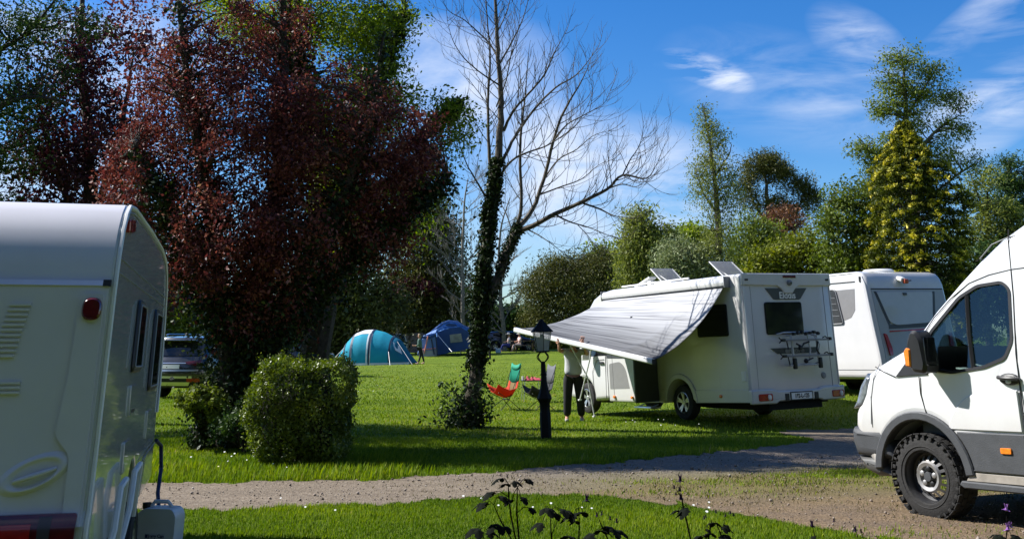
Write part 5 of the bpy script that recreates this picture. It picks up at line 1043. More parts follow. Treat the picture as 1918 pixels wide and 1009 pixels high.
# ================================================================ WHITE PANEL VAN (nose to the left)
def van():
    t = empty('panel_van', 'white high-roof panel van with chunky muddy tyres and grey lower cladding at the right edge', 'van', (3.988, 10.588, -.03), pose(R(119), R(2), 0)); W = 2.06
    def xf(x, y, z):
        k = (y+W/2)/(W/2); zz = max(0, z-1.30); dl = zz*.125 if k > 0 else zz*.125
        y2 = y-dl*k*1.0; x2 = x+(.84*dl*(1 if True else 0))*max(0,k)
        if x > .2: x2 += .16*(1-abs(k)**2.2)*min(1,(x-.2)/.4)
        return (x2, y2, z)
    top = [(.85,.80),(.865,.83),(.845,.95),(.79,1.06),(.72,1.22),(.62,1.34),(.50,1.41),(.30,1.50),(.06,1.60),(-.08,1.73),(-.30,1.93),(-.62,2.18),(-.88,2.37),(-1.14,2.54),(-1.42,2.67),(-1.75,2.74),(-2.2,2.77),(-4.9,2.77),(-4.98,2.7),(-5.0,.5),(-4.95,.42)]
    rw = [(-3.3,.40)]+[(-3.75+.47*math.cos(R(a)), .40+.47*math.sin(R(a))) for a in range(4, 180, 15)][::-1][::-1]
    prof = top+[(-4.25,.42)]+[(-3.75+.47*math.cos(R(a)), .40+.47*math.sin(R(a))) for a in range(176, 0, -16)]+[(-3.26,.42),(-.46,.40)]+[(.04+.50*math.cos(R(a)), .40+.52*math.sin(R(a))) for a in range(178, 4, -10)]+[(.53,.40),(.66,.47),(.78,.56),(.84,.68)]
    win = rpoly([(-.10,1.37),(-.10,1.40),(-.24,1.71),(-.62,2.02),(-.84,2.115),(-1.10,2.13),(-1.155,2.07),(-1.10,1.62),(-1.01,1.48),(-.78,1.405),(-.42,1.36)][1:], .04)
    mb = MB(xf); gl = MB(xf); shell(mb, prof, W, .10, 5, holes_l=[win], holes_r=[win], skip=lambda k: k in (8,9,10,11), ext=gl); mb.build('body', M_vanw, t, angle=28)
    g_ = MB(xf); g_.prism(inset(win,-.005), -.022, -.018, 'y'); g_.build('side_window', M_clear, t); g_ = MB(xf); g_.prism(inset(win,-.005), -W+.018, -W+.022, 'y'); g_.build('side_window', M_clear, t)
    gl.build('windscreen', M_clear, t)
    fr = MB(xf); oo, ii = inset(win,-.028), win
    n = len(oo); fr.add([(p[0], .006, p[1]) for p in oo]+[(p[0], .006, p[1]) for p in ii]+[(p[0], -.02, p[1]) for p in ii], [(i,(i+1)%n,n+(i+1)%n,n+i) for i in range(n)]+[(n+i,n+(i+1)%n,2*n+(i+1)%n,2*n+i) for i in range(n)]); fr.build('window_seal', M_black, t)
    line(t, [(-.66,1.385),(-.665,1.7),(-.70,2.06)], .022, M_black, 'window_divider', xf, -.012)
    # sail panel and dark wedge
    plate('sail_panel', [(.25,1.31),(.09,1.455),(-.03,1.60),(-.10,1.60),(-.14,1.33)], M_black, t, -.01, .008, xf=xf, bev=.003)
    # cladding
    arch_o = [(.04+.59*math.cos(R(a)), .385+.60*math.sin(R(a))) for a in range(4, 178, 9)]; arch_i = [(.04+.495*math.cos(R(a)), .39+.515*math.sin(R(a))) for a in range(176, 0, -9)]
    ac = MB(xf); ac.prism(arch_o+arch_i, -.10, .032, 'y', .012); ac.build('wheel_arch_trim', M_clad, t)
    cl = MB(xf); ca = [(.04+.60*math.cos(R(a)), .385+.61*math.sin(R(a))) for a in range(138, 172, 8)]; cl.prism([(-1.115,.475),(-1.115,.815),(ca[0][0],.815)]+ca+[(-.53,.475)], -.01, .022, 'y', .008); cl.build('door_cladding', M_clad, t)
    cl = MB(xf); cl.prism([(-3.1,.475),(-3.1,.82),(-1.128,.815),(-1.128,.475)], -.01, .022, 'y', .008); cl.build('side_cladding', M_clad, t)
    cl = MB(xf); cl.prism([(-3.2,.40),(-3.2,.465),(-.50,.465),(-.44,.385)], -.03, .010, 'y', .006); cl.build('sill', M_sill, t)
    cl = MB(xf); cl.prism([(-3.2,.33),(-3.2,.375),(-.40,.385),(-.37,.35),(-.42,.32)], -.14, .03, 'y', .012); cl.build('side_step', M_clad, t)
    # bumper corner
    bp = MB(xf); bpf = [(.60,.40),(.78,.43),(.87,.56),(.905,.70),(.90,.79),(.88,.815),(.45,.815)]; bp2 = MB(xf)
    shell(bp2, [(.35,.52),(.60,.52),(.86,.54),(.905,.66),(.905,.78),(.88,.815),(.50,.815),(.46,.74)], W+.024, .085, 5); bp2.v = [(v[0]+.012, v[1]+.012, v[2]) for v in bp2.v]; bp2.build('front_bumper', M_clad, t)
    lo = MB(xf); shell(lo, [(.40,.36),(.62,.35),(.78,.41),(.86,.53),(.56,.53),(.52,.45)], W+.012, .08, 4); lo.v = [(v[0]+.006, v[1]+.006, v[2]) for v in lo.v]; lo.build('lower_valance', pm('scuffed_grey', (.085,.085,.082), .5, var=.25, scale=8), t)
    fl = MB(xf); fl.lathe([(.05,0),(.045,.02),(1e-5,.022)],(0,0,0),12,'x'); fl.v = [(.90+v[0], v[1]-.16, v[2]+.66) for v in fl.v]; fl.build('fog_lamp', M_black, t)
    # headlamp wraps the front corner
    hl = MB(xf); shell(hl, [(.868,.99),(.80,1.08),(.735,1.22),(.63,1.345),(.56,1.30),(.60,1.12),(.70,1.0)], W, .06, 4); hl.v = [(v[0]+.012, v[1]*1.0+.002, v[2]) for v in hl.v]
    keep = [f for f in hl.f if all(v_ > -.55 for v_ in [hl.v[i][1] for i in f])]; keep2 = [f for f in hl.f if all(v_ < -W+.55 for v_ in [hl.v[i][1] for i in f])]
    V_ = hl.v
    for kp in (keep, keep2):
        q = MB(xf); q.v = list(V_); q.f = list(kp); o = q.build('headlamp', pm('headlamp_lens', (.16,.18,.20), .08, var=.4, scale=14, coat=1., spec=.8), t)
    gr = MB(xf); gr.box((.905,-W/2,.95),(.06,1.0,.30),None,.03); gr.build('grille', M_black, t)
    # mirror
    mr = MB(); mr.prism(rpoly([(-.17,1.36),(-.33,1.34),(-.36,1.42),(-.33,1.66),(-.27,1.74),(-.20,1.74),(-.14,1.62),(-.13,1.46)],.04), .08, .27, 'y', .03); m_ = mr.build('mirror', M_black, t)
    am = MB(); am.prism(rpoly([(-.125,1.41),(-.19,1.40),(-.20,1.57),(-.15,1.58),(-.118,1.54)],.015), .12, .285, 'y', .012); am.build('indicator_lens', M_orange, m_)
    ag = MB(); ag.tube([(-.20,-.03,1.40),(-.24,.12,1.38)], .045, 8); ag.build('mirror_arm', M_black, m_)
    mg = MB(); mg.box((-.35,.175,1.54),(.012,.15,.26),None,.004); mg.build('mirror_glass', M_glass, m_)
    # handle, marker, seams
    hd = MB(xf); hd.sphere((-1.03,.0,1.283),.085,14,8,(1.25,.22,.62)); hd.tube([(-.93,.02,1.30),(-1.0,.045,1.295),(-1.10,.045,1.29),(-1.15,.02,1.285)], .018, 8); hd.build('door_handle', M_black, t)
    lk = MB(xf); lk.sphere((-1.03,.022,1.262),.022,10,6,(1.4,.4,.8)); lk.build('handle_shine', M_clens, t)
    plate('side_marker', rpoly(rect(-.97,-.86,.645,.695),.012), M_orange, t, .018, .036, xf=xf)
    line(t, [(-.035,1.31),(-.03,1.15),(-.07,.97),(-.085,.92)], .005, xf=xf); line(t, [(-1.115,.43),(-1.12,1.0),(-1.135,1.5),(-1.20,2.0),(-1.22,2.25)], .006, xf=xf)
    line(t, [(-.06,1.62),(-.30,1.86),(-.52,2.03),(-.75,2.16),(-.98,2.22),(-1.22,2.25),(-1.24,2.52),(-1.26,2.62)], .005, xf=xf); line(t, [(-1.22,2.25),(-3.6,2.30)], .005, xf=xf)
    line(t, [(-.90,2.38),(-1.05,2.50),(-1.24,2.55),(-1.5,2.565),(-3.5,2.57)], .006, M_gseam, 'roof_crease', xf, -.012)
    line(t, [(-1.24,.82),(-1.22,.95),(-1.12,1.0)], .005, xf=xf); line(t, [(.62,.82),(.60,1.12)], .004, xf=xf); line(t, [(.50,1.41),(.40,1.36),(.26,1.31)], .005, xf=xf); line(t, [(.44,1.435),(.54,1.30),(.60,1.10),(.635,.85)], .004, M_gseam, 'panel_gap', xf)
    plate('door_pressing', rpoly([(-1.095,.83),(-.30,.83),(-.36,.96),(-.52,1.12),(-.70,1.17),(-1.095,1.19)],[.01,.05,.12,.2,.2,.01]), M_vanw, t, -.004, .010, xf=xf, bev=.009)
    # cab inside
    it = MB(xf); it.box((-.05,-1.03,1.26),(.75,1.8,.20),None,.06); it.box((-.15,-1.03,.85),(.5,1.8,.7)); it.build('dashboard', M_black, t)
    sw = MB(); sw.lathe([(.19,-.012),(.205,0),(.19,.012),(.175,0),(.19,-.012)],(0,0,0),24,'z'); e_ = Euler((0,R(-62),0)).to_matrix(); sw.v = [tuple(e_@Vector(v)+Vector((-.48,-1.5,1.42))) for v in sw.v]; sw.build('steering_wheel', M_black, t)
    for y in (-.52,-1.5):
        s = MB(); s.box((-1.0,y,1.0),(.55,.50,.18),None,.06); s.box((-1.28,y,1.38),(.16,.48,.72),(0,R(10),0),.06); s.box((-1.33,y,1.86),(.10,.27,.20),(0,R(8),0),.045); s.build('seat', pm('seat_cloth', (.035,.037,.04), .9, var=.3), t)
    fl = MB(); fl.box((-.9,-1.03,.62),(1.6,1.9,.05)); fl.box((-1.62,-1.03,1.5),(.04,1.8,1.9)); fl.box((-2.6,-1.03,.45),(4.6,1.5,.12)); fl.box((.04,-.42,.72),(1.0,.03,.7)); fl.box((.04,-1.64,.72),(1.0,.03,.7)); fl.build('floor_and_bulkhead', M_under, t)
    pb = MB(); pb.box((-.12,-.9,1.385),(.22,.16,.012),(R(8),R(-14),R(20)),.002); pb.build('papers', M_plate, t); pb = MB(); pb.box((-.22,-.45,1.375),(.10,.14,.012),(0,R(-10),0),.002); pb.build('papers', M_plate, t)
    wheel(t, 0.02, .387, .390, .25, .015, 'steel', mud=True); wheel(t, 0.02, .387, .390, .25, -W-.015, 'steel', side=-1, mud=True)
    wheel(t, -3.75, .387, .390, .25, .0, 'steel', mud=True); wheel(t, -3.75, .387, .390, .25, -W, 'steel', side=-1, mud=True)
van()

# ================================================================ LEFT TOURING CARAVAN (rear and right side seen)
def caravan_left():
    K = .81; ox = Vector((0,0,HC))+K*(Vector((-2.812,7.656,.024))-Vector((0,0,HC)))
    t = empty('touring_caravan', 'shaded white touring caravan cut off by the left edge, red tail lamp at its foot', 'caravan', ox, pose(R(104.3), R(1), 0))
    W = 2.55; S = lambda x, y, z: (x*K, y*K, z*K)
    rear = [(-.90,.36),(-.88,.50),(-.81,.58),(-.72,.96),(-.64,1.39),(-.57,1.73),(-.53,1.94),(-.45,2.16),(-.33,2.36),(-.18,2.49),(0,2.575)]
    top = [(.4,2.61),(2.1,2.62),(3.5,2.60),(4.1,2.54),(4.45,2.42),(4.66,2.20),(4.76,1.85),(4.76,1.2),(4.66,.9),(4.60,.22)]
    bot = [(3.2,.17),(2.53,.17)]+arc(2.1,.20,.43,0,180,12)[0:]+[(1.6,.17),(-.6,.22)]
    prof = rear+top+bot; RX = [p[1] for p in rear]; RU = [p[0] for p in rear]; pu = lambda z: float(np.interp(z, RX, RU))
    mb = MB(lambda x, y, z: S(x, y+W, z)); shell(mb, prof, W, .035, 3); body = mb.build('body', M_cream, t, angle=25)
    # rear moulded panel laid over the end: slabs following the rear curve (x = depth, y = across, z = up)
    def rs(name, poly, m, d0, d1, par=t, r=0, bev=.004, lab=None, lens=0):
        q = MB(lambda x, y, z: S(pu(z)-x, y, z)); pl = rpoly(poly, r) if (hasattr(r,'__len__') or r) else poly
        # subdivide so that it bends with the wall
        bm = bmesh.new(); vv = [bm.verts.new((0, p[0], p[1])) for p in pl]; bm.faces.new(vv)
        zs = np.arange(math.floor(min(p[1] for p in pl)*12)/12, max(p[1] for p in pl), 1/12)
        for zc in zs:
            g = bm.verts[:]+bm.edges[:]+bm.faces[:]; bmesh.ops.bisect_plane(bm, geom=g, plane_co=(0,0,zc), plane_no=(0,0,1))
        res = bmesh.ops.extrude_face_region(bm, geom=bm.faces[:]); ev = [e for e in res['geom'] if isinstance(e, bmesh.types.BMVert)]
        for v in bm.verts: v.co.x = d0
        for v in ev: v.co.x = d1
        bm.verts.index_update(); q.add([v.co.copy() for v in bm.verts], [tuple(v.index for v in f.verts) for f in bm.faces]); bm.free()
        return q.build(name, m, par, lab is not None and True or True, label=lab)
    M_gr = pm('caravan_rear_moulding', (.60,.59,.62), .5, var=.04, scale=2, coat=.15)
    rs('rear_moulding', [(.03,.50),(.03,1.955),(2.50,1.955),(2.50,.50)], M_gr, -.01, .03)
    rs('upper_moulding', [(.03,1.985),(.03,2.57),(2.50,2.57),(2.50,1.985)], M_gr, -.01, .012)
    rs('rain_rail', [(.045,1.955),(.045,1.99),(2.50,1.99),(2.50,1.955)], M_alu, 0, .04); rs('rail_cap', [(.02,1.952),(.02,1.995),(.07,1.995),(.07,1.952)], M_black, 0, .043)
    # raised corner wing with the marker lamp
    rs('corner_wing', [(.05,1.90),(.045,.50),(.14,.52),(.145,.90),(.245,1.02),(.21,1.40),(.20,1.90)], M_gr, .02, .055, r=.03)
    q = MB(lambda x, y, z: S(pu(z)-x, y, z)); q.lathe([(.066,.05),(.064,.075),(.050,.09),(1e-5,.094)],(0,0,0),20,'x'); q.v = [(v[0], (abs(v[1]/.066)**.75*(1 if v[1]>0 else -1))*.062+.118, (abs(v[2]/.066)**.75*(1 if v[2]>0 else -1))*.075+1.80) for v in q.v]; q.build('marker_lamp', M_redd, t)
    for i in range(11): z = 1.835-i*.0325; y0 = .495+.006*i; rs('vent_slat', [(y0,z),(y0+.135,z),(y0+.135,z-.016),(y0,z-.016)], M_gr, .025, .045)
    for i in range(3): z = 1.345-i*.030; rs('vent_slat', [(.49,z),(.63,z),(.63,z-.015),(.49,z-.015)], M_gr, .025, .045)
    # grab recess: sculpted oval, ring raised and basin sunk, as a deformed grid
    gx = MB(lambda x, y, z: S(pu(z)-x, y, z)); cy_, cz_ = .335, .80; n1, n2 = 48, 14; vs = []
    for i in range(n2+1):
        rr = i/n2*1.45
        for k in range(n1):
            a = 2*PI*k/n1; yy = math.cos(a)*.150*rr; zz = math.sin(a)*.075*rr; sl = -.32
            y_ = cy_+yy; z_ = cz_+zz+yy*sl
            dd = .034+.022*math.exp(-((rr-1.08)/.17)**2)*(1-.35*math.sin(a+.4))+.0*rr; dd = float(dd) if rr < 1.42 else .028; vs.append((dd, y_, z_))
    fs = [(i*n1+k, i*n1+(k+1)%n1, (i+1)*n1+(k+1)%n1, (i+1)*n1+k) for i in range(n2) for k in range(n1)]; gx.add(vs, fs); gx.build('grab_recess', M_gr, t, angle=80)
    q = MB(lambda x, y, z: S(pu(z)-x, y, z)); q.tube([(.040,.45,.755),(.060,.40,.770),(.066,.335,.79),(.060,.27,.81),(.040,.21,.83)], [.010,.015,.017,.015,.010], 8); q.build('grab_bar', M_gr, t, angle=60)
    tl = rs('tail_lamp', [(.05,.38),(.05,.578),(.95,.578),(.95,.38)], M_redd, -.02, .075, r=.02); rs('reversing_lens', [(.19,.385),(.19,.565),(.26,.565),(.26,.385)], pm('smoke_lens',(.06,.05,.055),.2,var=.2), .07, .08, tl)
    rs('reflector', [(.30,.40),(.30,.53),(.9,.53),(.9,.40)], M_red, .07, .082, tl)
    rs('rear_bumper', [(.03,.20),(.03,.375),(2.5,.375),(2.5,.20)], M_gr, -.02, .05, r=.01)
    # edge bead and awning rail round the side
    ed = [(u, z) for u, z in rear]+top[:-1]
    for off, m, rad, nm in ((.012, M_offw, .016, 'edge_bead'), (.055, M_gseam, .007, 'awning_channel')):
        q = MB(S); pts = inset(rear+top+[(-.9,.3)], off)[:len(rear)+len(top)-1]; q.tube([(p[0], -.002, p[1]) for p in pts], rad, 6); q.build(nm, m, t)
    q = MB(S); pts = inset(rear+top+[(-.9,.3)], .034)[:len(rear)]; q.tube([(p[0], -.002, p[1]) for p in pts], .008, 6); q.build('black_seal', M_seam, t)
    # side: y = 0 plane, proud is -y
    def sp(name, poly, m, d=.012, r=0, bev=.004, par=t, d0=.004):
        q = MB(S); q.prism(rpoly(poly, r) if r else poly, d0, -d, 'y', bev); return q.build(name, m, par)
    for k, pl in enumerate(([(1.10,1.37),(1.84,1.37),(1.94,1.90),(1.84,1.96),(1.26,1.96)], [(2.95,1.17),(3.94,1.17),(4.03,1.96),(3.11,1.96)])):
        o = sp('side_window', pl, M_black, .025, .08, .012); sp('window_pane', inset(rpoly(pl,.08), .05), M_glass, .034, 0, .004, o, -.015)
        q = MB(S); a_ = inset(rpoly(pl,.08), .045); q.tube([(p[0],-.03,p[1]) for p in a_+[a_[0]]], .010, 5); q.build('window_trim', M_gseam, o)
    sp('red_marker', [(-.13,2.36),(.26,2.40),(.24,2.50),(-.14,2.45)], M_red, .03, .015, .008); sp('side_hatch', rect(1.19,1.75,1.03,1.27), M_cream, .016, .04, .006); sp('hatch_latch', rect(1.35,1.60,1.05,1.075), M_black, .02, 0, .002)
    sp('side_hatch', [(1.05,.60),(1.43,.60),(1.56,.84),(1.08,.84)], M_cream, .014, .03, .005); sp('mains_hatch', rect(3.2,3.7,.72,.98), M_cream, .014, .03, .005)
    for z0, z1 in ((2.16,2.145),(2.06,2.05)): q = MB(S); q.tube([(-.36,-.002,z0),(4.5,-.002,z1)], .006, 5); q.build('side_moulding', M_gseam, t)
    q = MB(S); q.tube([(2.9,-.02,.55),(3.5,-.02,.58),(4.55,-.02,.60)], .006, 5); q.build('side_moulding', M_gseam, t)
    # grab rails hanging on the lower side
    q = MB(S)
    for u0, u1 in ((.15,.55),(1.25,1.75)): q.tube([(u0-.5,-.05,.05),(u0-.2,-.09,.35),(u0,-.09,.60),(u1,-.09,.62),(u1+.05,-.06,.2)], .024, 7)
    q.build('folded_steady_bar', M_offw, t)
    wheel(t, 2.1, -.06, .34, .19, -.06, 'alloy', side=-1, xf=S)
    wheel(t, 2.1, -.06, .34, .19, W-.03+.0, 'alloy', side=1, xf=S)
    q = MB(S); q.box((2.0,W/2,.10),(5.0,1.9,.14)); q.tube([(4.6,W/2,.05),(6.1,W/2,.05)], .05, 8); q.box((2.1,W/2,.5),(.95,2.0,.5)); q.build('chassis', M_under, t)
    q = MB(S); q.tube([(4.45,-.03,.62),(4.58,-.08,.55),(4.56,-.10,.32),(4.30,-.10,.10),(4.0,-.14,-.02),(3.9,-.34,-.04)], .022, 8); q.build('blue_cable', pm('blue_cable', (.008,.010,.06), .5), t)
caravan_left()
# white water carrier beside it
def carrier():
    g = G(310, 1022, 0); t = empty('water_carrier', 'white plastic water carrier on the grass beside the left caravan', 'jerry can', (g.x+.02, 8.95, 0), (0,0,R(-6)))
    mb = MB(); mb.prism(rpoly([(-.155,0),(.155,0),(.165,.28),(.13,.335),(-.11,.335),(-.16,.29)], .04), -.11, .11, 'y', .03); M_can = pm('translucent_white_plastic', (.62,.66,.70), .4, var=.06, trans=.12)
    b_ = mb.build('canister', M_can, t, angle=50)
    q = MB(); q.tube([(-.09,0,.33),(-.06,0,.375),(.05,0,.375),(.09,0,.33)], .016, 8); q.build('handle', M_can, t); q = MB(); q.lathe([(.035,.32),(.035,.365),(1e-5,.37)],(-.125,0,0),14); q.build('screw_cap', M_black, t)
    q = MB(); q.prism(rect(-.075,.085,.03,.155), -.1095, -.1125, 'y'); lb = q.build('label', pm('label_paper', (.50,.54,.62), .6), t)
    text_mesh('label_text', 'Jerry Can', .033, pm('label_ink', (.02,.03,.12), .6), lb, frame((1,0,0),(0,0,1),(.018,-.1135,.135)), .001, .001)
    q = MB(); q.prism(rect(-.072,-.05,.122,.148), -.1125, -.114, 'y'); q.build('label_mark', MATS['label_ink'], lb)
    for k, w_ in enumerate((.12,.10,.13)): q = MB(); q.prism(rect(-.06,-.06+w_,.095-.022*k,.101-.022*k), -.1125, -.1135, 'y'); q.build('label_line', MATS['label_ink'], lb)
carrier()
# ================================================================ RIGHT TOURING CARAVAN
def caravan_right():
    t = empty('touring_caravan', 'sunlit white touring caravan parked between the motorhome and the panel van', 'caravan', (7.765, 22.493, .445), pose(R(115), R(1.5), R(-1))); W = 2.28
    rear = [(.0,.36),(.02,.60),(.04,.90),(.12,1.39),(.19,1.90),(.25,2.33),(.31,2.48),(.40,2.57),(.56,2.615)]; RX = [p[1] for p in rear]; RU = [p[0] for p in rear]; pu = lambda z: float(np.interp(z, RX, RU))
    prof = rear+[(1.4,2.63),(4.4,2.62),(5.3,2.5),(5.9,2.1),(6.1,1.5),(6.15,.6),(6.0,.36),(3.62,.36)]+arc(3.2,.30,.40,8,172,10)+[(2.76,.36)]
    mb = MB(); shell(mb, prof, W, .10, 4); mb.build('body', M_white, t, angle=25)
    def rs(name, poly, m, d0, d1, par=t, r=0):
        q = MB(lambda x, y, z: (pu(z)-x, y, z)); pl = rpoly(poly, r) if r else poly; bm = bmesh.new(); bm.faces.new([bm.verts.new((0, p[0], p[1])) for p in pl])
        for zc in np.arange(.4, 2.6, .1): bmesh.ops.bisect_plane(bm, geom=bm.verts[:]+bm.edges[:]+bm.faces[:], plane_co=(0,0,zc), plane_no=(0,0,1))
        res = bmesh.ops.extrude_face_region(bm, geom=bm.faces[:])
        for v in bm.verts: v.co.x = d0
        for v in [e for e in res['geom'] if isinstance(e, bmesh.types.BMVert)]: v.co.x = d1
        bm.verts.index_update(); q.add([v.co.copy() for v in bm.verts], [tuple(v.index for v in f.verts) for f in bm.faces]); bm.free(); return q.build(name, m, par)
    M_rg = pm('caravan_rear_shaded', (.33,.34,.35), .3, var=.03, coat=.3); M_rl = pm('caravan_window_blank', (.45,.46,.46), .2, var=.03, coat=.5)  # rear panel grey carries the shade on the white end wall
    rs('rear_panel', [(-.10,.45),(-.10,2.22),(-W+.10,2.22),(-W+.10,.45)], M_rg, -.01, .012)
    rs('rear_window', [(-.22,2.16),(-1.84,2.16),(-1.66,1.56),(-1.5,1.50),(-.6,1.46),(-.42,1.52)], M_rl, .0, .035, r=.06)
    rs('window_stripe', [(-.16,2.17),(-.22,2.17),(-.44,1.50),(-.38,1.45)], M_dgrey, 0, .022); rs('window_stripe', [(-1.86,2.17),(-1.92,2.17),(-1.74,1.50),(-1.68,1.54)], M_dgrey, 0, .022); rs('window_stripe', [(-.38,1.47),(-1.72,1.52),(-1.76,1.42),(-.36,1.38)], M_dgrey, 0, .02)
    rs('red_stripe', [(-.36,1.345),(-1.76,1.39),(-1.76,1.36),(-.36,1.315)], M_red, 0, .02); rs('top_strip', [(-.10,2.235),(-.10,2.215),(-W+.10,2.215),(-W+.10,2.235)], M_seam, 0, .018)
    rs('tail_lamp', [(-.17,1.30),(-.24,1.27),(-.30,1.00),(-.29,.84),(-.21,.84)], M_red, 0, .05, r=.03); rs('tail_lamp', [(-W+.17,1.30),(-W+.24,1.27),(-W+.30,1.00),(-W+.29,.84),(-W+.21,.84)], M_red, 0, .05, r=.03)
    lo_ = rs('lower_lamp', [(-.22,.80),(-.29,.80),(-.31,.60),(-.24,.60)], M_clens, 0, .05, r=.02); rs('red_lens', [(-.23,.69),(-.28,.69),(-.29,.61),(-.24,.61)], M_red, .03, .056, lo_)
    q = MB(); q.box((.22,-.98,2.44),(.16,.13,.09),(0,R(-20),0),.03); b_ = q.build('rear_camera', M_offw, t); q = MB(); q.box((.13,-1.02,2.38),(.09,.12,.10),None,.03); q.build('camera_lamp', pm('rust_red', (.35,.07,.03), .4), b_); q = MB(); q.tube([(.16,-1.05,2.39),(.14,-1.20,2.40)], .012, 5); q.build('camera_bracket', M_black, b_)
    rs('latch', [(-.95,2.14),(-1.05,2.14),(-1.05,2.09),(-.95,2.09)], M_dgrey, .03, .06)
    # sunlit left side
    plate('side_window', rpoly([(1.06,1.55),(1.90,1.55),(1.90,2.25),(1.22,2.25)], .06), M_acry, t, -.005, .03, bev=.01)
    for k in range(4): line(t, [(1.12-.03*(3-k)+.10, 1.70+.13*k),(1.88,1.70+.13*k)], .006, M_gseam, 'blind_fold', y=.031)
    q = MB(); a_ = rpoly([(1.04,1.53),(1.92,1.53),(1.92,2.27),(1.20,2.27)],.07); q.tube([(p[0],.02,p[1]) for p in a_+[a_[0]]], .014, 6); q.build('window_frame', M_gseam, t)
    plate('grey_graphic', [(.61,2.25),(.66,1.80),(.80,1.65),(1.0,1.60),(1.08,1.60),(1.22,2.25)], M_mgrey, t, -.002, .004, bev=0)
    line(t, [(.58,2.40),(1.5,2.41),(4.,2.41)], .012, M_seam, 'awning_rail'); plate('side_lamp', rpoly(rect(.40,.44,2.38,2.50),.01), M_black, t, -.003, .015)
    line(t, [(.04,.56),(1.5,.56),(2.7,.56)], .008, M_gseam, 'skirt_line'); line(t, [(.06,.60),(.09,.90),(.17,1.39),(.24,1.90),(.30,2.33),(.38,2.50),(.5,2.56),(.7,2.585),(4.4,2.585)], .014, M_offw, 'edge_bead', y=-.01)
    wheel(t, 3.2, .30, .33, .19, -.03, 'alloy'); wheel(t, 3.2, .30, .33, .19, -W+.03, 'alloy', side=-1)
    q = MB(); q.box((3.0,-W/2,.33),(5.4,1.8,.08)); q.tube([(.6,-.35,.33),(.35,-.35,.0)], .03, 6); q.tube([(.6,-1.9,.33),(.35,-1.9,.0)], .03, 6); q.tube([(6,-W/2,.33),(7.4,-W/2,.33)], .04, 6); q.build('chassis', M_under, t)
    q = MB(); q.lathe([(.35,0),(.36,.04),(.30,.09),(1e-5,.11)],(1.0,-1.1,2.61),20); q.build('roof_vent', M_offw, t)
caravan_right()
# ================================================================ CARS
def car(name, label, loc, yaw, prof, W, mat, r=.16, wins=(), wheels=((.8,.34),(3.5,.34)), lamps=(), group='cars parked round the field', tumble=.22, belt=.95, scale=1., extra=None):
    """origin rear-left ground corner, +x forward, left side y=0"""
    t = empty(name, label, 'car', loc, (0,0,yaw), group=group); L_ = max(p[0] for p in prof)
    def xf(x, y, z):
        k = (y+W/2)/(W/2); zz = max(0, z-belt); y2 = y-k*zz*tumble; e = 1-abs(k)**2.4
        x2 = x-(.16*e if x < .9 else 0)*min(1, (.9-x)/.7 if x < .9 else 0) + (.20*e*min(1, (x-L_+1.0)/.9) if x > L_-1.0 else 0); return (x2, y2, z)
    mb = MB(xf); shell(mb, prof, W, r, 5); mb.build('body', mat, t, angle=40)
    for pl in wins:
        for y0, y1 in ((-.01, .006), (-W+.01, -W-.006)): q = MB(xf); q.prism(rpoly(pl, .05), y0, y1, 'y', .0); q.build('side_window', M_glass, t)
    for u, rr in wheels:
        wheel(t, u, rr-.01, rr, .22, -.03, 'alloy'); wheel(t, u, rr-.01, rr, .22, -W+.03, 'alloy', side=-1)
    if extra: extra(t, xf, W)
    return t
def arch2(u, r): return [(u+r*math.cos(R(a)), .32+r*math.sin(R(a))) for a in range(176, 0, -14)]
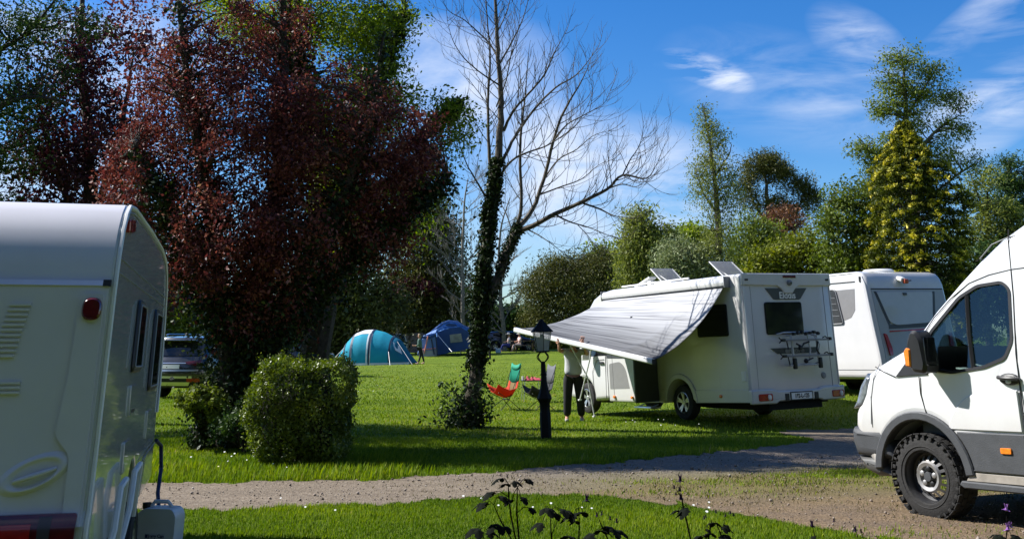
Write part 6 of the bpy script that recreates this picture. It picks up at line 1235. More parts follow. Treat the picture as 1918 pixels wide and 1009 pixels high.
def suv():
    # seen from behind, right rear quarter
    prof = [(.10,.30),(.02,.50),(.0,.72),(.05,.98),(.10,1.05),(.30,1.42),(.38,1.60),(.42,1.66),(.7,1.70),(1.8,1.72),(2.6,1.68),(3.45,1.15),(3.7,1.08),(4.5,.98),(4.72,.80),(4.76,.5),(4.65,.28),(4.33,.28)]+arch2(3.92,.40)[::-1][::-1]
    prof = prof[:18]+[(3.92+.40*math.cos(R(a)), .32+.40*math.sin(R(a))) for a in range(4, 178, 14)]+[(3.5,.26),(1.36,.26)]+[(.94+.40*math.cos(R(a)), .32+.40*math.sin(R(a))) for a in range(4, 178, 14)]+[(.5,.30)]
    def ex(t, xf, W):
        RX = [.30,.50,.72,.98,1.05,1.42,1.60,1.66]; RU = [.10,.02,0,.05,.10,.30,.38,.42]
        def rs(name, poly, m, d0, d1, par=t, r=0):
            q = MB(); pl = rpoly(poly, r) if r else poly; bm = bmesh.new(); bm.faces.new([bm.verts.new((0, p[0], p[1])) for p in pl])
            for zc in np.arange(.3, 1.7, .07): bmesh.ops.bisect_plane(bm, geom=bm.verts[:]+bm.edges[:]+bm.faces[:], plane_co=(0,0,zc), plane_no=(0,0,1))
            for yc in np.arange(-1.8, 0, .12): bmesh.ops.bisect_plane(bm, geom=bm.verts[:]+bm.edges[:]+bm.faces[:], plane_co=(0,yc,0), plane_no=(0,1,0))
            res = bmesh.ops.extrude_face_region(bm, geom=bm.faces[:])
            for v in bm.verts: v.co.x = d0
            for v in [e for e in res['geom'] if isinstance(e, bmesh.types.BMVert)]: v.co.x = d1
            bm.verts.index_update(); vs = []
            for v in bm.verts:
                a = xf(float(np.interp(v.co.z, RX, RU)), v.co.y, v.co.z); kk = max(0, abs((v.co.y+W/2)/(W/2))-.80)/.2; vs.append((a[0]-v.co.x+.12*kk*kk, a[1], a[2]))
            q.add(vs, [tuple(v.index for v in f.verts) for f in bm.faces]); bm.free(); return q.build(name, m, par)
        rs('rear_window', [(-.22,1.48),(-W+.22,1.48),(-W+.12,1.16),(-.12,1.16)], M_glass, -.01, .012, r=.08)
        sp_ = MB(xf); sp_.prism(rpoly([(.36,1.62),(.12,1.60),(.12,1.565),(.36,1.57)],.01), -.25, -W+.25, 'y'); sp_.build('roof_spoiler', MATS['dark_grey_paint'], t)
        for s_, e_ in ((-.10,-.55),(-W+.10,-W+.55)):
            rs('tail_lamp', [(s_,1.06),(e_,1.00),(e_,.95),(s_,.90)], M_redd, -.01, .018, r=.02); rs('lower_lamp', [(s_*1.0,.56),(e_*.75+s_*.25,.56),(e_*.75+s_*.25,.46),(s_,.46)], M_red, -.01, .02, r=.02)
        rs('chrome_strip', [(-.5,.985),(-W+.5,.985),(-W+.5,.96),(-.5,.96)], M_alu, -.01, .02); pl = rs('number_plate', [(-.68,.93),(-W+.68,.93),(-W+.68,.82),(-.68,.82)], M_plate, -.01, .02)
        rs('bumper_trim', [(-.15,.80),(-W+.15,.80),(-W+.15,.755),(-.15,.74)], M_alu, -.01, .022); rs('bumper_trim', [(-.3,.62),(-W+.3,.62),(-W+.3,.56),(-.3,.56)], M_alu, -.01, .02); rs('skid_plate', [(-.35,.46),(-W+.35,.46),(-W+.40,.36),(-.40,.36)], M_alu, -.01, .03)
        rs('lower_bumper', [(-.10,.55),(-W+.10,.55),(-W+.10,.30),(-.10,.30)], M_black, -.01, .015)
        ra = MB(); ra.tube([(.55,-W+.33,1.73),(.7,-W+.33,1.76),(2.4,-W+.33,1.76),(2.6,-W+.33,1.72)], .018, 6); ra.build('roof_bar', M_alu, t); ra = MB(); ra.tube([(.55,-.33,1.73),(.7,-.33,1.76),(2.4,-.33,1.76),(2.6,-.33,1.72)], .018, 6); ra.build('roof_bar', M_alu, t)
        sh = MB(); sh.prism([(.55,1.71),(.85,1.71),(.60,1.80)], -W/2-.02, -W/2+.02, 'y'); sh.build('shark_fin_aerial', M_black, t)
    M_dp = pm('dark_grey_paint', (.032,.032,.034), .22, metal=.3, var=.1, coat=1.)
    # right rear corner near pixel (372,742); car points away to the right
    a = R(78); rc = P(378, 742, 30.2); X = Vector((math.cos(a), math.sin(a), 0)); Y = Vector((-math.sin(a), math.cos(a), 0)); o = Vector((rc.x, rc.y, 0))+Y*1.88
    car('parked_car', 'dark grey sport utility car seen from behind, half hidden by the left caravan', (o.x, o.y, gzf(o.x, o.y)), a, prof, 1.88, M_dp, .20, [[(.62,1.14),(.55,1.50),(1.6,1.60),(2.5,1.55),(3.1,1.14)]], ((.94,.37),(3.92,.37)), extra=ex)
suv()
hatch = [(.08,.26),(.0,.5),(.02,.85),(.10,.95),(.35,1.32),(.55,1.42),(1.4,1.46),(2.2,1.42),(2.95,.98),(3.8,.84),(3.98,.66),(4.0,.4),(3.95,.24),(3.6,.24)]+[(3.24+.35*math.cos(R(a)), .30+.35*math.sin(R(a))) for a in range(4, 178, 16)]+[(2.85,.22),(1.1,.22)]+[(.72+.35*math.cos(R(a)), .30+.35*math.sin(R(a))) for a in range(4, 178, 16)]+[(.35,.26)]
wn = [[(.48,.96),(.60,1.32),(1.4,1.38),(2.1,1.34),(2.65,.96)]]
def face_glass(zs, us, W_, nm='windscreen'):
    def ex(t, xf, W):
        q = MB(); u0, u1 = us; z0, z1 = zs; off = .012 if u0 > 1.5 else -.012
        vs = [];
        for k in range(9):
            y = -.14-(W-.28)*k/8
            for (u, z) in ((u0, z0), (u1, z1)): a = xf(u, y, z); vs.append((a[0]+off, a[1], a[2]+.012))
        q.add(vs, [(2*k, 2*k+1, 2*k+3, 2*k+2) for k in range(8)]); q.build(nm, M_glass, t)
        for y in (-.12, -W+.12): q = MB(xf); q.box((3.86 if u0 > 1.5 else .04, y-.08*(1 if y > -1 else -1), .68),(.14,.26,.12),None,.03); q.build('headlamp' if u0 > 1.5 else 'tail_lamp', M_clens if u0 > 1.5 else M_red, t)
        q = MB(xf); q.box((3.99 if u0 > 1.5 else .0,-W/2,.55),(.05,.8,.14),None,.02); q.build('grille' if u0 > 1.5 else 'number_plate', M_black if u0 > 1.5 else M_plate, t)
    return ex
def far_car(px, d, yaw, label, mat, ex, sc=1.):
    x = (px-CX)/2010*d; o = car('parked_car', label, (x, d, gzf(x, d)-.02), R(yaw), hatch, 1.74, mat, .16, wn, ((.72,.31),(3.24,.31)), extra=ex); o.scale = (sc,)*3; return o
gf = face_glass((.99,1.40), (2.94,2.22), 1.74); gb = face_glass((.97,1.30), (.10,.34), 1.74, 'rear_window')
far_car(725, 77, -100, 'silver hatchback just above the turquoise tent end', pm('silver_paint', (.42,.43,.44), .25, metal=.4, var=.05, coat=.8), gf)
far_car(765, 79, -108, 'white car parked behind the person by the tents', pm('white_car_paint', (.7,.7,.7), .25, var=.03, coat=.8), gf)
far_car(905, 82, 8, 'dark blue car beside the seated people', pm('blue_car_paint', (.02,.03,.09), .2, metal=.3, var=.08, coat=1.), gb)
far_car(500, 54, 70, 'dark car in the shade behind the clipped bush', pm('black_car_paint', (.02,.022,.025), .2, metal=.3, var=.08, coat=1.), gb)
# ================================================================ TENTS
def cloth(n, c, tl=.25, var=.1):
    if n in MATS: return MATS[n]
    m = pm(n, c, .75, var=var, scale=2.5, bump=.25, bscale=5, spec=.25); t = m.node_tree; b = t.nodes['Principled BSDF']; tr = t.nodes.new('ShaderNodeBsdfTranslucent'); tr.inputs['Color'].default_value = tuple(c)+(1,)
    ms = t.nodes.new('ShaderNodeMixShader'); ms.inputs[0].default_value = tl; t.links.new(b.outputs[0], ms.inputs[1]); t.links.new(tr.outputs[0], ms.inputs[2]); t.links.new(ms.outputs[0], t.nodes['Material Output'].inputs['Surface']); return m
def tunnel_tent():
    d = 62.; x0 = (625-CX)/2010*d; x1 = (770-CX)/2010*d; k = d/2010; D = 2.9; yw = R(-8)
    o = Vector((x0, d-.3, gzf((x0+x1)/2, d)-.02)); t = empty('tunnel_tent', 'turquoise tunnel tent with a white roof strip and dark hoops', 'tent', o, (0, R(-1.2), yw)); L_ = (x1-x0)
    # hoops: (x, half width, height); sections are half ellipses in the y-z plane
    hp = [(0,.55,.06),(.12,.85,.62),(.55,1.15,1.30),(1.02,1.35,1.75),(1.55,1.42,1.93),(2.15,1.45,1.95),(2.75,1.40,1.80),(3.30,1.35,1.50),(3.62,1.30,1.38),(L_,1.15,.05)]
    def sec(x, hw, h, n=22): return [(x, D/2-hw*math.cos(PI*i/n)*(1+.0), max(0, h*math.sin(PI*i/n)**.72)) for i in range(n+1)]
    M_t = cloth('turquoise_fly', (.018,.33,.46), .2); M_t2 = cloth('dark_teal_fly', (.012,.15,.24), .15); M_w = cloth('white_fly', (.72,.74,.76), .2, .03); M_hp = pm('hoop_sleeve', (.012,.025,.06), .6)
    def skin(name, xs, m, n=22, i0=0, i1=22, off=0.):
        q = MB(); S_ = []
        for x in xs:
            hw = np.interp(x, [h[0] for h in hp], [h[1] for h in hp]); hh = np.interp(x, [h[0] for h in hp], [h[2] for h in hp]); S_.append(sec(x, hw+off, hh+off, n)[i0:i1+1])
        m_ = len(S_[0]); q.add([p for s in S_ for p in s], [(i*m_+j, i*m_+j+1, (i+1)*m_+j+1, (i+1)*m_+j) for i in range(len(S_)-1) for j in range(m_-1)]); return q.build(name, m, t, angle=60)
    skin('flysheet', list(np.linspace(0,3.3,34)), M_t); skin('porch_end', list(np.linspace(3.3,L_,10)), M_t2)
    skin('roof_strip', list(np.linspace(1.02,2.2,12)), M_w, 22, 7, 15, .015); 
    for x in (1.02,1.98,2.15): skin('side_stripe', [x,x+.09], M_w, 22, 0, 7, .015)
    for x in (.55,1.02,2.15,3.30): skin('pole_sleeve', [x-.04,x+.05], M_hp, 22, 0, 22, .03)
    q = MB()
    for i in range(20):
        x = L_*i/20; hw = np.interp(x, [h[0] for h in hp], [h[1] for h in hp])+.03; x2 = L_*(i+1)/20; hw2 = np.interp(x2, [h[0] for h in hp], [h[1] for h in hp])+.03; q.add([(x,D/2-hw,-.02),(x2,D/2-hw2,-.02),(x2,D/2-hw2,.10),(x,D/2-hw,.10)],[(0,1,2,3)])
    q.build('mud_flap', M_w, t)
    def onend(u, v): return (3.62+(L_-3.62)*(1-v)+.03, D/2+u, .05+v*1.33)
    q = MB(); q.add([(3.70,D/2-.85,1.10),(3.70,D/2-.25,1.18),(4.02,D/2-.20,.62),(4.05,D/2-.95,.60)],[(0,1,2,3)]); 
    q = MB(); P4 = []
    for (x, i) in ((3.38,2.6),(3.86,3.2),(4.10,2.1),(3.55,1.4)): pass
    pane = [(3.42, .56), (3.80,.62), (4.02,.40),(3.66,.30)]
    vs = []
    for x, f_ in pane:
        hw = np.interp(x, [h[0] for h in hp], [h[1] for h in hp])+.05; hh = np.interp(x, [h[0] for h in hp], [h[2] for h in hp])+.05; a = f_*PI/2; vs.append((x, D/2-hw*math.cos(a), hh*math.sin(a)**.72))
    q.add(vs, [(0,1,2,3)]); q.build('window', M_w, t)
    for a, b in (((3.62,D/2-.6,1.25),(4.75,-.1,-.05)),((.55,D/2-.9,.95),(-.35,.2,0)),((3.3,.1,.7),(3.6,-.7,-.03))): q = MB(); q.tube([a,b], .012, 4); q.build('guy_rope', M_offw, t)
tunnel_tent()
def family_tent():
    d = 72.; k = d/2010.; cx_ = (838-CX)*k; zb = gzf(cx_, d)-.05; o = Vector(((790-CX)*k, d-1.5, gzf((800-CX)*k, d)-.03)); t = empty('family_tent', 'big dark blue family tent with a light blue porch and arched roof', 'tent', o, (0,R(-3.5),0)); s = k
    X = lambda px: (px-790)*k; Z = lambda py: (669-py)*k*.97
    M_b = cloth('navy_fly', (.03,.065,.19), .12); M_m = cloth('blue_fly', (.07,.20,.46), .2); M_l = cloth('light_blue_fly', (.20,.32,.62), .35); M_gy = cloth('grey_apron', (.34,.35,.40), .2); M_hp = pm('hoop_sleeve', (.012,.025,.06), .6)
    # main dome: roof arch lofted from front edge to back edge
    ridge = [(786,668),(790,650),(797,638),(812,626),(830,613),(842,609.5),(858,612),(868,620),(880,626),(884,640),(886,662)]
    q = MB(); rows = []
    for j in range(9):
        v = j/8; row = []
        for (px, py) in ridge: z = Z(py); row.append((X(px)+.10*math.sin(PI*v), v*3.6, max(0., z*(math.sin(PI*(.12+.76*v))**.45 if z > .4 else 1))))
        rows.append(row)
    n = len(ridge); q.add([p for r in rows for p in r], [(j*n+i, j*n+i+1, (j+1)*n+i+1, (j+1)*n+i) for j in range(8) for i in range(n-1)]); q.build('roof', M_m, t, angle=50)
    fr = [(786,668),(790,650),(797,640),(812,629),(824,622),(824,670)]
    z = rows[0]
    q = MB(); q.add([(p[0], 0, p[2]) for p in rows[0]], [tuple(range(n))]); q.build('inner_wall', M_b, t)
    # dark side wall
    q = MB(); q.prism([(X(824),Z(670)),(X(824),Z(628)),(X(848),Z(622)),(X(868),Z(621)),(X(884),Z(634)),(X(888),Z(661))], -.02, -.14, 'y'); q.build('side_wall', M_b, t)
    # porch
    q = MB(); q.add([(X(786),-.1,Z(668)),(X(793),-.1,Z(640)),(X(803),-.9,Z(632)),(X(823),-1.0,Z(629)),(X(824),-.1,Z(622)),(X(800),-.1,Z(632))], [(1,2,5),(5,2,3,4),(0,1,2)]); q.build('porch_roof', M_l, t)
    q = MB(); q.prism([(X(792),Z(666)),(X(795),Z(640)),(X(822),Z(634)),(X(824),Z(667))], -.80, -.86, 'y'); q.build('porch_wall', M_l, t); q = MB(); q.prism([(X(791),Z(670)),(X(791),Z(660)),(X(824),Z(660)),(X(824),Z(671))], -.87, -.92, 'y'); q.build('apron', M_gy, t)
    q = MB(); q.prism(rpoly([(X(795),Z(641)),(X(799),Z(634)),(X(812),Z(635)),(X(822),Z(631)),(X(822),Z(636)),(X(812),Z(640)),(X(800),Z(638))],.05), -.93, -.96, 'y'); q.build('shaded_opening', M_b, t)
    for a, b in (((809,634),(801,665)),((823,631),(825,670)),((815,640),(819,668))): q = MB(); q.tube([(X(a[0]),-.98,Z(a[1])),(X(b[0]),-1.0,Z(b[1]))], .05, 6); q.build('red_pole' if a[0] == 809 else 'dark_pole', pm('salmon_pole', (.55,.20,.15), .5) if a[0] == 809 else M_hp, t)
    q = MB(); q.tube([(X(795),-.97,Z(658)),(X(822),-.97,Z(657))], .035, 5); q.build('red_pole', MATS['salmon_pole'], t)
    w_ = MB(); w_.prism([(X(848),Z(649)),(X(847),Z(634)),(X(868),Z(633)),(X(870),Z(648))], -.15, -.19, 'y'); w_.build('window', pm('tent_window', (.20,.20,.19), .3, var=.3, scale=3), t)
    for pts in ([(797,640),(812,627),(830,614),(842,611),(858,613),(866,619),(856,621),(845,620),(836,616)],[(832,614),(845,612),(862,617)]): pass
    q = MB(); rg = [(p[0], 1.6, p[2]+.04) for p in rows[4]]; q.tube([(p[0], p[1]-1.0, p[2]) for p in rg[2:9]], .07, 6); q.build('roof_tube', M_l, t); q = MB(); q.tube([(p[0]*.98+.1, .1, p[2]*.97) for p in rows[0][3:9]], .07, 6); q.build('roof_tube', M_l, t)
    q = MB(); q.prism([(X(838),Z(616)),(X(846),Z(613)),(X(858),Z(615)),(X(862),Z(619)),(X(850),Z(620))], .2, -.05, 'y'); q.build('roof_window', M_b, t)
    for a, b in (((826,634),(852,663)),((889,640),(900,664))): q = MB(); q.tube([(X(a[0]),-.2,Z(a[1])),(X(b[0]),-1.6,Z(b[1]+2))], .02, 4); q.build('guy_rope', M_offw, t)
family_tent()
def grey_tent():
    d = 82.; k = d/2010.; o = Vector(((757-CX)*k, d, gzf((757-CX)*k, d))); t = empty('frame_tent', 'grey ridge tent with a dark band behind the parked cars', 'tent', o); X = lambda px: (px-757)*k; Z = lambda py: (658-py)*k
    q = MB(); q.prism([(X(757),Z(658)),(X(757),Z(624)),(X(790),Z(622)),(X(806),Z(630)),(X(806),Z(658))], 0, 2.5, 'y'); q.build('canvas', cloth('grey_canvas', (.17,.155,.19), .1), t)
    q = MB(); q.prism([(X(764),Z(634)),(X(768),Z(623)),(X(772),Z(623)),(X(768),Z(636))], -.02, -.06, 'y'); q.build('dark_band', M_black, t)
grey_tent()
# ================================================================ LAMP POSTS
M_iron = pm('black_iron', (.004,.0045,.006), .6, var=.4, scale=12, spec=.2, bump=.15, bscale=30)
def lamp_post(b, label, s=1., glass=True):
    t = empty('lamp_post', label, 'lamp post', b, (0, R(-2.0), R(8))); S = lambda x, y, z: (x*s, y*s, z*s)
    q = MB(S); q.lathe([(.096,-.05),(.094,.42),(.086,.44),(.090,.58),(.112,.62),(.128,.655),(.118,.69),(.088,.76),(.068,.84),(.052,.95),(.046,1.02),(.052,1.03),(.052,1.06),(.044,1.07),(.042,1.20),(.036,1.245),(.02,1.26)], (0,0,0), 10); q.build('post', M_iron, t, angle=30)
    q = MB(S)
    for k in range(4):
        a = k*PI/2+.5; c, n_ = math.cos(a), math.sin(a); q.tube([(c*.015,n_*.015,1.22)]+[(c*(.045+.080*math.sin(PI*i/8)), n_*(.045+.080*math.sin(PI*i/8)), 1.25+.165*i/8) for i in range(9)], .009, 6)
    q.build('bracket', M_iron, t)
    ph = PI/6; hx = [(math.cos(ph+k*PI/3), math.sin(ph+k*PI/3)) for k in range(6)]; zb, zt, rb, rt = 1.43, 1.755, .112, .172
    q = MB(S); q.lathe([(rb+.012,zb-.02),(rb+.012,zb),(rb-.02,zb+.008)], (0,0,0), 6, phase=ph); q.lathe([(.02,zb-.02),(rb,zb-.018)],(0,0,0),6,phase=ph)
    for x, y in hx: q.tube([(x*rb,y*rb,zb),(x*rt,y*rt,zt)], .0055, 5)
    q.tube([(hx[k%6][0]*rt, hx[k%6][1]*rt, zt) for k in range(7)], .009, 5); fr = q.build('lantern_frame', M_iron, t)
    q = MB(S); q.lathe([(rt+.030,zt-.012),(rt+.034,zt+.0),(rt*.72,zt+.085),(rt*.55,zt+.115),(.055,zt+.16),(.045,zt+.175),(.03,zt+.185),(.02,zt+.20),(1e-5,zt+.21)], (0,0,0), 6, phase=ph); q.build('lantern_roof', M_iron, t, angle=20)
    Mg = pm('lantern_glass', (.52,.55,.53), .25, var=.12, alpha=.5)
    for k in range(6):
        a, b_ = hx[k], hx[(k+1)%6]; q = MB(S); q.add([(a[0]*(rb-.003),a[1]*(rb-.003),zb),(b_[0]*(rb-.003),b_[1]*(rb-.003),zb),(b_[0]*(rt-.003),b_[1]*(rt-.003),zt),(a[0]*(rt-.003),a[1]*(rt-.003),zt)],[(0,1,2,3)]); q.build('glass_pane', Mg, fr)
    q = MB(S); q.lathe([(.016,1.40),(.016,1.47),(.022,1.48),(.022,1.56)],(0,0,0),12); q.build('lamp_holder', M_gseam, t); q = MB(S); q.lathe([(.018,1.56),(.024,1.59),(.036,1.63),(.040,1.67),(.030,1.705),(1e-5,1.715)],(0,0,0),14); q.build('bulb', pm('frosted_bulb', (.45,.46,.46), .3, var=.05), t)
g = G(1023, 822, 0); lamp_post((g.x, g.y, 0), 'black iron lamp post with a six-sided glass lantern near the camping chairs', 1.0)
g = P(918, 660, 66); lamp_post((g.x, 66, gzf(g.x, 66)), 'small distant black lamp post in front of the dark blue car', .62)
# ================================================================ CAMPING FURNITURE
M_pole = pm('black_tube', (.012,.012,.014), .35, var=.2)
def sling_chair(loc, rz, label, cols, s=1.):
    """low camping chair: sling seat hung on four frame tips, hub with crossed legs"""
    t = empty('camping_chair', label, 'chair', loc, (0,0,rz), group='camping chairs on the lawn')
    # local: +x right, +y front (seat opening), z up
    fl, fr_, tl, tr_ = Vector((-.30,.34,.42)), Vector((.30,.34,.42)), Vector((-.25,-.33,1.05)), Vector((.25,-.33,1.05)); hub = Vector((0,0,.24)); q = MB()
    hl, hr = Vector((-.17,-.03,.24)), Vector((.17,-.03,.24))
    q.tube([hl,hr], .012, 6)
    for h, a, b in ((hl, fl, tl), (hr, fr_, tr_)): q.tube([h,a], .009, 6); q.tube([h,b], .009, 6)
    fr = q.build('frame', M_pole, t)
    for h, e in ((hl,(-.28,.26,0)),(hl,(-.24,-.30,0)),(hr,(.28,.26,0)),(hr,(.24,-.30,0))): q = MB(); q.tube([h,e], .009, 6); q.sphere(e, .014, 8, 5); q.build('leg', M_pole, t)
    path = [(.36,.42,.31),(.20,.33,.31),(.02,.27,.29),(-.14,.30,.28),(-.21,.46,.27),(-.26,.63,.26),(-.29,.82,.255),(-.31,.95,.25),(-.335,1.06,.245)]
    def sheet(name, i0, i1, u0, u1, m, off=0.):
        q = MB(); pts = path[i0:i1+1]; n = 9; vs = []
        for (y, z, hw) in pts:
            for k in range(n):
                u = u0+(u1-u0)*k/(n-1); lift = (abs(u)**2.2)*(.20 if z < .45 else .06); vs.append((u*hw, y+(off if z > .5 else 0), z+lift+off*.3))
        q.add(vs, [(i*n+k, i*n+k+1, (i+1)*n+k+1, (i+1)*n+k) for i in range(len(pts)-1) for k in range(n-1)]); o = q.build(name, m, t, angle=70); md = o.modifiers.new('t','SOLIDIFY'); md.thickness = .006; return o
    sheet('seat_sling', 0, 5, -1, 1, cols[0]); sheet('back_sling', 5, 8, -1, 1, cols[1]); 
    if len(cols) > 2: sheet('centre_panel', 2, 5, -.55, .55, cols[2], .012); sheet('headrest', 7, 8, -.9, .9, cols[3], .02)
    return t
g = GG(946, 766); sling_chair(g, R(118), 'red and green low camping chair on the lawn', [cloth('red_sling', (.62,.06,.025), .35), cloth('green_sling', (.02,.32,.20), .4), cloth('olive_sling', (.20,.14,.05), .2), cloth('mint_sling', (.06,.42,.27), .3)])
g = GG(1012, 768); sling_chair(g, R(112), 'dark grey low camping chair behind the lamp post', [cloth('charcoal_sling', (.035,.036,.04), .1), cloth('grey_sling', (.16,.165,.175), .2)])
def roll_table():
    g = GG(996, 752); t = empty('camping_table', 'small folding camping table between the two low chairs', 'table', g, (0,0,R(10)))
    q = MB(); q.box((0,0,.56),(.56,.42,.025),None,.006); q.build('table_top', M_pole, t)
    for x in (-.22,.22):
        for y in (-.16,.16): q = MB(); q.tube([(x,y,.55),(x*1.15,y*1.15,0)], .012, 6); q.build('leg', M_alu, t)
    t2 = empty('folded_cloth', 'crumpled pink-red towel lying on the small camping table', 'towel', (g.x, g.y, g.z+.575), (0,0,R(10))); r_ = random.Random(2); q = MB(); nx, ny = 22, 14; vs = []
    for i in range(nx):
        for j in range(ny):
            x, y = -.20+.44*i/(nx-1), -.16+.30*j/(ny-1); e = min(i, nx-1-i, j, ny-1-j)/4; h = min(1, e)*(.05+.045*math.sin(x*31+y*14)*math.cos(y*23-x*9)+.03*math.sin(x*57+2)); vs.append((x+.02*math.sin(y*30), y+.02*math.sin(x*25), .004+max(.0, h)))
    q.add(vs, [(i*ny+j, i*ny+j+1, (i+1)*ny+j+1, (i+1)*ny+j) for i in range(nx-1) for j in range(ny-1)]); o = q.build('towel_cloth', cloth('pink_red_cloth', (.42,.07,.09), .1, .35), t2)
    t3 = empty('drinks_can', 'white cup at the left end of the small camping table', 'cup', (g.x-.24, g.y-.08, g.z+.575)); q = MB(); q.lathe([(.03,0),(.033,.0),(.036,.10),(.034,.10),(.030,.01),(1e-5,.01)],(0,0,0),14); q.build('cup_body', M_offw, t3)
roll_table()
def small_table():
    d = 73.; k = d/2010; x = (870-CX)*k; z = gzf(x, d); t = empty('side_table', 'small white-topped camping table right of the blue tent', 'table', (x,d,z)); q = MB(); q.box((0,0,.68),(.62,.5,.05),None,.01); q.build('table_top', M_offw, t)
    for a in (-.27,.27):
        for b in (-.2,.2): q = MB(); q.tube([(a,b,.66),(a,b,0)], .022, 5); q.build('leg', M_offw, t)
    t2 = empty('bottle', 'pale bottle standing on the small white table', 'bottle', (x,d,z+.705)); q = MB(); q.lathe([(.045,0),(.045,.16),(.018,.21),(.018,.27),(1e-5,.27)],(0,0,0),10); q.build('bottle_body', M_clens, t2)
    x2 = (861-CX)*k; t3 = empty('folding_chair', 'red folding chair beside the blue tent', 'chair', (x2,d+.3,gzf(x2,d)), (0,0,R(-60))); q = MB(); q.box((0,0,.42),(.46,.44,.04),None,.01); q.build('seat', cloth('red_canvas', (.45,.05,.03), .2), t3); q = MB(); q.box((0,.23,.72),(.46,.03,.46),(R(-10),0,0),.01); q.build('backrest', MATS['red_canvas'], t3)
    for a in (-.21,.21):
        for b in (-.2,.2): q = MB(); q.tube([(a,b,.42),(a,b*1.2,0)], .014, 5); q.build('leg', M_pole, t3)
    x4 = (913-CX)*(70/2010.); t4 = empty('folding_chair', 'white-backed folding chair in front of the dark blue car', 'chair', (x4,70,gzf(x4,70)), (0,0,R(170))); q = MB(); q.box((0,0,.42),(.36,.40,.04),None,.01); q.build('seat', M_dgrey, t4); q = MB(); q.prism(rpoly(rect(-.18,.18,.46,.88),.08), .19, .22, 'y'); q.build('backrest', M_offw, t4)
    for a in (-.16,.16):
        for b in (-.18,.18): q = MB(); q.tube([(a,b,.42),(a,b*1.15,0)], .013, 5); q.build('leg', M_alu, t4)
small_table()
def picnic():
    d = 76.; k = d/2010; x = (982-CX)*k; z = gzf(x, d); t = empty('picnic_table', 'dark wooden picnic table with attached benches beside the seated pair', 'table', (x,d,z), (0,0,R(6))); M_wd = pm('weathered_wood', (.10,.075,.055), .85, var=.35, scale=14, bump=.4)
    q = MB(); [q.box((0,-.32+.13*i,.74),(1.8,.115,.04),None,.006) for i in range(6)]; q.build('table_top', M_wd, t)
    for y in (-.75,.75): q = MB(); q.box((0,y,.44),(1.8,.25,.04),None,.006); q.build('bench', M_wd, t)
    for x_ in (-.65,.65):
        q = MB(); q.tube([(x_,-.25,.72),(x_,-.7,0)],.04,5); q.tube([(x_,.25,.72),(x_,.7,0)],.04,5); q.tube([(x_,-.75,.41),(x_,.75,.41)],.035,5); q.build('leg_frame', M_wd, t)
    t2 = empty('cool_box', 'small pale blue cool box on the grass by the seated pair', 'cool box', ((934-CX)*k, 74.6, gzf(-.9,74.6))); q = MB(); q.box((0,0,.14),(.36,.26,.26),None,.03); q.build('box_body', pm('pale_blue_plastic', (.35,.50,.55), .5), t2); q = MB(); q.box((0,0,.29),(.38,.28,.05),None,.02); q.build('lid', M_offw, t2)
picnic()
# ================================================================ PEOPLE
M_skin = pm('skin', (.52,.27,.18), .55, var=.08, scale=8, spec=.4)
def skinned(name, joints, edges, mat, parent, sub=2, root=0):
    """joints: (x,y,z,radius or (rx,ry)); one continuous surface grown round the edges"""
    me = bpy.data.meshes.new(name); me.from_pydata([j[:3] for j in joints], edges, []); o = bpy.data.objects.new(name, me); SC.collection.objects.link(o)
    sm = o.modifiers.new('skin', 'SKIN'); sm.use_smooth_shade = True; sm.branch_smoothing = .4
    for i, j in enumerate(joints):
        r = j[3]; me.skin_vertices[0].data[i].radius = r if hasattr(r, '__len__') else (r, r)
    me.skin_vertices[0].data[root].use_root = True
    ss = o.modifiers.new('sub', 'SUBSURF'); ss.levels = sub; ss.render_levels = sub
    dg = bpy.context.evaluated_depsgraph_get(); ev = bpy.data.meshes.new_from_object(o.evaluated_get(dg)); ev.polygons.foreach_set('use_smooth', [True]*len(ev.polygons)); ev.materials.clear(); ev.materials.append(mat)
    bpy.data.objects.remove(o); o2 = bpy.data.objects.new(name, ev); SC.collection.objects.link(o2); o2.parent = parent; return o2
def chain(js): return [(i, i+1) for i in range(len(js)-1)]
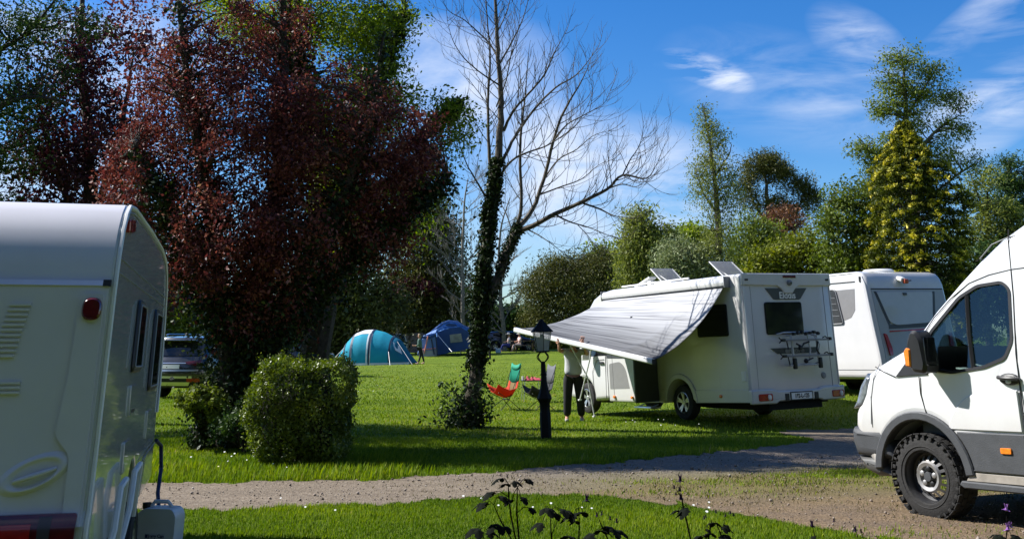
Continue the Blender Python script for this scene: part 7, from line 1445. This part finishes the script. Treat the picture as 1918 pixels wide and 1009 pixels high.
def body(parent, J, hands=None, face=True, M_s=None):
    """J: dict of joints -> one skinned body"""
    js, ed, ix = [], [], {}
    def add(n, p, r): ix[n] = len(js); js.append((*p, r)); return ix[n]
    for n, (p, r) in J.items(): add(n, p, r)
    L_ = [('pelvis','waist'),('waist','chest'),('chest','neck'),('neck','head'),('head','crown')]
    for s in 'lr': L_ += [('chest','sh'+s),('sh'+s,'el'+s),('el'+s,'wr'+s),('wr'+s,'ha'+s),('pelvis','hip'+s),('hip'+s,'kn'+s),('kn'+s,'an'+s),('an'+s,'toe'+s)]
    ed = [(ix[a], ix[b]) for a, b in L_ if a in ix and b in ix]
    if hands:
        for s, (fwd, side, curl) in hands.items():
            f = Vector(fwd).normalized(); sd_ = Vector(side).normalized(); cu = Vector(curl).normalized(); pw = Vector(J['ha'+s][0])
            for k, (o_, l) in enumerate(((-.030,.072),(-.010,.080),(.011,.075),(.031,.060))):
                r0 = add('f%s%d0' % (s, k), tuple(pw+sd_*o_+f*.045), .0095); r1 = add('f%s%d1' % (s, k), tuple(pw+sd_*o_*1.1+f*(.045+l*.45)+cu*.006), .0085); r2 = add('f%s%d2' % (s, k), tuple(pw+sd_*o_*1.1+f*(.045+l*.62)+cu*l*.42), .0078); r3 = add('f%s%d3' % (s, k), tuple(pw+sd_*o_*1.1+f*(.045+l*.45)+cu*l*.75), .007)
                ed += [(ix['ha'+s], r0), (r0, r1), (r1, r2), (r2, r3)]
            t0 = add('t%s0' % s, tuple(pw-f*.015-sd_*.042+cu*.012), .0115); t1 = add('t%s1' % s, tuple(pw+f*.018-sd_*.055+cu*.03), .010); t2 = add('t%s2' % s, tuple(pw+f*.04-sd_*.045+cu*.048), .008); ed += [(ix['ha'+s], t0), (t0, t1), (t1, t2)]
    o = skinned('body', js, ed, M_s or M_skin, parent, 2, ix['pelvis'])
    return o
def head_bits(parent, c, fwd, hair, r=.098, hat=None):
    """face features, ears and hair round a head centre"""
    f = Vector(fwd).normalized(); s = Vector((f.y, -f.x, 0)).normalized(); c = Vector(c); u = Vector((0,0,1))
    q = MB()
    q.tube([c+f*r*.93+u*.012, c+f*(r+.018)-u*.022], [.008,.014], 6); 
    for k in (-1, 1): q.sphere(c+s*k*r*.80-u*.005, .024, 8, 6, (.5,.5,1))
    q.build('nose_and_ears', M_skin, parent); q = MB()
    for k in (-1, 1): q.sphere(c+f*r*.86+s*k*.032+u*.012, .010, 8, 6)
    q.build('eyes', pm('eye_dark', (.02,.015,.012), .3), parent); q = MB(); q.tube([c+f*r*.86-u*.052-s*.022, c+f*r*.93-u*.055, c+f*r*.86-u*.052+s*.022], .005, 5); q.build('mouth', pm('lips', (.34,.10,.09), .5), parent)
    q = MB(); o0 = len(q.v); q.sphere((0,0,0), r*1.10, 18, 12, (1,1,1.18)); keep = []
    for fc in q.f:
        m_ = sum((Vector(q.v[i]) for i in fc), Vector())/len(fc)
        if m_.dot(f) < r*.35+m_.z*.6 and m_.z > -r*.75: keep.append(fc)
    q.f = keep; q.v = [tuple(Vector(v)+c+u*.015-f*.006) for v in q.v]; q.build('hair', hair, parent)
    if hat: q = MB(); q.lathe([(.19,.0),(.18,.012),(.105,.02),(.10,.09),(.07,.12),(1e-5,.13)], (c.x,c.y,c.z+.045), 18); q.build('sun_hat', hat, parent)
M_hair = pm('brown_hair', (.05,.028,.015), .6, var=.4, scale=30); M_hairg = pm('fair_hair', (.32,.22,.12), .6, var=.3, scale=30)
def cloths(name, js, ed, mat, parent): return skinned(name, js, ed, mat, parent, 2)
def awning_person():
    g = MHM @ Vector((3.85,1.85,1.65)); f0 = GG(1071, 778); py_ = 22.75; x0 = (1071-CX)/2010*py_+.02; b = Vector((x0, py_, gzf(x0, py_))); t = empty('person', 'person in pale grey T-shirt and black trousers reaching up to hold the awning rail', 'person', b)
    # facing the camera (-y), slightly turned; both arms up to the rail (local coordinates from b)
    hl = g-b; hl = Vector((hl.x+.04, hl.y-.02, hl.z-.03)); rl = MHM @ Vector((3.12,1.66,1.64)) - b
    J = {'pelvis': ((0,0,.96),(.135,.10)), 'waist': ((0,.01,1.12),(.13,.095)), 'chest': ((0,.0,1.33),(.16,.105)), 'neck': ((0,-.01,1.50),.055), 'head': ((0,-.03,1.61),(.082,.09)), 'crown': ((0,-.03,1.70),(.07,.075)),
         'shl': ((-.17,0,1.42),.058), 'ell': (tuple(Vector((-.17,0,1.42)).lerp(hl,.5)+Vector((-.05,-.05,-.09))),.042), 'wrl': (tuple(hl-Vector((0,0,.10))),.028), 'hal': (tuple(hl-Vector((0,0,.02))),(.040,.022)),
         'shr': ((.17,0,1.42),.058), 'elr': ((.31,-.07,1.36),.042), 'wrr': (tuple(rl-Vector((0,0,.10))),.028), 'har': (tuple(rl-Vector((0,0,.02))),(.040,.022)),
         'hipl': ((-.10,0,.88),.088), 'knl': ((-.125,-.02,.50),.058), 'anl': ((-.14,.02,.09),.040), 'toel': ((-.16,-.14,.035),.035), 'hipr': ((.10,0,.88),.088), 'knr': ((.135,-.03,.50),.058), 'anr': ((.165,.04,.09),.040), 'toer': ((.19,-.12,.035),.035)}
    bo = body(t, J, {'l': ((0,0,1),(1,0,0),(0,1,0)), 'r': ((0,0,1),(1,0,0),(0,1,0))}); head_bits(bo, (0,-.035,1.625), (-.2,-1,0), M_hair)
    M_ts = cloth('grey_tshirt', (.58,.585,.60), .05); js = [(0,0,.90,(.21,.15)),(0,.01,1.05,(.20,.135)),(0,0,1.25,(.21,.135)),(0,0,1.40,(.17,.11)),(-.17,0,1.42,.075),(.17,0,1.42,.075)]
    le = J['ell'][0]; re = J['elr'][0]; js += [tuple(Vector((-.17,0,1.42)).lerp(Vector(le),.7))+(.064,), tuple(Vector((.17,0,1.42)).lerp(Vector(re),.7))+(.064,)]
    o = cloths('tshirt', js, [(0,1),(1,2),(2,3),(3,4),(3,5),(4,6),(5,7)], M_ts, bo); q = MB(); q.box((-.03,-.128,1.27),(.05,.006,.022),(0,R(20),0)); q.build('shirt_mark', M_offw, o)
    cloths('trousers', [(0,0,1.02,(.17,.12)),(-.105,0,.84,.125),(.105,0,.84,.125),(-.125,-.015,.50,.098),(.135,-.025,.50,.098),(-.14,.02,.10,.082),(.165,.035,.10,.082)], [(0,1),(0,2),(1,3),(3,5),(2,4),(4,6)], pm('black_trousers', (.010,.010,.012), .8, var=.3, bump=.3, bscale=9), bo)
    for s_, x, y in ((1,-.145,.01),(1,.175,.03)): cloths('shoe', [(x,y+.04,.045,(.045,.045)),(x-.005,y-.08,.04,(.045,.038)),(x-.01,y-.19,.033,(.038,.030))], [(0,1),(1,2)], pm('pale_shoes', (.38,.36,.33), .7), bo)
awning_person()
def far_walker():
    d = 62.; x = (788-CX)*d/2010; b = Vector((x, d-.4, gzf(x, d-.4))); t = empty('person', 'person in green top and black leggings walking between the two tents', 'person', b)
    J = {'pelvis': ((0,0,.92),.11), 'waist': ((0,0,1.05),.10), 'chest': ((-.02,0,1.26),(.14,.11)), 'neck': ((-.03,0,1.42),.05), 'head': ((-.05,0,1.53),.085), 'crown': ((-.05,0,1.61),.07),
         'shl': ((-.06,-.14,1.34),.05), 'ell': ((-.05,-.22,1.08),.04), 'wrl': ((-.25,-.18,1.02),.028), 'hal': ((-.33,-.16,1.04),.03), 'shr': ((.02,.14,1.34),.05), 'elr': ((.05,.2,1.08),.04), 'wrr': ((-.18,.16,1.02),.028), 'har': ((-.26,.14,1.03),.03),
         'hipl': ((-.02,-.08,.86),.08), 'knl': ((.06,-.08,.48),.055), 'anl': ((-.06,-.08,.08),.038), 'toel': ((-.20,-.08,.035),.035), 'hipr': ((.02,.08,.86),.08), 'knr': ((.14,.08,.50),.055), 'anr': ((.26,.08,.10),.038), 'toer': ((.12,.08,.035),.035)}
    bo = body(t, J, {'l': ((-1,0,.1),(0,0,1),(0,1,0))}); head_bits(bo, (-.05,0,1.55), (-1,-.2,0), M_hairg)
    cloths('jacket', [(0,0,.80,.15),(0,0,1.05,.14),(-.02,0,1.28,.15),(-.03,0,1.38,.10),(-.06,-.14,1.34,.07),(-.05,-.22,1.08,.055),(-.2,-.19,1.03,.045)], [(0,1),(1,2),(2,3),(3,4),(4,5),(5,6)], cloth('green_jacket', (.10,.17,.13), .05), bo)
    cloths('leggings', [(0,0,.90,.12),(-.02,-.08,.84,.09),(.02,.08,.84,.09),(.06,-.08,.48,.066),(.14,.08,.50,.066),(-.06,-.08,.10,.05),(.25,.08,.12,.05)], [(0,1),(0,2),(1,3),(3,5),(2,4),(4,6)], MATS['black_trousers'], bo)
    for x_, y in ((-.12,-.08),(.2,.08)): cloths('shoe', [(x_+.08,y,.05,.045),(x_-.03,y,.045,.045),(x_-.12,y,.04,.035)], [(0,1),(1,2)], pm('salmon_shoes', (.65,.40,.33), .6), bo)
far_walker()
def seated(px, d, rz, label, lc, tc, hat):
    x = (px-CX)*d/2010; b = Vector((x, d, gzf(x, d))); t = empty('person', label, 'person', b, (0,0,rz), group='people sitting at the picnic table')
    J = {'pelvis': ((0,0,.52),.12), 'waist': ((.02,0,.68),.11), 'chest': ((.04,0,.90),(.12,.15)), 'neck': ((.02,0,1.06),.05), 'head': ((-.02,0,1.18),.088), 'crown': ((-.02,0,1.27),.07),
         'shl': ((.03,-.17,1.0),.05), 'ell': ((-.06,-.22,.76),.04), 'wrl': ((-.26,-.16,.72),.028), 'hal': ((-.34,-.13,.72),.03), 'shr': ((.03,.17,1.0),.05), 'elr': ((-.06,.22,.76),.04), 'wrr': ((-.26,.16,.72),.028), 'har': ((-.34,.13,.72),.03),
         'hipl': ((-.04,-.10,.50),.085), 'knl': ((-.44,-.12,.52),.058), 'anl': ((-.62,-.12,.10),.038), 'toel': ((-.80,-.12,.05),.035), 'hipr': ((-.04,.10,.50),.085), 'knr': ((-.42,.12,.46),.058), 'anr': ((-.50,.12,.08),.038), 'toer': ((-.66,.12,.04),.035)}
    bo = body(t, J, {'l': ((-1,0,0),(0,1,0),(0,0,-1))}); head_bits(bo, (-.02,0,1.20), (-1,0,0), M_hairg, hat=hat)
    cloths('top', [(0,0,.55,.145),(.02,0,.74,.14),(.04,0,.93,.15),(.03,-.17,1.0,.072),(.03,.17,1.0,.072),(-.03,-.21,.84,.06),(-.03,.21,.84,.06)], [(0,1),(1,2),(2,3),(2,4),(3,5),(4,6)], tc, bo)
    cloths('trousers', [(0,0,.50,.13),(-.05,-.10,.50,.10),(-.05,.10,.50,.10),(-.44,-.12,.52,.074),(-.42,.12,.46,.074),(-.60,-.12,.16,.055),(-.49,.12,.14,.055)], [(0,1),(0,2),(1,3),(3,5),(2,4),(4,6)], lc, bo)
seated(953, 75.0, R(8), 'seated person in pale top, hat and blue trousers with legs stretched out', pm('blue_trousers', (.04,.05,.22), .8), cloth('pale_top', (.70,.62,.58), .05), pm('cream_hat', (.75,.70,.62), .8))
seated(973, 75.4, R(25), 'seated person in pale pink top and sun hat leaning at the picnic table', pm('beige_trousers', (.60,.46,.40), .8), cloth('pink_top', (.72,.55,.52), .05), MATS['cream_hat'])
